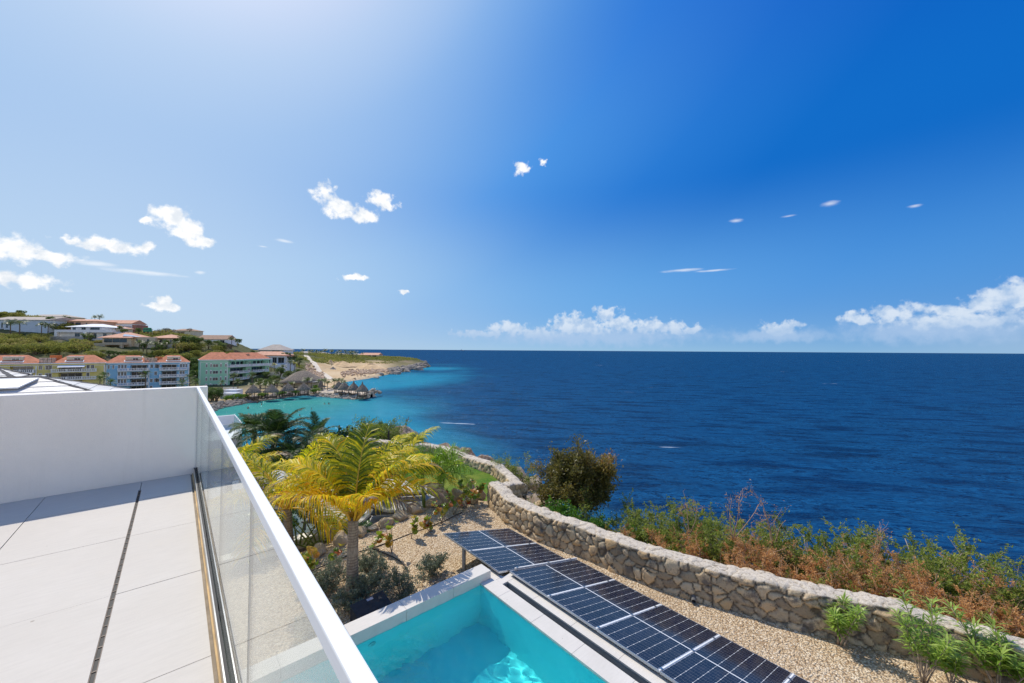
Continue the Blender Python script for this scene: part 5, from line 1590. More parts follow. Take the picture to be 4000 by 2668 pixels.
# clear glass sheet standing in the gravel
t = thing('glass_screen', 'small frameless glass screen standing beside the handrail and pump box', 'glass screen', P(1315, 2440, GRV))
q0 = P(1331, 2478, GRV); q1 = q0 + np.array([-.75, -.02, 0])
mb = MB(); mb.box((q1[0], q0[1] - .005, GRV - .05), (q0[0], q0[1] + .005, GRV + .62)); mb.build('pane', [M_GLASS], t)
mb = MB(); mb.box((q0[0] - .30, q0[1] - .015, GRV - .02), (q0[0] - .22, q0[1] + .015, GRV + .04)); mb.build('clamp', [M_STEEL], t)
# weep pipes in the wall foot
for i, (px, py, lb) in enumerate([(3065, 2424, 'left dark weep pipe at the foot of the stone wall'), (3478, 2524, 'right grey weep pipe at the foot of the stone wall'), (2710, 2345, 'farthest weep pipe hidden low in the stone wall')]):
    q = P(px, py, GRV + .06); dv = unit(np.array([.9, .43, 0]))
    mb = MB()
    n = 14; an = np.arange(n) * 2 * PI / n; s_ = np.array([-dv[1], dv[0], 0])
    V = []
    for (o_, r) in ((.25, .05), (-.06, .05), (-.06, .041), (.2, .041)):
        V.append(q + dv * o_ + r * (s_ * np.cos(an)[:, None] + np.array([0, 0, 1]) * np.sin(an)[:, None]))
    mb.grid(np.concatenate([np.stack(V), np.stack(V)[:, :1]], 1)); 
    tag(mb.build('weep_pipe', [simple('grey_pipe', (.13, .12, .11), .6, .2, 9.0)]), lb, 'pipe', 'weep pipes in the stone wall')

# ---------------------------------------------------------------- lower terrace: deck, pool, loungers
M_DECK = simple('grey_decking', (.43, .43, .44), .75, .16, 3.0, .3, 60.0)
mb = MB()
for k in range(46):
    x0 = 1.0 + k * .148
    if x0 > 7.65: break
    y1 = 17.2 - max(0, x0 - 6.6) * 1.2
    y0 = 11.35 if x0 > 4.1 else 18.6
    if x0 < 4.1: y1 = 21
    mb.box((x0, y0, DECK - .03), (x0 + .141, y1, DECK))
struct(mb.build('deck', [M_DECK]))
t = thing('lower_pool', 'small turquoise pool with white coping on the lower terrace behind the paddle leaves', 'pool', (1.5, 15, DECK - 1.4))
M_LPLAS = simple('light_blue_pool_lining', (.20, .62, .66), .7, .1, 1.5)
mb = MB(); mb.box((-4, 13.3, DECK - 1.5), (3.7, 18.2, DECK - 1.3)); mb.build('pool_floor', [M_LPLAS], t)
mb = MB(); mb.box((-4, 13.05, DECK - 1.5), (4.0, 13.29, DECK - .06)); mb.box((3.72, 13.3, DECK - 1.5), (4.0, 18.5, DECK - .06)); mb.box((-4, 18.22, DECK - 1.5), (3.7, 18.5, DECK - .06)); mb.build('pool_wall', [simple('cream_render', (.62, .57, .42), .8, .08, 2.0)], t)
mb = MB(); mb.box((-4, 12.99, DECK - .06), (4.04, 13.33, DECK + .0)); mb.box((3.68, 13.331, DECK - .06), (4.04, 18.5, DECK)); mb.build('coping', [simple('white_coping', (.72, .70, .66), .7, .05, 2.0)], t)
gx, gy = np.meshgrid(np.linspace(-3.9, 3.69, 50), np.linspace(13.3, 18.2, 40), indexing='ij')
mb = MB(); mb.grid(np.stack([gx, gy, DECK - .10 + .02 * (fbm(np.stack([gx, gy, gx * 0], -1), 2.0, 3) - .5)], -1)); mb.build('water', [pool_water('lower_pool_water', (.75, .96, .97, 1), 4.0)], t)


M_CUSH = simple('light_grey_cushion', (.52, .51, .50), .9, .06, 5.0, .2, 90.0)
M_LFRAME = simple('dark_grey_lounger_frame', (.09, .09, .095), .6, .15, 6.0)
def lounger(label, loc, rz, back=.42):
    t = thing('sun_lounger', label, 'sun lounger', (0, 0, 0), 'sun loungers on the lower deck')
    mb = MB(); mb.box((-.98, -.36, .24), (.98, .36, .29)); mb.build('frame', [M_LFRAME], t)
    for x in (-.9, .9):
        for y in (-.32, .32):
            mb = MB(); mb.box((x - .03, y - .03, 0), (x + .03, y + .03, .239)); mb.build('leg', [M_LFRAME], t)
    mb = MB(); mb.box((-.32, -.345, .292), (.98, .345, .38)); bevel(mb.build('seat_cushion', [M_CUSH], t), .03, 3)
    R = np.array([[math.cos(-back), 0, -math.sin(-back)], [0, 1, 0], [math.sin(-back), 0, math.cos(-back)]])
    mb = MB(); mb.box((-.66, -.345, 0), (0, .345, .09), 0, .5, R, (-.325, 0, .292)); bevel(mb.build('back_cushion', [M_CUSH], t), .03, 3)
    mb = MB(); mb.box((-.62, -.32, -.05), (-.02, .32, -.006), 0, .5, R, (-.325, 0, .292)); mb.build('back_frame', [M_LFRAME], t)
    place(t, loc, rz)
    return t


la = math.atan2(13.5 - 13.95, 7.1 - 5.5) + .0
q = (P(1640, 1962, DECK + .36) + P(1465, 1995, DECK + .36)) / 2
lounger('grey cushioned sun lounger with a rolled striped towel in front of the lawn', (q[0], q[1], DECK), va(8))
q2 = q + fw0 * 1.55 + rt0 * (-.35)
lounger('second sun lounger farther back, mostly behind the palm leaves', (q2[0], q2[1], DECK), va(10), .5)
q3 = q + rt0 * -1.5 + fw0 * -.9
lounger('third sun lounger nearest the palm trunk, only its legs in sight', (q3[0] - .1, q3[1] + .2, DECK), va(-8), .3)
# rolled towel
def towel_mat():
    m, T, out = newmat('striped_towel')
    v = objc(T); sp = nd(T, 'ShaderNodeSeparateXYZ', inp={0: v})
    f = mth(T, 'GREATER_THAN', mth(T, 'FRACT', mth(T, 'MULTIPLY', sp.outputs[1], 14.0)), .55)
    b = nd(T, 'ShaderNodeBsdfPrincipled', inp={'Base Color': mixc(T, f, (.75, .75, .76), (.30, .32, .38)), 'Roughness': .95}); T.links.new(b.outputs[0], out.inputs[0]); return m
sp_ = [(math.cos(a) * (.025 + .010 * a), math.sin(a) * (.025 + .010 * a)) for a in np.linspace(0, 5 * PI / 2 * 1.6, 44)]
V = np.array([[(x, y_, z) for (x, z) in sp_] for y_ in np.linspace(-.17, .17, 7)])
mb = MB(); mb.grid(V); o = mb.build('rolled_towel', [towel_mat()])
m_ = o.modifiers.new('thick', 'SOLIDIFY'); m_.thickness = .012
tl = q + rt0 * (-.42)
o.location = (tl[0], tl[1], DECK + .52); o.rotation_euler = (0, -.0, va(8))
tag(o, 'rolled grey and white striped towel lying on the sun lounger', 'towel')

# ---------------------------------------------------------------- black fence above the bay
M_FENCE = simple('black_fence_metal', (.02, .022, .022), .5, .2, 6.0)
t = thing('mesh_fence', 'black mesh fence with square posts along the edge above the bay', 'fence', D(1450, 29.5, -5.6))
fp = [(1235, 31.0), (1330, 30.4), (1361, 30.0), (1393, 29.6), (1455, 29.0), (1523, 28.4), (1597, 27.8), (1633, 27.2)]
pts = [D(px, d, -5.9) for px, d in fp]
for p_ in pts[1:]:
    mb = MB(); mb.box((p_[0] - .05, p_[1] - .05, -6.3), (p_[0] + .05, p_[1] + .05, -4.35)); mb.build('post', [M_FENCE], t)
mb = MB()
for a_, b_ in zip(pts[:-1], pts[1:]):
    L = np.linalg.norm(b_ - a_); n = int(L / .11)
    for k in range(1, n):
        c = a_ + (b_ - a_) * k / n; mb.tube([c + [0, 0, -.3], c + [0, 0, 1.3]], .0035, 3, cap=False)
    for z in np.arange(-.1, 1.3, .2): mb.tube([a_ + [0, 0, z], b_ + [0, 0, z]], .0035, 3, cap=False)
mb.build('wire_mesh', [M_FENCE], t)
# rock point below
MBX = MB()
o = None
rk = np.random.default_rng(4)
pt_l = ['dark rock at the tip of the rocky point by the bay', 'brown rock on the crest of the rocky point by the bay', 'broad brown rock of the point behind the yellow palm', 'low rock of the point beside the wind-swept tree', 'wet rock at the foot of the point in the foam', 'jagged rock in the middle of the rocky point', 'small rock awash beside the point']
for i, (px, d, z, r) in enumerate([(1590, 38, -6.9, (1.3, 1.0, .9)), (1555, 37.5, -6.7, (1.5, 1.2, .8)), (1500, 36.5, -6.7, (2.0, 1.4, .7)), (1450, 36, -6.9, (1.6, 1.3, .6)), (1612, 37.0, -8.4, (1.2, 1.0, .8)), (1570, 35.5, -7.4, (1.5, 1.2, .8)), (1640, 37.5, -9.8, (1.0, .9, .7))]):
    boulder('shore_rock', pt_l[i], D(px, d, z), r, 80 + i, M_GREYROCK, 'rocks of the point above the bay', i, ICO4, 'rock')

# ---------------------------------------------------------------- neighbouring white villa with glazed balcony
M_WHITE2 = simple('white_villa_render', (.72, .73, .74), .8, .05, 1.0)
q = D(955, 24.5, 0)
zt = Zat(955, 1650, 24.5)
t = thing('balcony_house', 'small white house with a glass railed balcony below the parapet', 'house', (q[0], q[1], -4.4))
X1, Y0 = q[0], q[1]
mb = MB(); mb.box((X1 - 6.0, Y0 + .02, -4.6), (X1 - .02, Y0 + 4.0, zt - 1.02)); mb.build('wall', [M_WHITE2], t)
mb = MB(); mb.box((X1 - 6.0, Y0, zt - 1.018), (X1, Y0 + 4.02, zt - .9)); mb.build('balcony_floor', [M_WHITE2], t)
mb = MB(); mb.box((X1 - 6.0, Y0 + 3.84, zt - .9), (X1 - .06, Y0 + 4.02, zt)); mb.box((X1 - 6.18, Y0, zt - .9), (X1 - 6.0, Y0 + 4.02, zt)); mb.build('parapet', [M_WHITE2], t)
mb = MB(); mb.box((X1 - .05, Y0 + .06, zt - .9), (X1 - .038, Y0 + 3.84, zt - .04)); mb.box((X1 - 6.0, Y0 + .04, zt - .9), (X1 - .08, Y0 + .052, zt - .04)); mb.build('glass_panel', [M_GLASS], t)
mb = MB(); mb.box((X1 - .065, Y0 + .06, zt - .04), (X1 - .025, Y0 + 4.02, zt + .005)); mb.box((X1 - 6.0, Y0 + .02, zt - .04), (X1 - .025, Y0 + .06, zt + .005)); mb.build('handrail', [M_PAINT], t)
mb = MB()
for x in (1.2, 2.4, 3.6, 4.8): mb.box((X1 - x - .01, Y0 + .012, -4.4), (X1 - x + .01, Y0 + .02, zt - 1.02))
mb.build('wall_joint', [M_DARK], t)

# ---------------------------------------------------------------- slate roofed house next door
def slate_material():
    m, T, out = newmat('grey_slate')
    v = objc(T)
    sp = nd(T, 'ShaderNodeSeparateXYZ', inp={0: v})
    n = noise(T, v, .8, 5.0, .6); n2 = noise(T, v, 9.0, 5.0, .65)
    br = nd(T, 'ShaderNodeAttribute', attribute_name='var').outputs['Fac']
    c = mixc(T, br, (.52, .505, .485), (.66, .65, .635))
    c = mixc(T, sstep(T, n2, .4, .8, 0, .3), c, (.34, .32, .30))
    b = nd(T, 'ShaderNodeBsdfPrincipled', inp={'Base Color': c, 'Roughness': .55, 'Specular IOR Level': .4}); T.links.new(b.outputs[0], out.inputs[0]); return m


M_SLATE = slate_material(); M_RIDGE = simple('dark_ridge_tile', (.12, .11, .105), .7, .2, 5.0)
A = D(165, 24.0, Zat(165, 1472, 24.0)); SL = .35
t = thing('slate_roof_house', 'house next door with a grey slate hip roof just over the parapet wall', 'house', (A[0] - 6, A[1] - 3, -4.4))
def roof_courses(mb, top0, top1, bot0, bot1, n, th=.035):
    """overlapping slate courses between an upper and a lower edge"""
    top0, top1, bot0, bot1 = [np.array(x, float) for x in (top0, top1, bot0, bot1)]
    nrm = unit(np.cross(bot1 - bot0, top0 - bot0)); nrm = nrm if nrm[2] > 0 else -nrm
    rg = np.random.default_rng(9)
    for k in range(n):
        u0, u1 = k / n, (k + 1.06) / n
        a0, a1 = top0 + (bot0 - top0) * u0, top1 + (bot1 - top1) * u0
        b0, b1 = top0 + (bot0 - top0) * min(u1, 1), top1 + (bot1 - top1) * min(u1, 1)
        L = np.linalg.norm(b1 - b0); m = max(1, int(L / .42))
        for j in range(m):
            s0, s1 = j / m, (j + 1) / m - .006 / L
            V = [a0 + (a1 - a0) * s0, a0 + (a1 - a0) * s1, b0 + (b1 - b0) * s1 + nrm * th, b0 + (b1 - b0) * s0 + nrm * th]
            V2 = [b0 + (b1 - b0) * s0 - nrm * .0, b0 + (b1 - b0) * s1 - nrm * .0]
            mb.add(np.array(V + V2), [(0, 1, 2, 3), (3, 2, 5, 4)], 0, rg.random())
Tn = 6.5
B_ = A + np.array([Tn, -Tn, -SL * Tn]); C_ = A + np.array([Tn, Tn, -SL * Tn])
A0 = A + np.array([-14, 0, 0]); B0 = B_ + np.array([-14 - Tn * 0, 0, 0])
mb = MB(); roof_courses(mb, A0, A, B0, B_, 9, .03); roof_courses(mb, A, A + [0.001, 0.001, 0], B_, C_, 9, .03)
mb.build('roof', [M_SLATE], t)
mb = MB(); mb.add([A0 - [0, 0, .06], A - [0, 0, .06], B_ - [0, 0, .06], B0 - [0, 0, .06], C_ - [0, 0, .06], A0 + [0, Tn, -SL * Tn - .06]], [(0, 1, 2, 3), (1, 4, 2), (0, 5, 4, 1)]); mb.build('roof_deck', [M_RIDGE], t)
def ridge(a, b, w=.16, n=18):
    mb = MB()
    a, b = np.array(a), np.array(b); d = unit(b - a); s = unit(np.cross(d, [0, 0, 1.0])); u = np.cross(s, d)
    for k in range(n):
        p0 = a + (b - a) * k / n; p1 = a + (b - a) * (k + 1.03) / n
        l = .015
        V = [p0 - s * w - u * .06, p0 + u * .07, p0 + s * w - u * .06, p1 - s * w - u * (.06 - l), p1 + u * (.07 + l), p1 + s * w - u * (.06 - l), p1 - u * .05]
        mb.add(V, [(0, 1, 4, 3), (1, 2, 5, 4), (3, 4, 6), (4, 5, 6)])
    return mb
ridge(A, B_).build('ridge_cap', [M_RIDGE], t); ridge(A, C_).build('ridge_cap', [M_RIDGE], t); ridge(A0, A, n=28).build('ridge_cap', [M_RIDGE], t)
mb = MB(); mb.box((A0[0], B_[1] + .5, -4.6), (B_[0] - .5, C_[1] - .5, B_[2] - .12)); mb.build('wall', [M_WHITE2], t)
# upper roof with a white fascia over it
E0 = D(152, 23.4, Zat(152, 1480, 23.4))
zf = E0[2]
mb = MB(); po = [(-9, -1.2), (-.5, -1.2), (0, 0), (-.2, 3.4), (-9, 3.4)]
def fz(y): return zf + (min(y, 0)) * .35 - .0
mb.add([(E0[0] + x, E0[1] + y, fz(y) - .03) for x, y in po] + [(E0[0] + x, E0[1] + y, fz(y) + .05) for x, y in po], [(i, (i + 1) % 5, 5 + (i + 1) % 5, 5 + i) for i in range(5)] + [(7, 8, 9), (5, 6, 7), (5, 7, 9), (2, 1, 0), (4, 3, 2), (4, 2, 0)])
mb.build('white_fascia', [M_PAINT], t)
A2 = D(-10, 26.0, Zat(-10, 1437, 26.0)); B2 = D(106, 25.0, Zat(106, 1466, 25.0)); 
B3 = np.array([B2[0] - .1, B2[1] - 2.0, zf + .04]); 
mb = MB(); roof_courses(mb, A2 + [-6, 0, 0], A2, np.array([A2[0] - 7, B3[1], zf + .04]), B3, 4, .03); roof_courses(mb, A2, A2 + [.001, 0, 0], B3, np.array([B2[0], B2[1] + 1.5, zf + .1]), 4, .03); mb.build('upper_roof', [M_SLATE], t)
ridge(A2, B3 + [0, 0.0, .06], n=8).build('ridge_cap', [M_RIDGE], t)
ridge(A2 + [0, 0, .02], B2 + [0, .6, .02], n=8).build('ridge_cap', [M_RIDGE], t)
# ================================================================ far shore: terrain
FCOL = {  # column: shoreline distance, then (distance, height) of toe, lower slope, upper slope, crest, behind, end
    -900: (60, (130, -14), (160, 0), (200, 14), (240, 26), (290, 24), (430, 8)),
    0: (62, (140, -15), (165, -2.8), (226, 7.5), (252, 21.0), (300, 22), (450, 5)),
    300: (75, (165, -15.5), (180, -2.3), (229, 6.0), (262, 17.0), (310, 16.5), (450, 3)),
    600: (95, (178, -15.5), (196, -3.9), (229, 3.6), (268, 12.0), (320, 11.5), (450, 0)),
    760: (110, (190, -15.5), (210, -4), (236, 4.0), (272, 10.2), (330, 9), (450, 0)),
    880: (131, (200, -16), (218, -4.7), (240, 1.6), (268, 8.0), (310, 6), (480, -4)),
    980: (143, (192, -16.2), (213, -10.2), (240, -4.6), (285, 1.0), (340, -.6), (560, -10)),
    1080: (154, (190, -16.3), (215, -12.8), (245, -8), (300, -4.2), (420, -2.7), (560, -12)),
    1180: (166, (205, -16.4), (240, -15.8), (300, -11.2), (380, -7.1), (480, -3.8), (600, -14)),
    1295: (174, (225, -16.9), (330, -15.3), (365, -10.8), (430, -8.2), (500, -5.3), (620, -18)),
    1340: (232, (290, -16.3), (345, -15.2), (385, -11.5), (435, -8.5), (505, -5.6), (620, -18)),
    1440: (264, (330, -16), (370, -15), (410, -12.5), (450, -9), (520, -7), (620, -19)),
    1560: (332, (395, -16), (420, -14.5), (440, -11.6), (475, -9.6), (530, -9.4), (610, -20)),
    1630: (405, (425, -16), (440, -14.5), (455, -12), (480, -10.6), (510, -11), (560, -21)),
    1662: (428, (438, -17), (446, -15), (456, -14), (470, -13), (490, -15), (520, -21.5)),
    1695: (440, (450, -21), (460, -21), (470, -21), (480, -21), (500, -21.5), (530, -22)),
}
FPX = np.array(sorted(FCOL), float)
FK_D = np.array([[c[0] - 14, c[0], c[0] + 5] + [k[0] for k in c[1:]] for c in (FCOL[int(p)] for p in FPX)], float)
FK_Z = np.array([[-21.5, -18.4 if p < 1690 else -21.2, -17.1 if p < 1650 else -19] + [k[1] for k in FCOL[int(p)][1:]] for p in FPX], float)


def far_z(px, d, rough=True):
    px = np.asarray(px, float); d = np.asarray(d, float)
    sh = px.shape
    px = np.clip(px.ravel(), FPX[0], FPX[-1]); d = d.ravel()
    i = np.clip(np.searchsorted(FPX, px) - 1, 0, len(FPX) - 2)
    t = ((px - FPX[i]) / (FPX[i + 1] - FPX[i]))[:, None]
    KD = FK_D[i] * (1 - t) + FK_D[i + 1] * t; KZ = FK_Z[i] * (1 - t) + FK_Z[i + 1] * t
    j = np.clip((d[:, None] > KD).sum(1) - 1, 0, KD.shape[1] - 2)
    r = np.arange(len(d))
    u = np.clip((d - KD[r, j]) / (KD[r, j + 1] - KD[r, j]), 0, 1)
    z = KZ[r, j] + (KZ[r, j + 1] - KZ[r, j]) * u
    if rough:
        lat = (px - 2000) / F_PX * d
        p3 = np.stack([lat, d, d * 0], -1)
        am = ss(z, -17.5, -8) * 2.4 + .35
        z = z + (fbm(p3, .05, 5) - .5) * am + (fbm(p3, .4, 3) - .5) * .35 * am
    return z.reshape(sh)


def FP(px, d, dz=0.0):
    q = D(px, d, 0); q[2] = float(far_z(np.array([px]), np.array([d]))[0]) + dz
    return q


def far_material():
    m, T, out = newmat('hill_soil')
    v = objc(T)
    a = nd(T, 'ShaderNodeAttribute', attribute_name='var').outputs['Fac']
    n1 = noise(T, v, .05, 8.0, .65); n2 = noise(T, v, .5, 6.0, .7); n3 = noise(T, v, .16, 6.0, .65)
    g = mixc(T, sstep(T, n2, .35, .7), (.065, .08, .024), (.13, .12, .055))
    g = mixc(T, sstep(T, n1, .5, .7), g, (.20, .155, .10))
    s = mixc(T, sstep(T, n1, .35, .65), (.52, .365, .20), (.62, .475, .30))
    s = mixc(T, sstep(T, n2, .45, .75, 0, .6), s, (.42, .29, .16))
    s = mixc(T, sstep(T, n3, .56, .7, 0, .5), s, (.70, .60, .45))
    c = mixc(T, a, g, s)
    b = nd(T, 'ShaderNodeBsdfPrincipled', inp={'Base Color': c, 'Roughness': .95, 'Specular IOR Level': .2})
    bn = nd(T, 'ShaderNodeBump', inp={'Height': n2, 'Strength': .8, 'Distance': .8}); T.links.new(bn.outputs[0], b.inputs['Normal'])
    T.links.new(b.outputs[0], out.inputs[0]); return m


M_FAR = far_material()
pxs = np.concatenate([np.linspace(-900, 0, 30)[:-1], np.linspace(0, 1700, 260)])
ds = np.concatenate([np.linspace(48, 300, 190), np.linspace(302, 640, 120)])
PXG, DG = np.meshgrid(pxs, ds, indexing='ij')
ZG = far_z(PXG, DG)
lat = (PXG - 2000) / F_PX * DG
XG = fw0[0] * DG + rt0[0] * lat; YG = fw0[1] * DG + rt0[1] * lat
nz = fbm(np.stack([XG, YG, XG * 0], -1), .03, 4) - .5
toe_to = np.interp(PXG, FPX, FK_D[:, 5])
sand = ss(PXG + nz * 120, 1165, 1215) * (1 - ss(DG - toe_to + nz * 50, -18, 22))
sand = np.maximum(sand, (1 - ss(ZG, -17.0, -16.2)) * .85)
sand = sand * (1 - .8 * ss(PXG, 1470, 1570))
mb = MB(); mb.grid(np.stack([XG, YG, ZG], -1)[::-1], 0, sand[::-1]); struct(mb.build('hillside', [M_FAR]))
# dirt road to the excavation
rp = np.array([(1196, 420), (1212, 365), (1232, 322), (1252, 290), (1272, 262), (1286, 245), (1292, 232)], float)
u = np.linspace(0, len(rp) - 1, 60); rx = np.interp(u, np.arange(len(rp)), rp[:, 0]); rd = np.interp(u, np.arange(len(rp)), rp[:, 1])
cen = np.array([FP(a, b) for a, b in zip(rx, rd)])
tg = np.gradient(cen[:, :2], axis=0); tg /= np.linalg.norm(tg, axis=1)[:, None]
row = []
for k in range(5):
    o_ = (k / 4 - .5) * 4.2
    q = cen[:, :2] + np.stack([-tg[:, 1], tg[:, 0]], -1) * o_
    dd = q @ fw0[:2]; pp_ = 2000 + F_PX * (q @ rt0[:2]) / dd
    row.append(np.c_[q, np.maximum(far_z(pp_, dd), cen[:, 2] - .3) + .22])
mb = MB(); mb.grid(np.stack(row)); struct(mb.build('dirt_road', [simple('dirt_road', (.62, .54, .44), .95, .12, .3)]))

# ---------------------------------------------------------------- spit and riprap
sp = [(1215, 176), (1262, 174), (1310, 170), (1360, 166), (1410, 162.5), (1455, 161)]
cen = np.array([D(a, b, 0)[:2] for a, b in sp])
u = np.linspace(0, len(sp) - 1, 50); cx = np.interp(u, np.arange(len(sp)), cen[:, 0]); cy = np.interp(u, np.arange(len(sp)), cen[:, 1])
tx, ty = np.gradient(cx), np.gradient(cy); L = np.hypot(tx, ty); tx /= L; ty /= L
prof = [(-8.5, -20), (-6.5, -18.2), (-4.6, -16.75), (-2, -16.6), (1, -16.6), (3.2, -16.7), (5.5, -18.3), (7.5, -20)]
taper = np.sqrt(np.clip((len(sp) - 1 - u) / .35, 0, 1)) * .85 + .15
V = np.array([[(cx[i] + ty[i] * -o_ * taper[i], cy[i] - tx[i] * -o_ * taper[i], z) for i in range(len(u))] for o_, z in prof])
V[..., 2] += (fbm(V, .5, 3) - .5) * .35
mb = MB(); mb.grid(V); mb.grid(V[:, -2:] + np.array([0, 0, -.02])); struct(mb.build('breakwater', [simple('pale_sand_path', (.56, .46, .35), .95, .15, .5)]))
rk = np.random.default_rng(12)
mb = MB(); k = 0
for i in range(620):
    s_ = rk.random() * (len(u) - 1); i0 = int(s_); side = rk.choice([-1, -1, -1, 1])
    o_ = rk.uniform(4.0, 7.4) * taper[i0] * side * (1 if side < 0 else .75)
    if rk.random() < .1: i0 = len(u) - 1 - int(rk.random() * 3); o_ = rk.uniform(-6, 4.6)
    x = cx[i0] + ty[i0] * -o_ + rk.normal(0, .5) + (tx[i0] * rk.uniform(0, 4) if i0 > len(u) - 5 else 0); y = cy[i0] - tx[i0] * -o_ + rk.normal(0, .5)
    z = -16.9 - (abs(o_) - 4) * .5
    r = rk.uniform(.35, .95)
    boulder_mesh(mb, (x, y, z), (r, r * rk.uniform(.6, 1), r * rk.uniform(.5, .8)), 1000 + i, ICO2)
tag(mb.build('breakwater_rocks', [M_PALEROCK]), 'pale loose rocks heaped along both sides of the breakwater', 'rocks', kind='stuff')
mb = MB()
for i in range(620):
    px = rk.uniform(700, 1235); ds_ = np.interp(px, FPX, FK_D[:, 1])
    d = ds_ + rk.uniform(-.8, 5.5)
    q = FP(px, d); r = rk.uniform(.3, .95)
    boulder_mesh(mb, q + [0, 0, .1], (r, r * rk.uniform(.6, 1), r * rk.uniform(.5, .8)), 2000 + i, ICO2)
tag(mb.build('shore_rocks', [M_GREYROCK]), 'dark rocks lining the inner shore of the bay below the huts', 'rocks', kind='stuff')
mb = MB()
for i in range(700):
    if i < 460:
        px = rk.uniform(1335, 1525); d = 306 + rk.normal(0, 1) * 13 + (px - 1430) * .28
    else:
        px = rk.uniform(1195, 1268); d = 268 + rk.normal(0, 1) * 16 - (px - 1230) * .7
    q = FP(px, d); r = rk.uniform(.35, 1.3)
    boulder_mesh(mb, q + [0, 0, r * .3], (r, r, r * .75), 3000 + i, ICO2)
tag(mb.build('rubble_field', [simple('pinkish_rubble', (.58, .42, .29), .95, .25, .4, attr=True, col2=(.44, .31, .21))]), 'broken pinkish stone spread over the excavated ground', 'rubble', kind='stuff')
# earth heaps
M_DIRT = simple('tan_earth', (.60, .42, .235), .95, .2, .3, 1.0, 1.2)
for i, (px, yb, wpx, h, lb) in enumerate([(1337, 1434, 118, 5.2, 'left big cone of tan excavated earth'), (1449, 1436, 132, 5.2, 'right big heap of tan excavated earth'), (1292, 1434, 40, 4.2, 'small tan heap left of the big cones'), (1302, 1441, 30, 2.6, 'small grey heap in front of the little tan heap')]):
    d = (1.6 + 15.0) / ((yb - HOR(px)) / F_PX); q = FP(px, d); R = wpx / F_PX * d / 2
    n = 40
    rr = np.linspace(0, 1, 22); an = np.linspace(0, 2 * PI, n + 1)
    RR, AN = np.meshgrid(rr, an, indexing='ij')
    hx = h * (1 - RR) ** 1.15
    V = np.stack([R * RR * np.cos(AN) * 1.0, R * RR * np.sin(AN) * .7, hx], -1)
    w_ = fbm(np.stack([RR * np.cos(AN) * 5 + i * 9, RR * np.sin(AN) * 5, RR * 0], -1), 1.0, 4) - .5
    V[..., 2] += w_ * h * .35 * (1 - RR) + w_ * .5; V[..., 2] -= .6 * (RR > .97)
    V[:, -1] = V[:, 0]
    mb = MB(); mb.grid(V[:, ::-1])
    o = mb.build('earth_heap', [M_DIRT if i < 3 else M_GREYROCK]); o.location = [float(x) for x in q - [0, 0, .3]]
    o.rotation_euler = (0, 0, CA)
    tag(o, lb, 'earth heap', 'earth heaps at the excavation')
mb = MB()
for i in range(240):
    px = rk.uniform(1520, 1672); ds_ = np.interp(px, FPX, FK_D[:, 1]); d = ds_ + rk.uniform(-3, 34)
    q = FP(px, d); r = rk.uniform(.8, 3.2)
    boulder_mesh(mb, q + [0, 0, r * .15], (r, r * rk.uniform(.6, 1), r * rk.uniform(.5, .9)), 5000 + i, ICO2)
tag(mb.build('headland_rubble', [M_GREYROCK]), 'weathered grey rock rubble covering the seaward end of the headland', 'rocks', kind='stuff')
# headland rocks
hl = ['lone dark boulder in the water before the headland', 'low dark rock ridge off the sandy beach', 'second low rock off the sandy beach', 'tall grey rock at the tip of the headland', 'outermost rock at the headland tip', 'broad boulder on the headland waterline', 'grey rock behind the broad headland boulder', 'rock between lone boulder and headland', 'rock on the headland slope', 'upper grey rock of the headland', 'small rock beside the lone boulder', 'flat rock at the far side of the tip', 'rock at the root of the headland', 'tiny rock off the beach']
for i, (px, y, r) in enumerate([(1553, 1462, (3.6, 3, 3.4)), (1435, 1476, (7, 3, 1.5)), (1485, 1467, (4.6, 3, 2.2)), (1640, 1424, (9, 7, 6.5)), (1668, 1430, (6, 4, 2.6)), (1636, 1446, (7, 5, 3.6)), (1615, 1438, (6, 5, 4)), (1590, 1452, (4.2, 3.5, 2.8)), (1608, 1426, (6, 5, 3)), (1625, 1416, (8, 6, 4.6)), (1531, 1462, (1.6, 1.3, 1.1)), (1656, 1418, (7, 5, 4.4)), (1598, 1440, (5, 4, 3)), (1470, 1477, (4, 2, 1.1))]):
    q = P(px, y, SEA)
    boulder('headland_rock', hl[i], q + [0, 0, r[2] * .1], r, 120 + i, M_GREYROCK, 'rocks of the headland', i * 1.1, ICO4, 'rock')

# ---------------------------------------------------------------- buildings
M_ROOFT = simple('terracotta_roof', (.52, .185, .095), .85, .22, .8, attr=None)
M_ROOFP = simple('pale_terracotta_roof', (.60, .32, .21), .85, .15, .6)
M_ROOFG = simple('grey_beige_roof', (.42, .36, .31), .85, .12, .6)
M_ROOFB = simple('brown_roof', (.36, .225, .155), .85, .15, .8)
M_ROOFW = simple('white_roof', (.70, .71, .72), .7, .05, .6)
M_YEL = simple('yellow_wall', (.60, .53, .20), .85, .05, .4)
M_BLUE = simple('sky_blue_wall', (.235, .47, .68), .85, .05, .4)
M_GREEN = simple('mint_green_wall', (.29, .575, .42), .85, .05, .4)
M_BW = simple('building_white', (.74, .75, .77), .8, .05, .5)
M_CREAM = simple('cream_wall', (.62, .56, .43), .85, .06, .5)
M_PEACH = simple('peach_wall', (.58, .36, .25), .85, .06, .5)
M_PALEB = simple('pale_blue_wall', (.47, .54, .62), .85, .05, .5)
M_TAN = simple('beige_wall', (.50, .43, .32), .85, .08, .5)
M_BRICK = simple('brick_wall', (.34, .16, .12), .85, .1, .5)
M_WIN = simple('far_window_glass', (.025, .035, .045), .12, .2, 1.0, spec=.8)
M_SHADE = simple('dim_interior', (.055, .05, .048), .8, .3, .8)


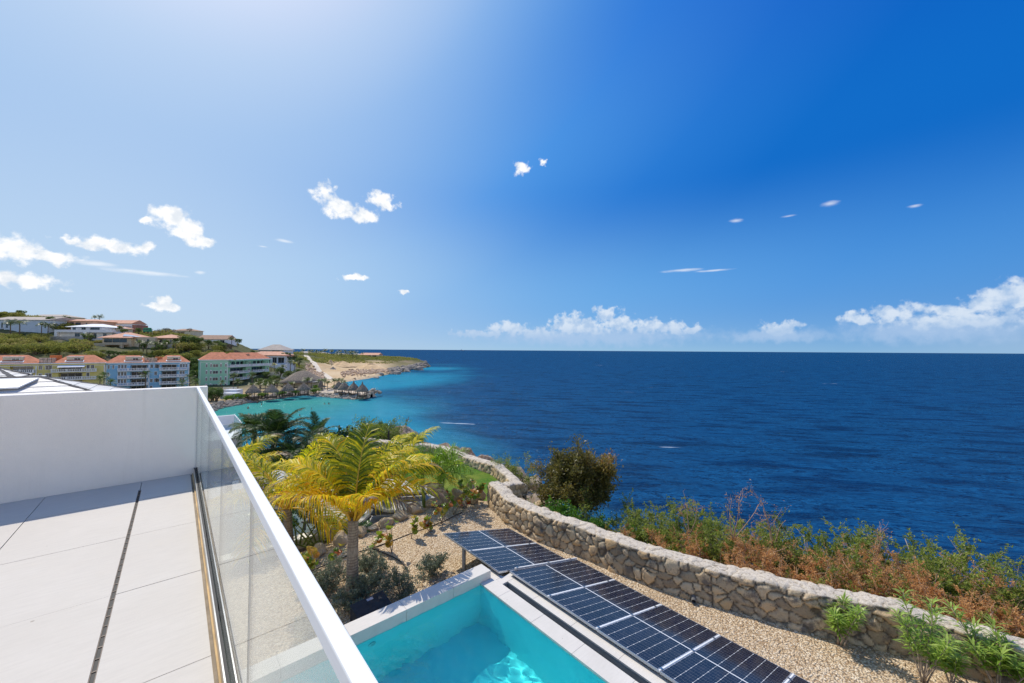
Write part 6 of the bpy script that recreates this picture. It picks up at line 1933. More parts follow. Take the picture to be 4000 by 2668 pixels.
class House:
    def __init__(s, name, label, cat, org, yaw, group=None):
        s.c, s.s = math.cos(yaw), math.sin(yaw); s.o = np.array(org, float)
        s.t = thing(name, label, cat, org, group)

    def W(s, p):
        p = np.asarray(p, float)
        return np.stack([s.o[0] + p[..., 0] * s.c - p[..., 1] * s.s, s.o[1] + p[..., 0] * s.s + p[..., 1] * s.c, s.o[2] + p[..., 2]], -1)

    def part(s, name, mb, mats, parent=None):
        mb.V = [s.W(v) for v in mb.V]
        return mb.build(name, mats if isinstance(mats, list) else [mats], parent or s.t)

    def boxes(s, name, lst, mat, parent=None):
        mb = MB()
        for lo, hi in lst: mb.box(lo, hi)
        return s.part(name, mb, mat, parent)

    def hip(s, name, x0, x1, y0, y1, z, h, mat, ov=.5, inset=None, gable=False, th=.18):
        x0 -= ov; x1 += ov; y0 -= ov; y1 += ov
        mb = MB()
        if x1 - x0 >= y1 - y0:
            k = (y1 - y0) / 2 if inset is None else inset
            if gable: k = 0
            r0, r1 = (x0 + k, (y0 + y1) / 2), (x1 - k, (y0 + y1) / 2)
            V = [(x0, y0, z), (x1, y0, z), (x1, y1, z), (x0, y1, z), (*r0, z + h), (*r1, z + h)]
            F4 = [(0, 1, 5, 4), (2, 3, 4, 5)]; F3 = [(1, 2, 5), (3, 0, 4)]
        else:
            k = (x1 - x0) / 2 if inset is None else inset
            if gable: k = 0
            r0, r1 = ((x0 + x1) / 2, y0 + k), ((x0 + x1) / 2, y1 - k)
            V = [(x0, y0, z), (x1, y0, z), (x1, y1, z), (x0, y1, z), (*r0, z + h), (*r1, z + h)]
            F4 = [(1, 2, 5, 4), (3, 0, 4, 5)]; F3 = [(0, 1, 4), (2, 3, 5)]
        mb.add(V, F4); mb.F.append((np.array(F3), 0, False))
        mb.box((x0, y0, z - th), (x1, y1, z - .002))
        return s.part(name, mb, mat)

    def window(s, x, z, w, h, y=0.0, arch=False, frame=M_BW, glass=M_WIN, name='window', side=None):
        f = MB(); f.box((x - w / 2 - .12, y - .07, z - .12), (x + w / 2 + .12, y - .002, z + h + .12))
        if arch:
            a = np.linspace(0, PI, 9); pts = np.r_[np.c_[np.cos(a) * (w / 2 + .12), np.sin(a) * (w / 2 + .12)]]
            n = len(pts); V = [(x + p[0], y - .07, z + h + .121 + p[1]) for p in pts] + [(x + p[0], y - .002, z + h + .121 + p[1]) for p in pts]
            f.add(V, [tuple(range(n - 1, -1, -1))]); f.F.append((np.array([(i, i + 1, n + i + 1, n + i) for i in range(n - 1)]) + f.n - 2 * n, 0, False))
        fo = s.part(name, f, frame)
        g = MB(); g.box((x - w / 2, y - .10, z), (x - .04, y - .072, z + h)); g.box((x + .04, y - .10, z), (x + w / 2, y - .072, z + h))
        s.part('pane', g, glass, fo)

    def balcony(s, x0, x1, z, yo=-1.2, y1=0.0, step=.45, mat=None):
        mb = MB(); mb.box((x0, yo, z - .22), (x1, y1 - .004, z))
        b = s.part('balcony', mb, mat or M_BW)
        r = MB(); r.box((x0, yo, z + .92), (x1, yo + .14, z + 1.06)); r.box((x0, yo, z + .001), (x1, yo + .14, z + .12))
        for xx in np.arange(x0, x1 - .1, step): r.box((xx, yo + .02, z + .12), (xx + .2, yo + .12, z + .92))
        for xx in np.linspace(x0, x1 - .3, max(2, int((x1 - x0) / 3) + 1)): r.box((xx, yo - .01, z + .12), (xx + .3, yo + .13, z + 1.12))
        for xx in (x0, x1 - .12): r.box((xx, yo + .14, z + .92), (xx + .12, y1 - .01, z + 1.06)); r.box((xx + .02, yo + .14, z + .12), (xx + .1, y1 - .01, z + .6))
        s.part('railing', r, M_BW, b)


SHT = 3.0


def apartments(name, label, org, yaw, W, depth, wallmat, units, group, ns=4, top=None):
    H = House(name, label, 'apartment building', org, yaw, group)
    Ht = ns * SHT
    logs = sorted([l for u_ in units for l in u_['log']])
    cuts = [0.0]
    for a, b in logs: cuts += [a, b]
    cuts.append(W)
    wl = []
    for i in range(0, len(cuts), 2): wl.append(((cuts[i], 0, -3), (cuts[i + 1], depth, Ht)))
    for a, b in logs:
        wl.append(((a, 1.9, -3), (b, depth, Ht)))
        for k in range(ns): wl.append(((a, .03, (k + 1) * SHT - .55), (b, 1.9, (k + 1) * SHT - (.02 if k == ns - 1 else .25))))
    H.boxes('wall', wl, wallmat)
    H.boxes('cornice', [((-.25, -.3, Ht), (W + .25, depth + .2, Ht + .32))], M_BW)
    H.boxes('cornice_band', [((-.06, -.07, Ht - .75), (W + .06, -.004, Ht - .58))] + [((x - .15, -.06, -2), (x + .15, -.004, Ht - .76)) for x in [.15] + [u_['x1'] - .15 for u_ in units]], M_BW)
    for a, b in logs:
        for k in range(ns):
            z = k * SHT
            f = MB(); f.box((a + .3, 1.82, z + .05), (b - .3, 1.89, z + 2.35)); fo = H.part('terrace_door', f, M_BW)
            g = MB(); n = max(2, int((b - a) / 1.6)); w = (b - a - .7) / n
            for j in range(n): g.box((a + .35 + j * w, 1.78, z + .12), (a + .35 + (j + 1) * w - .09, 1.815, z + 2.25))
            H.part('pane', g, M_WIN, fo)
    for u_ in units:
        for (x, w, h, ar, lv) in u_['win']:
            for k in lv: H.window(x, k * SHT + (.95 if h < 1.6 else .5), w, h, 0.0, ar and k == ns - 1)
        for (a, b) in u_['bal']:
            for k in range(1, ns): H.balcony(a, b, k * SHT)
        if 'roof' in u_:
            x0, x1, kind = u_['roof']
            rh = 3.0; zt = Ht + .33
            H.hip('roof', x0, x1, .4, depth - .4, zt, rh, M_ROOFT, .35, inset=3.6)
            if kind:
                a, b = kind
                y0 = 1.0
                H.boxes('roof_terrace', [((a, y0 + 1.2, zt + .02), (b, depth / 2 - .2, zt + 2.25))], M_CREAM)
                mb = MB()
                for xx in (a - .3, b):
                    V = [(xx, y0 - .3, zt + .02), (xx + .3, y0 - .3, zt + .02), (xx + .3, depth / 2 - .1, zt + .02), (xx, depth / 2 - .1, zt + .02), (xx, y0 - .3, zt + .5), (xx + .3, y0 - .3, zt + .5), (xx + .3, depth / 2 - .1, zt + 2.5), (xx, depth / 2 - .1, zt + 2.5)]
                    mb.add(V, [(0, 3, 2, 1), (4, 5, 6, 7), (0, 1, 5, 4), (1, 2, 6, 5), (2, 3, 7, 6), (3, 0, 4, 7)])
                mb.box((a, y0 - .3, zt + .02), (b, y0 - .1, zt + .75)); mb.box((a, y0 + .9, zt + 2.26), (b, depth / 2 - .1, zt + 2.4))
                H.part('roof_terrace_cheek', mb, M_BW)
                H.window((a + b) / 2 + .6, zt + .3, 1.6, 1.5, y0 + 1.2)
    return H


GA = 'apartment blocks along the bay'
Yb = 226.0
zb = -16.9
def blk_x(px, y=Yb):
    a = math.atan((px - 2000) / F_PX) + TH
    return y * math.tan(a)


x0, x1 = blk_x(415), blk_x(742)
Wd = x1 - x0
h2 = Wd * .5
blue = apartments('apartment_building', 'sky blue four storey apartment building with white balconies', (x0, Yb, zb), 0, Wd, 11, M_BLUE, [
    dict(x1=h2, log=[(h2 * .55, h2 * .96)], bal=[(h2 * .27, h2 * .97)], win=[(h2 * .30, .55, 1.5, 0, (1, 2, 3)), (h2 * .37, .55, 1.5, 0, (1, 2, 3)), (h2 * .44, .55, 1.5, 0, (1, 2, 3)), (h2 * .07, .4, 1.3, 1, (1, 2, 3)), (h2 * .17, .4, 1.3, 0, (3,))], roof=(0, h2 * .98, (h2 * .42, h2 * .8))),
    dict(x1=Wd, log=[(h2 * 1.28, h2 * 1.69)], bal=[(h2 * 1.24, h2 * 1.95)], win=[(h2 * 1.05, .7, 1.3, 0, (0, 1, 3)), (h2 * 1.15, .7, 1.4, 0, (1, 2, 3)), (h2 * 1.21, .7, 1.4, 0, (1, 3)), (h2 * 1.78, .6, 1.4, 1, (1, 2, 3)), (h2 * 1.85, .6, 1.4, 1, (1, 2, 3)), (h2 * 1.92, .5, 1.4, 1, (3,))], roof=(h2 * 1.15, Wd, (h2 * 1.42, h2 * 1.76)))], GA)
# pallets of roof tiles waiting on the open roof
def tile_pallet(label, H, x, z):
    t = thing('tile_pallet', label, 'pallet', H.W(np.array([x, 2.4, z])), 'pallets of roof tiles on the roofs')
    mb = MB()
    for i in range(4):
        for k in range(3): mb.box((x - 2 + i * 1.05, 1.6, z + k * .62), (x - 1.1 + i * 1.05, 3.2, z + k * .62 + .5))
    mb.V = [H.W(v) for v in mb.V]; mb.build('tiles', [simple('stacked_tiles', (.55, .40, .32), .9, .2, 1.5)], t)
    mb = MB(); mb.box((x - 2.1, 1.5, z - .15), (x + 2.2, 3.3, z - .002)); mb.V = [H.W(v) for v in mb.V]; mb.build('base', [M_ROOFB], t)


tile_pallet('stack of pale roof tiles on the blue apartment roof', blue, h2 * 1.02, 4 * SHT + .5)
mb = MB(); mb.box((h2 * 1.12, 3.0, 12.35), (h2 * 1.3, 6, 14.6)); blue.part('chimney_wall', mb, simple('orange_wall', (.55, .17, .06), .85, .1, .5))
x0y = blk_x(415) - .05; Wy = 41.0; xs0 = x0y - Wy
k1 = Wy - 17.6
yel = apartments('apartment_building', 'yellow apartment building with red roofs behind the slate roof', (xs0, Yb - 1.0, zb + .2), 0, Wy, 11, M_YEL, [
    dict(x1=9.5, log=[(2, 8)], bal=[(1.5, 8.5)], win=[], roof=(-3, 8.5, None)),
    dict(x1=k1, log=[(k1 - 6.2, k1 - .8)], bal=[(k1 - 7.2, k1 - .4)], win=[(k1 - 9.0, .8, 1.5, 1, (1, 2, 3)), (k1 - 10.3, .8, 1.5, 1, (1, 2, 3)), (k1 - 11.6, .8, 1.5, 1, (3,)), (k1 + .9, .7, 1.4, 0, (1, 2, 3))], roof=(9.6, k1 + .2, (k1 - 8.4, k1 - 3.6))),
    dict(x1=Wy, log=[(k1 + 5.4, k1 + 11.6)], bal=[(k1 + 3.6, k1 + 15.4)], win=[(k1 + 2.9, 1.5, 1.5, 0, (1, 2, 3)), (k1 + 13.0, .7, 1.4, 0, (2, 3)), (k1 + 14.2, .7, 1.4, 0, (3,))], roof=(k1 + 4.0, Wy - .4, (k1 + 7.0, k1 + 11.4)))], GA)
tile_pallet('stack of pale roof tiles on the yellow apartment roof', yel, k1 + 2.2, 4 * SHT + .5)
mb = MB(); mb.box((k1 + 2.4, 4.0, 12.35), (k1 + 5.2, 6.5, 15.2)); yel.part('chimney_wall', mb, simple('orange_parapet', (.58, .18, .06), .85, .1, .5))
mb = MB(); mb.add([(k1 + 5.2, -.02, 11.5), (k1 + 12.2, -.02, 11.5), (k1 + 12.2, -1.9, 10.75), (k1 + 5.2, -1.9, 10.75), (k1 + 5.2, -.02, 11.44), (k1 + 12.2, -.02, 11.44), (k1 + 12.2, -1.9, 10.69), (k1 + 5.2, -1.9, 10.69)], [(0, 3, 2, 1), (4, 5, 6, 7), (3, 7, 6, 2), (0, 4, 7, 3), (1, 2, 6, 5)]); yel.part('awning', mb, M_BW)
# green building: a flat front and an angled wing with arcaded top balcony
Yg = 233.0; xg0, xg1 = blk_x(782, Yg), blk_x(893, Yg); Wg = xg1 - xg0
zg = -17.4
ns_ = 4; SHG = 3.05
G = House('apartment_building', 'mint green apartment building with arcaded top balcony by the beach', 'apartment building', (xg0, Yg, zg), 0, GA)
Hg = 13.2
G.boxes('wall', [((0, 0, -3), (Wg, 12, Hg))], M_GREEN)
G.boxes('cornice', [((-.3, -.35, Hg), (Wg + .2, 12.3, Hg + .4))], M_BW)
G.boxes('cornice_band', [((.2, -.06, Hg - .9), (Wg, -.004, Hg - .75)), ((.12, -.06, -2), (.32, -.004, Hg - .91)), ((Wg - .35, -.06, -2), (Wg - .1, -.004, Hg - .91))], M_BW)
for k in range(4):
    z = Hg - 3.3 - k * 3.2
    for fx in (.24, .39, .74, .92): G.window(Wg * fx, z + .2, .55, 1.35, 0, True)
    G.window(Wg * .55, z + .2, 1.9, 1.3, 0)
G.hip('roof', 0, Wg + 3.0, 0, 12, Hg + .41, 3.5, M_ROOFT, .2, inset=4.5)
# wing
yawg = math.atan2(fw0[1] * 1 + rt0[1] * .12, fw0[0] * 1 + rt0[0] * .12)
Wl = 27.0
Wg_o = G.W(np.array([Wg + .02, .0, 0]))
G2 = House('apartment_building', 'green', 'x', Wg_o, yawg, GA)
w2 = G2.t
mbw = MB()
logs = [(1.2, 11.0), (14.5, 24.0)]
for a, b in ((0, 1.2), (11.0, 14.5), (24.0, Wl)): mbw.box((a, 0.02, -3), (b, 10, Hg - .02))
for a, b in logs:
    mbw.box((a, 2.0, -3), (b, 10, Hg - .02))
    for k in range(4): mbw.box((a, .05, Hg - .6 - k * 3.2 - (0 if k else -.2)), (b, 2.0, Hg - .25 - k * 3.2))
def gw(name, mb, mat, parent=None):
    mb.V = [G2.W(v) for v in mb.V]
    return mb.build(name, [mat], parent or G.t)


gw('wing_wall', mbw, M_GREEN)
mb = MB(); mb.box((-.1, -1.6, Hg), (Wl + .4, 10.3, Hg + .4)); gw('wing_cornice', mb, M_BW)
old_t = G2.t; G2.t = G.t
for a, b in logs:
    for k in range(4):
        z = Hg - 3.2 * (k + 1)
        if k < 3 or a > 5: G2.balcony(a - .6, b + .8, z, -1.5, .0, .5)
        g = MB(); n = 5; w = (b - a) / n
        for j in range(n): g.box((a + j * w + .1, 1.9, z + .1), (a + (j + 1) * w - .1, 1.99, z + 2.3))
        gw('terrace_door', g, M_WIN)
G2.balcony(-.3, Wl, Hg - 3.2 + .001, -1.55, 0, .5)
ar = MB(); nA = 10; wA = (Wl - .2) / nA
for j in range(nA + 1): ar.box((j * wA - .12, -1.5, Hg - 3.1), (j * wA + .12, -1.25, Hg - 1.25))
for j in range(nA):
    xa, xb = j * wA + .12, (j + 1) * wA - .12; xm = (xa + xb) / 2; r = (xb - xa) / 2
    a = np.linspace(PI, 0, 9); bot = [(xm + r * math.cos(q), Hg - 1.3 + r * .75 * math.sin(q)) for q in a]
    V = []
    for (x, z) in bot: V += [(x, -1.5, z), (x, -1.5, Hg - .01), (x, -1.27, z), (x, -1.27, Hg - .01)]
    ar.add(V, sum([[(4 * i, 4 * i + 4, 4 * i + 5, 4 * i + 1), (4 * i + 2, 4 * i + 3, 4 * i + 7, 4 * i + 6), (4 * i, 4 * i + 2, 4 * i + 6, 4 * i + 4)] for i in range(8)], []))
gw('arcade', ar, M_GREEN)
G2.hip('wing_roof', 2, Wl - .3, -.6, 9.6, Hg + .41, 3.3, M_ROOFT, .4, inset=4.0)
for k in range(4):
    for x in (12.2, 13.3, 25.5): G2.window(x, Hg - 3.2 * (k + 1) + .5, .6, 1.4, .02)
bpy.data.objects.remove(old_t)
mb = MB(); mb.box((14, 2.2, Hg + 1.6), (15.6, 3.8, Hg + 2.9)); gw('dormer', mb, M_ROOFB)


def hill_house(name, label, px0, px1, yb_, ye, yt, d, depth, wall, roof, kind='hip', wins=(), yaw=0.0, extra=None, down=5.0, ov=.6, inset=None, group=None):
    pm = (px0 + px1) / 2; z0, z1, z2 = Zat(pm, yb_, d), Zat(pm, ye, d), Zat(pm, yt, d)
    W = (px1 - px0) / F_PX * d
    o = D(px0, d, z0)
    H = House(name, label, 'house', o, CA + yaw, group or 'houses on the hill across the bay')
    h = z1 - z0
    H.boxes('wall', [((0, 0, -down), (W, depth, h))], wall)
    if kind in ('hip', 'gable'):
        H.hip('roof', 0, W, 0, depth, h + .19, max(.5, z2 - z1), roof, ov, inset, kind == 'gable')
        if kind == 'gable':
            mb = MB()
            for x in (.02, W - .22):
                mb.add([(x, .1, h), (x + .2, .1, h), (x + .2, depth - .1, h), (x, depth - .1, h), (x, depth / 2, h + (z2 - z1) * .93), (x + .2, depth / 2, h + (z2 - z1) * .93)], [(0, 1, 5, 4), (2, 3, 4, 5), (0, 3, 2, 1)]); mb.F.append((np.array([(1, 2, 5), (3, 0, 4)]) + mb.n - 6, 0, False))
            H.part('gable_end', mb, wall)
    elif kind == 'flat':
        H.boxes('roof', [((-ov, -ov, h), (W + ov, depth + ov, h + .35))], roof)
    for w in wins:
        a, b, c_, e = w[:4]
        x = (a + b) / 2 * W; H.window(x, c_ * h, (b - a) * W, (e - c_) * h, 0.0, frame=(w[4] if len(w) > 4 else wall))
    if extra: extra(H, W, h)
    return H


def lower_slab(fr, drop, proj, mat, name='terrace', rail=False, cols=0):
    def f(H, W, h):
        a, b = fr
        H.boxes(name, [((a * W, -proj, -drop), (b * W, -.004, -.15)), ((a * W - .3, -proj - .3, -.149), (b * W + .3, -.006, .2))], mat)
        if cols:
            mb = MB()
            for k in range(cols):
                x = a * W + (b - a) * W * k / (cols - 1); mb.box((x - .2, -proj, .2), (x + .2, -proj + .4, h))
            H.part('column', mb, mat)
    return f


hill_house('hill_house', 'pale blue house with a big grey beige roof at the left end of the hill', -40, 186, 1298, 1250, 1234, 236, 18, M_PALEB, M_ROOFG, 'gable', [(.19, .22, .35, .8, M_BW), (.27, .31, .35, .8, M_BW), (.94, .97, .35, .85, M_BW), (.19, .24, .05, .3, M_BW)])
hill_house('hill_house', 'low beige roofs on the hilltop behind the pale blue house', 84, 248, 1246, 1237, 1226, 285, 14, M_CREAM, M_ROOFG, 'hip', [(.35, .45, .2, .8)])
hill_house('hill_house', 'small pale roof on the hilltop at the left edge of the photo', -20, 34, 1240, 1228, 1219, 300, 12, M_CREAM, M_ROOFG, 'hip')
hill_house('hill_house', 'peach house with dark windows behind the white hip roofed villa', 206, 374, 1288, 1254, 1245, 246, 14, M_PEACH, M_ROOFP, 'hip', [(.22, .36, .52, .86), (.38, .48, .52, .86), (.52, .64, .48, .84), (.76, .79, .55, .8), (.08, .16, .0, .34), (.19, .27, .0, .34)], extra=lower_slab((-.06, .45), 2.0, 2.2, M_ROOFP, 'porch_roof'))


def white_villa(H, W, h):
    H.boxes('lower_floor', [((-6.5, -3.0, -1.5), (W + 9.0, -.6, 0)), ((-6.5, -3.0, -6.2), (-5.0, -1.5, -1.501)), ((10.5, -3.0, -6.2), (12.5, -1.5, -1.501)), ((-14.5, -3.2, -7.8), (6.0, -1.2, -5.6)), ((-6.0, -.5, -6.2), (W + 8.5, 6.0, -.8))], M_BW)
    for a, b in ((3.0, 6.0), (13.0, 16.0), (20, 22), (25.5, 28.5)):
        H.window((a + b) / 2, -5.2, b - a, 3.2, -.5, frame=M_BW)


hill_house('hill_house', 'white two storey villa with white hip roof and long balcony on the hill', 276, 398, 1289, 1278, 1264, 232, 12, M_BW, M_ROOFW, 'hip', [(.05, .15, .08, .9), (.34, .47, .08, .9), (.62, .92, .08, .9)], extra=white_villa, ov=1.8)
hill_house('hill_house', 'long house with three terracotta roof fields and a brick end wall', 392, 512, 1292, 1264, 1249, 258, 10, M_BW, M_ROOFP, 'gable', [(.04, .13, .1, .4), (.24, .5, .1, .45), (.62, .8, .1, .55)], extra=lambda H, W, h: H.boxes('end_wall', [((W + .1, .5, -5), (W + 2.6, 9, h * .85)), ((-.1, -.6, h * .55), (W, -.01, h * .6))], M_BRICK))
hill_house('hill_house', 'low terracotta roofed annex right of the white villa', 398, 462, 1292, 1283, 1270, 240, 9, M_CREAM, M_ROOFP, 'hip', [(.4, .7, .1, .7)])


def beige_extra(H, W, h):
    H.boxes('annex', [((W - .5, 1.5, -6), (W + 12, 9, h + .6))], M_TAN)
    H.boxes('lower_floor', [((-6.5, -3.5, -1.3), (W * .92, -.3, -.4)), ((-6.5, -3.4, -5.6), (5.0, -.3, -1.301)), ((13, -3.3, -5.0), (13.8, -2.5, -1.301)), ((W * .9 - 1, -3.3, -5.0), (W * .9, -2.5, -1.301))], M_TAN)
    for a, b in ((W + 1.5, W + 2.6), (W + 7.5, W + 8.8)): H.window((a + b) / 2, .4, b - a, 1.6, 1.5, frame=M_TAN)
    mb = MB(); mb.add([(W * .62, 2.2, h + 2.35), (W + 3.5, 2.2, h + .9), (W + 3.0, .2, h + .75), (W * .7, .0, h + 1.15)], [(0, 3, 2, 1)]); H.part('solar_array', mb, simple('pale_solar_glass', (.45, .52, .6), .15, .05))


hill_house('hill_house', 'beige house with a tan hip roof and wide dark veranda above the apartments', 400, 512, 1338, 1320, 1298, 216, 13, M_TAN, M_ROOFP, 'hip', [(.06, .34, .05, .8, M_TAN), (.36, .86, .05, .85, M_TAN)], extra=beige_extra, ov=1.5)
hill_house('hill_house', 'square pavilion with tan hip roof right of the beige veranda house', 597, 674, 1342, 1321, 1306, 220, 11, M_TAN, M_ROOFP, 'hip', [(.22, .68, .2, .8, M_TAN), (.88, .97, .0, .75, M_TAN)], ov=1.4)
hill_house('hill_house', 'house with a long plain brown roof and white gable edges above the mint green building', 770, 886, 1342, 1326, 1309, 256, 9, M_BW, M_ROOFB, 'gable', [(.78, .92, .1, .85)], ov=.3)
hill_house('hill_house', 'house mostly hidden by trees, only its beige roof in sight on the ridge', 668, 752, 1308, 1292, 1284, 300, 10, M_CREAM, M_ROOFB, 'hip', [])
hill_house('hill_house', 'grey roofed house with dark upper terrace at the right end of the ridge', 1012, 1108, 1392, 1368, 1346, 292, 13, M_PALEB, M_ROOFG, 'hip', [(.55, .85, .2, .9), (.1, .4, .2, .8)], ov=.9, extra=lambda H, W, h: H.boxes('side_terrace', [((W, 0, -5), (W + 3.2, 9, -.6)), ((W - .3, -.8, h * .2), (W + 3.2, 8, h * .3))], M_BW))


def white_apt(H, W, h):
    H.boxes('lower_floor', [((-2, -3.5, -9), (W + 1.2, -.02, -.2)), ((W * .55, -5.0, -9), (W + 1.0, -3.51, -.8))], M_BW)
    H.boxes('white_fascia', [((-.9, -1.2, h - .5), (W + .8, -.01, h + .15))], M_BW)
    for fx in (.08, .38, .7): H.window(W * fx + 2, -4.0, 2.2, 2.0, -3.5)
    H.hip('roof', W * .48, W + .2, -1.2, 9, h + .75, 2.2, M_ROOFP, .8)


hill_house('terrace_house', 'white terraced house with pale terracotta roofs behind the mint green building', 962, 1116, 1420, 1392, 1374, 236, 11, M_PALEB, M_ROOFP, 'hip', [(.05, .2, .1, .9, M_BW), (.42, .62, .1, .9, M_BW), (.68, .78, .1, .9, M_BW), (.82, .97, .1, .9, M_BW)], extra=white_apt, ov=1.0, down=12)
GR = 'resort buildings on the headland'
hill_house('resort_building', 'long resort building with tan roof at the right end of the headland', 1405, 1478, 1394, 1387, 1379, 505, 18, M_CREAM, M_ROOFP, 'gable', [(.1, .3, .2, .8), (.4, .6, .2, .8), (.7, .9, .2, .8)], group=GR)
hill_house('resort_building', 'pale resort building left of the tan roofed one on the headland', 1362, 1408, 1392, 1386, 1381, 520, 14, M_BW, M_ROOFG, 'hip', [(.1, .35, .2, .8), (.5, .9, .2, .8)], group=GR)
hill_house('resort_building', 'flat grey resort building among the headland palms', 1300, 1350, 1391, 1385, 1380, 540, 14, M_BW, M_ROOFG, 'hip', [(.2, .7, .2, .8)], group=GR)
hill_house('resort_building', 'small grey roofed resort building farthest left on the headland', 1225, 1275, 1386, 1381, 1376, 520, 12, M_CREAM, M_ROOFG, 'hip', [(.2, .7, .2, .8)], group=GR)
hill_house('resort_building', 'grey resort roof behind the dirt road', 1160, 1208, 1382, 1378, 1373, 540, 12, M_CREAM, M_ROOFG, 'hip', [(.2, .7, .2, .8)], group=GR)

# concrete retaining wall under the white villa
H = House('retaining_wall', 'grey block retaining wall below the white villa on the hill', 'wall', D(196, 224, Zat(196, 1338, 224)), CA)
H.boxes('wall', [((0, 0, -4), (20, .5, 3.6)), ((11.5, -.6, -4), (20, -.004, 2.2))], simple('concrete_block', (.36, .35, .33), .9, .15, .6))
# white beach terrace below the green building
q = D(864, 143.5, -17.2)
H = House('beach_terrace', 'low white terrace with railing in front of the mint green building', 'terrace', q, CA)
H.boxes('wall', [((0, 0, -.5), (5.4, 3.5, 2.2)), ((-1.5, 3.6, -.5), (3.6, 7, 3.1))], M_BW)
mb = MB()
for x in np.arange(-1.5, 3.6, .5): mb.box((x, 3.6, 3.1), (x + .08, 3.7, 4.0))
mb.box((-1.5, 3.58, 4.0), (3.6, 3.72, 4.1)); H.part('railing', mb, M_BW)
mb = MB()
for x in (-2.2, -.3): mb.box((x, -.6, -.5), (x + .15, -.45, 2.0))
for y in np.linspace(-.8, 2, 8): mb.box((-2.6, y, 2.0), (.1, y + .1, 2.1))
H.part('pergola', mb, simple('weathered_wood', (.25, .2, .15), .9, .2, 1.0))
# footpath wall below the white terraced house
H = House('garden_wall', 'long low stone wall running below the white terraced house', 'wall', D(1048, 208, Zat(1048, 1462, 208)), CA + .25)
H.boxes('wall', [((0, 0, -3), (18, .5, 1.2))], M_CREAM)

# ---------------------------------------------------------------- thatched huts
def thatch_material():
    m, T, out = newmat('palm_thatch')
    v = objc(T)
    n = noise(T, vmth(T, 'MULTIPLY', v, (1, 1, .3)), 3.5, 6.0, .7); n2 = noise(T, v, .8, 4.0, .6)
    c = mixc(T, sstep(T, n, .3, .7), (.10, .082, .066), (.33, .27, .21)); c = mixc(T, sstep(T, n2, .4, .7, 0, .4), c, (.22, .17, .13))
    b = nd(T, 'ShaderNodeBsdfPrincipled', inp={'Base Color': c, 'Roughness': .95})
    bn = nd(T, 'ShaderNodeBump', inp={'Height': n, 'Strength': 1.0, 'Distance': .25}); T.links.new(bn.outputs[0], b.inputs['Normal'])
    T.links.new(b.outputs[0], out.inputs[0]); return m


M_THATCH = thatch_material(); M_WOOD = simple('dark_hut_wood', (.10, .07, .05), .9, .25, 2.0)
def palapa(label, px, y, w, pointy, seed, group='thatched huts along the bay'):
    d = (1.6 + 16.6) / ((y - HOR(px)) / F_PX)
    q = D(px, d, -16.75); R = w / F_PX * d / 2
    t = thing('thatched_hut', label, 'hut', q, group)
    rg = np.random.default_rng(seed)
    n = 44
    base = [(R * 1.0, 1.75), (R * 1.02, 1.95), (R * .93, 2.35), (R * .72, 3.05), (R * .46, 3.75), (R * .2, 4.3), (R * .05, 4.5 + pointy), (.01, 4.55 + pointy)]
    ph = rg.normal(0, .05, (1, n)) * np.linspace(1, .1, len(base))[:, None]; pz = rg.normal(0, .13, (1, n)) * np.linspace(1.3, .05, len(base))[:, None]
    mb = MB(); mb.lathe(base, n, q, jit=(ph, pz)); mb.lathe([(R * 1.0, 1.75), (R * .5, 2.6), (.01, 3.2)], n, q, s=True)
    # loose fringes of palm leaf
    for i in range(90):
        a = rg.uniform(0, 2 * PI); k = rg.choice([1.0, .74, .48]); z = {1.0: 1.95, .74: 3.0, .48: 3.72}[k]
        r0 = R * (k - .04); r1 = R * (k + .07)
        p0 = q + [r0 * math.cos(a), r0 * math.sin(a), z + .22]; p1 = q + [r1 * math.cos(a), r1 * math.sin(a), z - .35 - rg.uniform(0, .3)]; s_ = np.array([-math.sin(a), math.cos(a), 0]) * .12
        mb.add([p0 - s_, p0 + s_, p1], [(0, 1, 2)], 0)
    mb.build('thatch_roof', [M_THATCH], t)
    for i in range(7):
        a = i * 2 * PI / 7 + .3; mb = MB(); mb.tube([q + [R * .8 * math.cos(a), R * .8 * math.sin(a), -.6], q + [R * .8 * math.cos(a), R * .8 * math.sin(a), 2.3]], .09, 6); mb.build('post', [M_WOOD], t)
    mb = MB(); mb.lathe([(.01, .0), (R * .8, .0), (R * .8, -.35), (.01, -.35)], 18, q, s=False); mb.build('hut_floor', [M_WOOD], t)
    mb = MB()
    for a in np.arange(0, 2 * PI, .22):
        if math.cos(a - CA + PI / 2) < -.2: continue
        mb.tube([q + [R * .78 * math.cos(a), R * .78 * math.sin(a), 0.0], q + [R * .78 * math.cos(a), R * .78 * math.sin(a), .8]], .05, 4)
    mb.build('railing', [M_WOOD], t)


for i, (px, y, w, pt, lb) in enumerate([(993, 1550, 50, .3, 'leftmost thatched hut nearest the white beach terrace'), (1064, 1547, 52, .3, 'second thatched hut from the left on the inner shore'), (1128, 1541, 48, .3, 'third thatched hut from the left on the inner shore'), (1189, 1538, 48, .3, 'thatched hut on the inner shore below the big thatched roof'),
                                        (1326, 1531, 40, .2, 'rear thatched hut at the root of the breakwater'), (1347, 1535, 46, .3, 'round topped thatched hut on the breakwater behind the two pointed ones'), (1384, 1537, 42, 1.0, 'pointed thatched hut second from the breakwater tip'), (1418, 1543, 46, 1.0, 'pointed thatched hut nearest the breakwater tip'), (1256, 1524, 20, .2, 'small thatched parasol hut among the beach palms')]):
    palapa(lb, px, y, w, pt, i)
q = D(1186, 190, -16.6)
t = thing('thatched_restaurant', 'large hall with a great grey thatched roof behind the row of huts', 'restaurant', q)
rg = np.random.default_rng(5)
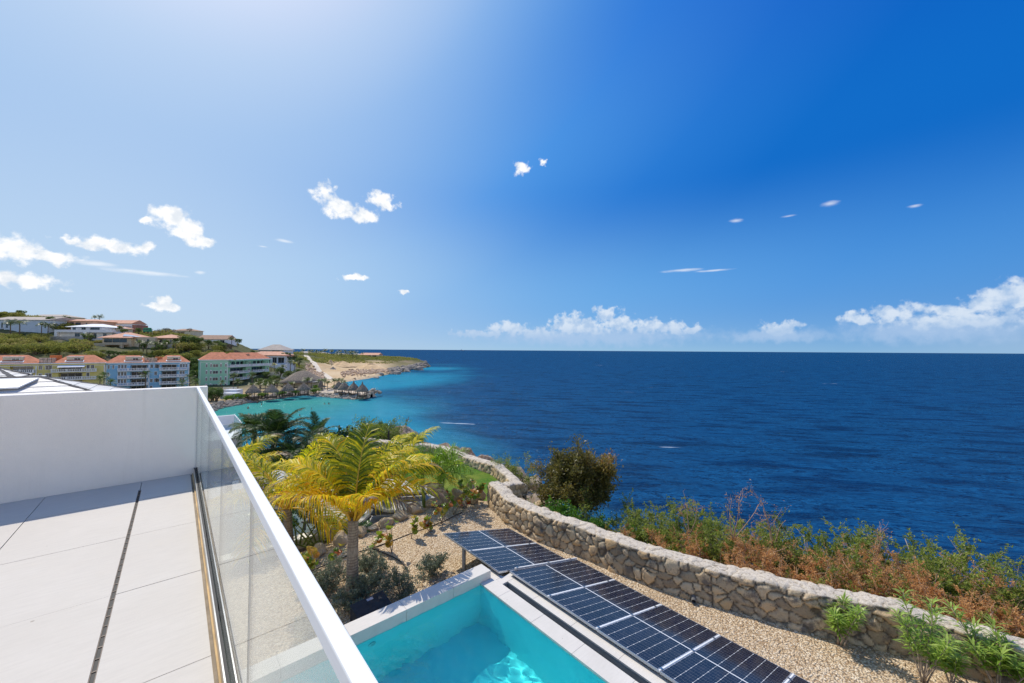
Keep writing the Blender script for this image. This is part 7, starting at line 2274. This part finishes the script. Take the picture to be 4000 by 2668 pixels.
for part_, R, z0, z1 in (('thatch_roof', 9.0, 2.0, 7.6),):
    n = 60; prof = [(1.0, z0), (1.02, z0 + .25), (.8, z0 + 1.6), (.55, z0 + 3.3), (.3, z0 + 4.8), (.12, z1 - .2), (.01, z1)]
    mb = MB(); mb.lathe([(r * R, z) for r, z in prof], n, (0, 0, 0), jit=(rg.normal(0, .02, (1, n)) * np.ones((7, 1)), rg.normal(0, .1, (7, n))))
    V = np.concatenate(mb.V); V[:, 0] += np.sign(V[:, 0]) * 0 + V[:, 0] * .12; c_, s_ = math.cos(CA), math.sin(CA)
    V = np.stack([V[:, 0] * c_ - V[:, 1] * s_, V[:, 0] * s_ + V[:, 1] * c_, V[:, 2]], -1) + q; mb.V = [V]
    mb.build(part_, [M_THATCH], t)
H = House('tmp', '', '', q, CA); H_t = H.t; H.t = t
H.boxes('wall', [((-5.5, -5, -1), (6.5, -4.7, 1.6)), ((-7, -4.6, -1), (7, 6, 2.2))], M_CREAM)
mb = MB(); mb.add([(5, -6, 2.1), (9.5, -6.5, 2.6), (9.5, -3, 2.7), (5, -3, 2.2)], [(0, 1, 2, 3)]); mb.add([(5, -6, 2.05), (9.5, -6.5, 2.55), (9.5, -3, 2.65), (5, -3, 2.15)], [(3, 2, 1, 0)]); H.part('shade_sail', mb, M_BW)
for x in (-8, -4, 0, 4, 8): H.boxes('post', [((x - .12, -7.6, -1), (x + .12, -7.4, 2.2))], M_WOOD)
bpy.data.objects.remove(H_t)

# ---------------------------------------------------------------- vegetation of the far shore
L_HILL = leafmat('hill_leaf', [(0, (.075, .095, .025)), (.4, (.19, .205, .045)), (.75, (.31, .31, .07)), (1, (.40, .34, .13))], .5, .7, .15, rnd=.7)
L_HDARK = leafmat('hill_dark_leaf', [(0, (.035, .065, .02)), (.6, (.10, .16, .04)), (1, (.20, .26, .06))], .4, .5, .3, rnd=.3)
L_HEDGE = leafmat('hedge_leaf', [(0, (.05, .12, .01)), (.6, (.13, .26, .02)), (1, (.25, .36, .04))], .35, .5, .3)
L_BARE = leafmat('bare_twig_leaf', [(0, (.08, .07, .05)), (1, (.22, .18, .13))], .2, .8, .1)
M_HTRUNK = simple('far_trunk', (.14, .11, .08), .9, .2, 1.0)


def canopy(seed, R, H, n, card, clumps=9, z0=.1):
    rg = np.random.default_rng(seed)
    cc = []
    for i in range(clumps):
        a = rg.uniform(0, 2 * PI); r = R * math.sqrt(rg.random()) * .68
        cc.append((r * math.cos(a), r * math.sin(a), H * (z0 + .25 + .55 * rg.random() * (1 - .5 * (r / R) ** 2)), R * rg.uniform(.28, .46)))
    cc = np.array(cc)
    i = rg.integers(0, clumps, n); d = unit(rg.normal(0, 1, (n, 3)) + np.array([0, 0, .25]))
    rad = cc[i, 3] * rg.uniform(.55, 1.05, n) ** .6
    C = cc[i, :3] + d * rad[:, None] * np.array([1, 1, .75])
    C[:, 2] = np.maximum(C[:, 2], .1)
    nr = unit(d + rg.normal(0, .55, (n, 3)))
    dr = unit(np.cross(nr, rg.normal(0, 1, (n, 3))))
    a = np.clip(.25 + .35 * rg.random(n) + .35 * (rg.random(clumps)[i]), 0, 1)
    mb = MB(); mb.cards(C, dr, nr, card * rg.uniform(.7, 1.3, n), card * .62 * rg.uniform(.7, 1.2, n), 0, a, .2)
    st = MB()
    for k in range(0, clumps, 2):
        st.tube([(0, 0, -.8), cc[k, :3] * [.35, .35, .5], cc[k, :3]], [.16, .1, .04], 5)
    return mb, st


def canopy_thing(name, label, cat, group, leaf, seed, **kw):
    mb, st = canopy(seed, **kw)
    t = thing(name, label, cat, (0, 0, 0), group)
    mb.build('crown', [leaf], t); st.build('trunk', [M_HTRUNK], t)
    return t


HB = 'green scrub bush among many on the slope between the apartments and the hill houses'
HG = 'scrub bushes on the hillside'
hb = [canopy_thing('hillside_bush', HB, 'bush', HG, L_HILL, 500 + i, R=2.6 + .4 * (i % 3), H=2.4 + .5 * (i % 2), n=760, card=.40, clumps=10) for i in range(5)]
DTL = 'dark broad-leaved tree among those between the hill houses'
dt = [canopy_thing('hillside_tree', DTL, 'tree', 'dark trees between the hill houses', L_HDARK, 520 + i, R=3.0, H=5.2, n=1000, card=.5, clumps=13, z0=.25) for i in range(3)]
bt = [canopy_thing('bare_shrub', 'grey brown half bare shrub on the dry slope across the bay', 'shrub', 'half bare shrubs on the dry slopes', L_BARE, 530 + i, R=2.2, H=2.2, n=380, card=.34, clumps=8) for i in range(2)]
hd = canopy_thing('hedge_bush', 'trimmed bright green hedge clump beside the thatched huts', 'hedge', 'bright hedges by the huts', L_HEDGE, 540, R=2.0, H=1.8, n=700, card=.3, clumps=9)
usedp = set()
def put(pr, loc, rz, sc, label=None):
    if pr.name not in usedp:
        usedp.add(pr.name); place(pr, loc, rz, sc)
        if label: pr['label'] = label
        return pr
    return copy_thing(pr, loc, rz, sc, label)


# keep the fronts of the houses free: (px0, px1, upper row, lower row, distance of the house)
CLEAR = [(-60, 186, 1225, 1300, 236), (190, 460, 1240, 1322, 232), (392, 530, 1245, 1290, 258), (352, 592, 1296, 1366, 214), (594, 682, 1300, 1336, 220), (768, 890, 1305, 1340, 255), (960, 1120, 1370, 1455, 232), (1012, 1115, 1345, 1372, 292), (0, 1050, 1396, 1560, 140), (780, 1050, 1380, 1530, 200)]
def blocked(px, d, top_z, r):
    yt = HOR(px) - (top_z - 1.6) / d * F_PX; w = r / d * F_PX
    yb_ = yt + 2.2 * w
    for a, b, c_, e, dh in CLEAR:
        if a - w * .6 < px < b + w * .6 and d < dh + 8 and yt < e - 2 and yb_ > c_: return True
    return False


rg = np.random.default_rng(99); cnt = 0; tries = 0
while cnt < 298 and tries < 12000:
    tries += 1
    px = rg.uniform(-60, 1000); d = rg.uniform(172, 262)
    q = FP(px, d)
    if q[2] < -11: continue
    sc = rg.uniform(1.0, 1.8)
    if blocked(px, d, q[2] + 2.7 * sc, 2.8 * sc): sc *= .5
    if blocked(px, d, q[2] + 2.6 * sc, 2.8 * sc): continue
    y_ = HOR(px) - (q[2] - 1.6) / d * F_PX
    if px > 860 and y_ < 1395 and d > 235: continue
    put(hb[rg.integers(0, 5)], q - [0, 0, .3], rg.uniform(0, 6.28), (sc, sc, sc * rg.uniform(.8, 1.15))); cnt += 1
# trees of the ridge and between the houses
for i, (px, y, d, s, k, lb) in enumerate([(76, 1214, 275, 1.2, 0, 'round dark tree alone on the skyline behind the pale blue house'), (196, 1240, 240, .9, 1, 'dark tree between the pale blue house and the peach house'), (10, 1232, 262, .9, 2, None), (265, 1238, 275, .7, 0, None), (470, 1275, 238, .6, 1, None), (485, 1288, 232, .7, 2, None), (540, 1283, 240, .7, 0, None), (330, 1305, 222, .7, 1, None), (350, 1312, 220, .7, 2, None),
                                          (715, 1315, 225, 1.25, 0, 'largest dark tree left of the long brown roof'), (745, 1318, 226, 1.2, 1, None), (775, 1322, 228, 1.0, 2, None), (690, 1325, 222, .9, 1, None), (815, 1330, 232, .9, 0, None), (850, 1333, 232, .8, 2, None), (870, 1342, 230, .9, 1, None), (930, 1325, 250, .8, 0, None), (1120, 1380, 240, 1.6, 0, 'big dark tree right of the white terraced house'), (1150, 1388, 245, 1.1, 1, None), (1170, 1400, 240, .9, 2, None),
                                          (1045, 1455, 205, .9, 2, None), (1095, 1440, 200, 1.0, 1, None), (1130, 1450, 198, 1.0, 0, None), (1075, 1470, 190, .9, 2, None), (1165, 1445, 205, .8, 1, None), (1020, 1480, 178, .9, 0, None), (1055, 1485, 178, .9, 1, None), (838, 1520, 138, 1.0, 2, 'dark bushy tree on the shore right beside the parapet end'), (850, 1525, 136, .8, 1, None), (828, 1530, 135, .9, 0, None), (760, 1400, 200, 1.0, 0, None), (770, 1425, 196, 1.2, 1, None), (762, 1450, 190, 1.1, 2, None), (1035, 1375, 280, .8, 1, None), (985, 1370, 270, .7, 0, None), (650, 1330, 215, .7, 0, None), (560, 1345, 205, .7, 1, None), (620, 1350, 205, .7, 2, None)]):
    z = Zat(px, y, d) - 5.0 * s
    put(dt[k], D(px, d, z), i * 1.7, s, lb)
for i in range(400):
    if cnt > 360: break
    px = rg.uniform(250, 800); d = rg.uniform(184, 216); sc = rg.uniform(.38, .7); q = FP(px, d)
    if q[2] < -9 or blocked(px, d, q[2] + 5 * sc, 3 * sc): continue
    put(dt[i % 3], q - [0, 0, .6], i, sc); cnt += 1
for i in range(34):                         # thin bare shrubs on ridge and dry slopes
    px = rg.uniform(600, 770) if i < 12 else rg.uniform(850, 1010)
    d = rg.uniform(258, 285) if i < 12 else rg.uniform(222, 246)
    q = FP(px, d)
    if i < 12: q[2] = Zat(px, 1288 + rg.uniform(-8, 12), d) - 2.0
    put(bt[i % 2], q, i, rg.uniform(.7, 1.3))
for i, (px, y) in enumerate([(1028, 1548), (1040, 1546), (1095, 1542), (1105, 1541), (1156, 1538), (1160, 1536), (1228, 1532), (1238, 1532), (1310, 1520), (1316, 1521), (940, 1557), (965, 1555), (915, 1560), (1240, 1516), (890, 1562)]):
    d = 18.6 / ((y - HOR(px)) / F_PX); put(hd, D(px, d, -17.0), i, rg.uniform(.7, 1.15))
# headland scrub: one mass
mb = MB()
N = 14000
px_ = rg.uniform(1130, 1640, N * 3); d_ = rg.uniform(255, 560, N * 3)
z_ = far_z(px_, d_)
toe = np.interp(px_, FPX, FK_D[:, 5]); cr = np.interp(px_, FPX, FK_D[:, 8])
lat_ = (px_ - 2000) / F_PX * d_
nn = fbm(np.stack([lat_, d_, d_ * 0], -1), .045, 4)
ok = (d_ > toe - 14 + (nn - .5) * 60) & (d_ < cr) & (nn > .40) & (z_ > -15.5)
ok &= np.abs(px_ - np.interp(d_, rp[::-1, 1], rp[::-1, 0])) > 9
idx = np.where(ok)[0][:N]; n = len(idx)
C = np.stack([fw0[0] * d_ + rt0[0] * lat_, fw0[1] * d_ + rt0[1] * lat_, z_ + rg.uniform(.1, 1.6, N * 3) * (nn - .3) * 3.2], -1)[idx]
nr = unit(rg.normal(0, 1, (n, 3)) + [0, 0, .8]); mb.cards(C, unit(np.cross(nr, rg.normal(0, 1, (n, 3)))), nr, rg.uniform(.8, 1.7, n), rg.uniform(.5, 1.0, n), 0, np.clip(nn[idx] * 1.1 - .38 + rg.normal(0, .15, n), 0, 1), .2)
tag(mb.build('headland_scrub', [L_HILL]), 'low dry scrub covering the headland beyond the excavation', 'scrub', kind='stuff')

# ---------------------------------------------------------------- far palms
def far_palm(name, label, seed, leafm, nf, L, w, h, stiff=False, group=None, fan=False):
    rg = np.random.default_rng(seed)
    t = thing(name, label, 'palm', (0, 0, 0), group)
    mb = MB(); mb.tube([(0, 0, -1), (.15, 0, h * .5), (0.05, 0, h)], [.22, .16, .14], 7); mb.build('trunk', [M_HTRUNK], t)
    mb = MB()
    for i in range(nf):
        az = i * 2.4; e0 = R_(rg.uniform(-30, 85)) if fan else R_(rg.uniform(5, 80)); n = 6; u = np.linspace(0, 1, n)
        e = e0 - (R_(25) if fan else R_(rg.uniform(70, 110))) * u ** 1.3; l = L * rg.uniform(.8, 1.1)
        d = np.stack([np.cos(e) * math.cos(az), np.cos(e) * math.sin(az), np.sin(e)], -1)
        p = np.array([0.05, 0, h]) + np.r_[[np.zeros(3)], np.cumsum(d[:-1] * l / (n - 1), 0)]
        s_ = unit(np.cross(d, [0, 0, 1.0]))
        a0 = rg.uniform(.2, .8)
        m = 11
        for k in range(m):
            uu = (k + .5) / m
            q = np.array([np.interp(uu, u, p[:, j]) for j in range(3)]); dd = d[min(int(uu * (n - 1)), n - 2)]
            sd_ = s_[min(int(uu * (n - 1)), n - 2)]
            ww = w * (math.sin(PI * min(1, .15 + .85 * uu)) ** .5 if not fan else uu)
            for sg in (-1, 1):
                tip = q + sd_ * sg * ww + dd * ww * .6 - np.array([0, 0, ww * .45])
                b_ = dd * l / m * .33
                mb.add([q - b_, tip, q + b_], [(0, 1, 2)], 0, float(np.clip(a0 + rg.normal(0, .12), 0, 1)))
    mb.build('crown', [leafm], t)
    return t


L_FPALM = leafmat('far_palm_leaf', [(0, (.03, .05, .012)), (.6, (.10, .15, .03)), (1, (.22, .25, .06))], .4, .4, .4, rnd=.3)
L_FYEL = leafmat('far_yellow_palm_leaf', [(0, (.12, .15, .012)), (1, (.48, .42, .03))], .4, .4, .4)
cp = far_palm('beach_palm', 'coconut palm among those between the huts and the thatched hall', 600, L_FPALM, 16, 2.7, .8, 5.5, group='coconut palms on the beach')
fpm = far_palm('fan_palm', 'dark fan palm standing in front of the apartment blocks', 601, L_HDARK, 30, 1.7, .8, 6.5, group='fan palms by the apartments', fan=True)
yp = far_palm('yellow_palm', 'small yellow palm below the white terraced house', 602, L_FYEL, 14, 2.2, .7, 4.6, group='yellow palms by the white terraced house')
hp = far_palm('hill_palm', 'leafy palm among the trees below the hill houses', 603, L_FPALM, 15, 2.6, .9, 5.0, group='palms on the hillside')
def put_palm(pr, h, px, y, d, sc, rz, lb=None):
    put(pr, D(px, d, Zat(px, y, d) - h * sc), rz, sc, lb)
for i, (px, y, d, s, lb) in enumerate([(987, 1503, 157, .8, 'coconut palm behind the leftmost thatched hut'), (1040, 1505, 160, .8, None), (1085, 1498, 168, .9, None), (1140, 1500, 162, .85, 'coconut palm left of the great thatched roof'), (1203, 1486, 166, 1.05, 'tall coconut palm in front of the great thatched roof'), (1255, 1490, 176, .95, None), (1271, 1488, 180, 1.0, None), (1283, 1496, 172, .9, None), (1308, 1488, 180, .95, None), (1322, 1487, 183, .95, None), (1336, 1486, 185, .9, None), (1348, 1496, 178, .8, 'rightmost coconut palm at the root of the breakwater'), (1022, 1495, 168, .8, None), (1060, 1500, 165, .8, None)]):
    put_palm(cp, 5.5, px, y, d, s, i * 1.3, lb)
for i, (px, y, d, s, lb) in enumerate([(870, 1495, 146, .75, 'short fan palm in front of the mint green front'), (915, 1468, 158, 1.0, 'tall fan palm at the corner of the mint green building'), (934, 1490, 156, .95, None), (987, 1466, 176, 1.1, 'fan palm before the wing of the mint green building'), (572, 1462, 145, 1.1, 'tall fan palm in front of the sky blue building'), (412, 1468, 138, .95, 'fan palm between the yellow and the sky blue building'), (395, 1480, 132, .85, None), (435, 1495, 120, .9, 'fan palm just above the slate roof'), (716, 1498, 124, .95, 'leafy fan palm at the right end of the sky blue building'), (745, 1475, 140, 1.0, None), (768, 1492, 134, .85, None)]):
    put_palm(fpm, 6.5, px, y, d, s, i * 1.9, lb)
for i, (px, y, d, s, lb) in enumerate([(1060, 1428, 218, .95, 'left of the two yellow palms before the white terraced house'), (1073, 1425, 218, .95, 'right of the two yellow palms before the white terraced house'), (1153, 1420, 222, .9, 'yellow green palm right of the white terraced house')]):
    put_palm(yp, 4.6, px, y, d, s, i, lb)
for i, (px, y, d, s, lb) in enumerate([(37, 1262, 218, 1.5, 'left of the two tall palms before the pale blue house'), (74, 1260, 220, 1.5, 'right of the two tall palms before the pale blue house'), (368, 1240, 262, 1.0, 'left palm of the pair on the skyline behind the long house'), (388, 1237, 262, 1.1, 'right palm of the pair on the skyline behind the long house'), (187, 1270, 222, 1.3, None), (160, 1268, 220, 1.1, None), (345, 1308, 218, .9, 'palm in front of the beige veranda house'), (905, 1325, 246, 1.1, 'feathery palm right of the long brown roof'), (545, 1338, 204, 1.0, None), (575, 1340, 205, .95, None), (608, 1342, 206, 1.0, None), (640, 1343, 207, .9, None), (685, 1338, 210, .9, None), (1107, 1432, 214, .95, 'dark palm right before the white terraced house'), (1137, 1415, 224, 1.2, None), (250, 1236, 270, .7, None)]):
    put_palm(hp, 5.0, px, y, d, s, i * 1.1, lb)
for i in range(26):
    px = rg.uniform(1180, 1420); d = rg.uniform(430, 520)
    q = FP(px, d)
    put(hp, q - [0, 0, 1.5], i, rg.uniform(.9, 1.5), 'tiny distant palm on the headland by the resort buildings')

# ---------------------------------------------------------------- small things on the hill
for i, (px, lb) in enumerate([(583, 'left thin street lamp on the ridge road'), (594, 'right thin street lamp on the ridge road')]):
    q = D(px, 245, Zat(px, 1312, 245))
    t = thing('street_lamp', lb, 'street lamp', q, 'street lamps on the ridge')
    mb = MB(); mb.tube([q, q + [0, 0, 4.2]], .09, 6); mb.build('pole', [M_POST], t)
    mb = MB(); mb.tube([q + [0, 0, 4.2], q + [0, 0, 4.35] + rt0 * .7], .07, 5); mb.box(tuple(q + [-.2, -.2, 4.25]), tuple(q + [.25, .25, 4.4])); mb.build('lamp_head', [M_POST], t)
# green lorry parked by the ridge road
q = D(557, 232, Zat(557, 1300, 232))
H = House('parked_truck', 'green truck parked above the beige veranda house', 'truck', q, CA)
mb = MB(); mb.box((0, 0, .7), (3.6, 2.0, 2.4)); mb.box((.3, -.02, 2.4), (3.3, 2.0, 3.1)); H.part('body', mb, simple('green_truck_paint', (.03, .22, .10), .4, .05))
H.boxes('window', [((.4, -.06, 1.7), (1.6, -.022, 2.3)), ((1.9, -.06, 1.7), (3.2, -.022, 2.3))], M_WIN)
for x in (.7, 2.9):
    mb = MB(); mb.tube([(x, -.1, .45), (x, .3, .45)], .45, 12); H.part('wheel', mb, M_DARK)

# ---------------------------------------------------------------- bathers in the bay
def person_mesh(seed, arms):
    import bmesh
    me = bpy.data.meshes.new('skeleton'); 
    up_ = arms
    vs = [(0, 0, .92), (0, 0, 1.15), (0, 0, 1.38), (0, .0, 1.50), (0, -.01, 1.60), (0, -.01, 1.72),
          (.19, 0, 1.41), (.30, -.06, 1.16) if not up_ else (.34, -.1, 1.3), (.30, -.22, 1.0) if not up_ else (.40, -.25, 1.5),
          (-.19, 0, 1.41), (-.30, -.06, 1.16), (-.28, -.24, 1.02), (.10, 0, .86), (.11, -.02, .48), (.11, .02, .08), (-.10, 0, .86), (-.11, -.02, .48), (-.11, .02, .08), (.11, -.12, .03), (-.11, -.12, .03)]
    es = [(0, 1), (1, 2), (2, 3), (3, 4), (4, 5), (2, 6), (6, 7), (7, 8), (2, 9), (9, 10), (10, 11), (0, 12), (12, 13), (13, 14), (14, 18), (0, 15), (15, 16), (16, 17), (17, 19)]
    rad = [.14, .13, .15, .065, .09, .095, .07, .05, .035, .07, .05, .035, .10, .07, .045, .10, .07, .045, .035, .035]
    me.from_pydata(vs, es, [])
    o = bpy.data.objects.new('skeleton', me); COL.objects.link(o)
    m = o.modifiers.new('skin', 'SKIN'); s2 = o.modifiers.new('sub', 'SUBSURF'); s2.levels = 2; s2.render_levels = 2
    for v, r in zip(me.skin_vertices[0].data, rad): v.radius = (r, r * .8)
    me.skin_vertices[0].data[0].use_root = True
    dg = bpy.context.evaluated_depsgraph_get(); ev = o.evaluated_get(dg)
    out = bpy.data.meshes.new_from_object(ev); bpy.data.objects.remove(o)
    for p_ in out.polygons: p_.use_smooth = True
    return out


M_SKIN = simple('tanned_skin', (.30, .17, .11), .6, .1, 3.0); M_HAIR = simple('dark_hair', (.025, .018, .014), .7, .2, 9.0); M_SUIT = simple('dark_swimwear', (.03, .035, .06), .7, .1)
PM = [person_mesh(0, False), person_mesh(1, True)]
for m_ in PM: m_.materials.clear(); m_.materials.append(M_SKIN)
hair = MB(); hair.lathe([(.001, 1.835), (.06, 1.82), (.095, 1.76), (.10, 1.68), (.085, 1.64), (.07, 1.66)], 12, (0, .02, 0)); HM = hair.mesh('hair', [M_HAIR])
sw = MB(); sw.lathe([(.135, .80), (.175, .88), (.17, 1.0), (.15, 1.02)], 14); SWM = sw.mesh('swimwear', [M_SUIT])
for i, (px, y, deep, lb) in enumerate([(861, 1595, .95, 'bather standing waist deep, left of a pair near the parapet end'), (867, 1594, .95, 'bather standing waist deep, right of a pair near the parapet end'), (880, 1586, .9, 'lone bather standing closest to the beach rocks at the left'), (945, 1581, 1.0, 'bather standing below the leftmost thatched hut'), (1005, 1575, .9, 'bather farthest out towards the huts beside white splashes'), (1022, 1582, 1.1, 'bather just right of the white splashes'), (969, 1597, 1.05, 'bather with spread arms nearest the dark palms'),
                                        (1177, 1601, 1.42, 'swimmer with only the head out, left one in the middle of the bay'), (1217, 1599, 1.42, 'swimmer with only the head out, right one in the middle of the bay'), (1267, 1579, 1.4, 'swimmer left of the group before the breakwater'), (1283, 1578, 1.35, 'middle swimmer of the group before the breakwater'), (1288, 1579, 1.4, 'right swimmer of the group before the breakwater'), (1171, 1625, 1.45, 'swimmer above the small lone palm'), (1589, 1646, 1.2, 'nearer of the two swimmers off the rocky point'), (1595, 1640, 1.1, 'farther of the two swimmers off the rocky point'), (823, 1594, .3, 'person standing at the water edge beside the parapet end')]):
    q = P(px, y, SEA)
    t = thing('person', lb, 'person', (0, 0, 0), 'bathers in the bay')
    for nm, me_ in (('body', PM[i % 2]), ('hair', HM), ('swimwear', SWM)):
        o = bpy.data.objects.new(nm, me_); COL.objects.link(o); o.parent = t
    place(t, (q[0], q[1], SEA - deep), i * 2.1, 1.08)
# a ship on the horizon
q = D(1806, 12000, SEA)
H = House('cargo_ship', 'tiny grey ship on the horizon', 'ship', q, CA)
M_SHIP = simple('ship_grey', (.22, .25, .30), .7, .1, .05)
mb = MB(); mb.add([(-45, -8, 0), (42, -8, 0), (52, 0, 0), (42, 8, 0), (-45, 8, 0), (-47, -9, 14), (46, -9, 14), (60, 0, 16), (46, 9, 14), (-47, 9, 14)], [(0, 1, 6, 5), (1, 2, 7, 6), (2, 3, 8, 7), (3, 4, 9, 8), (4, 0, 5, 9)]); mb.F.append((np.array([[5, 6, 7, 8, 9]]), 0, False)); H.part('hull', mb, M_SHIP)
H.boxes('bridge', [((-42, -7, 14), (-24, 7, 32)), ((-36, -3, 32), (-30, 3, 42))], M_SHIP)
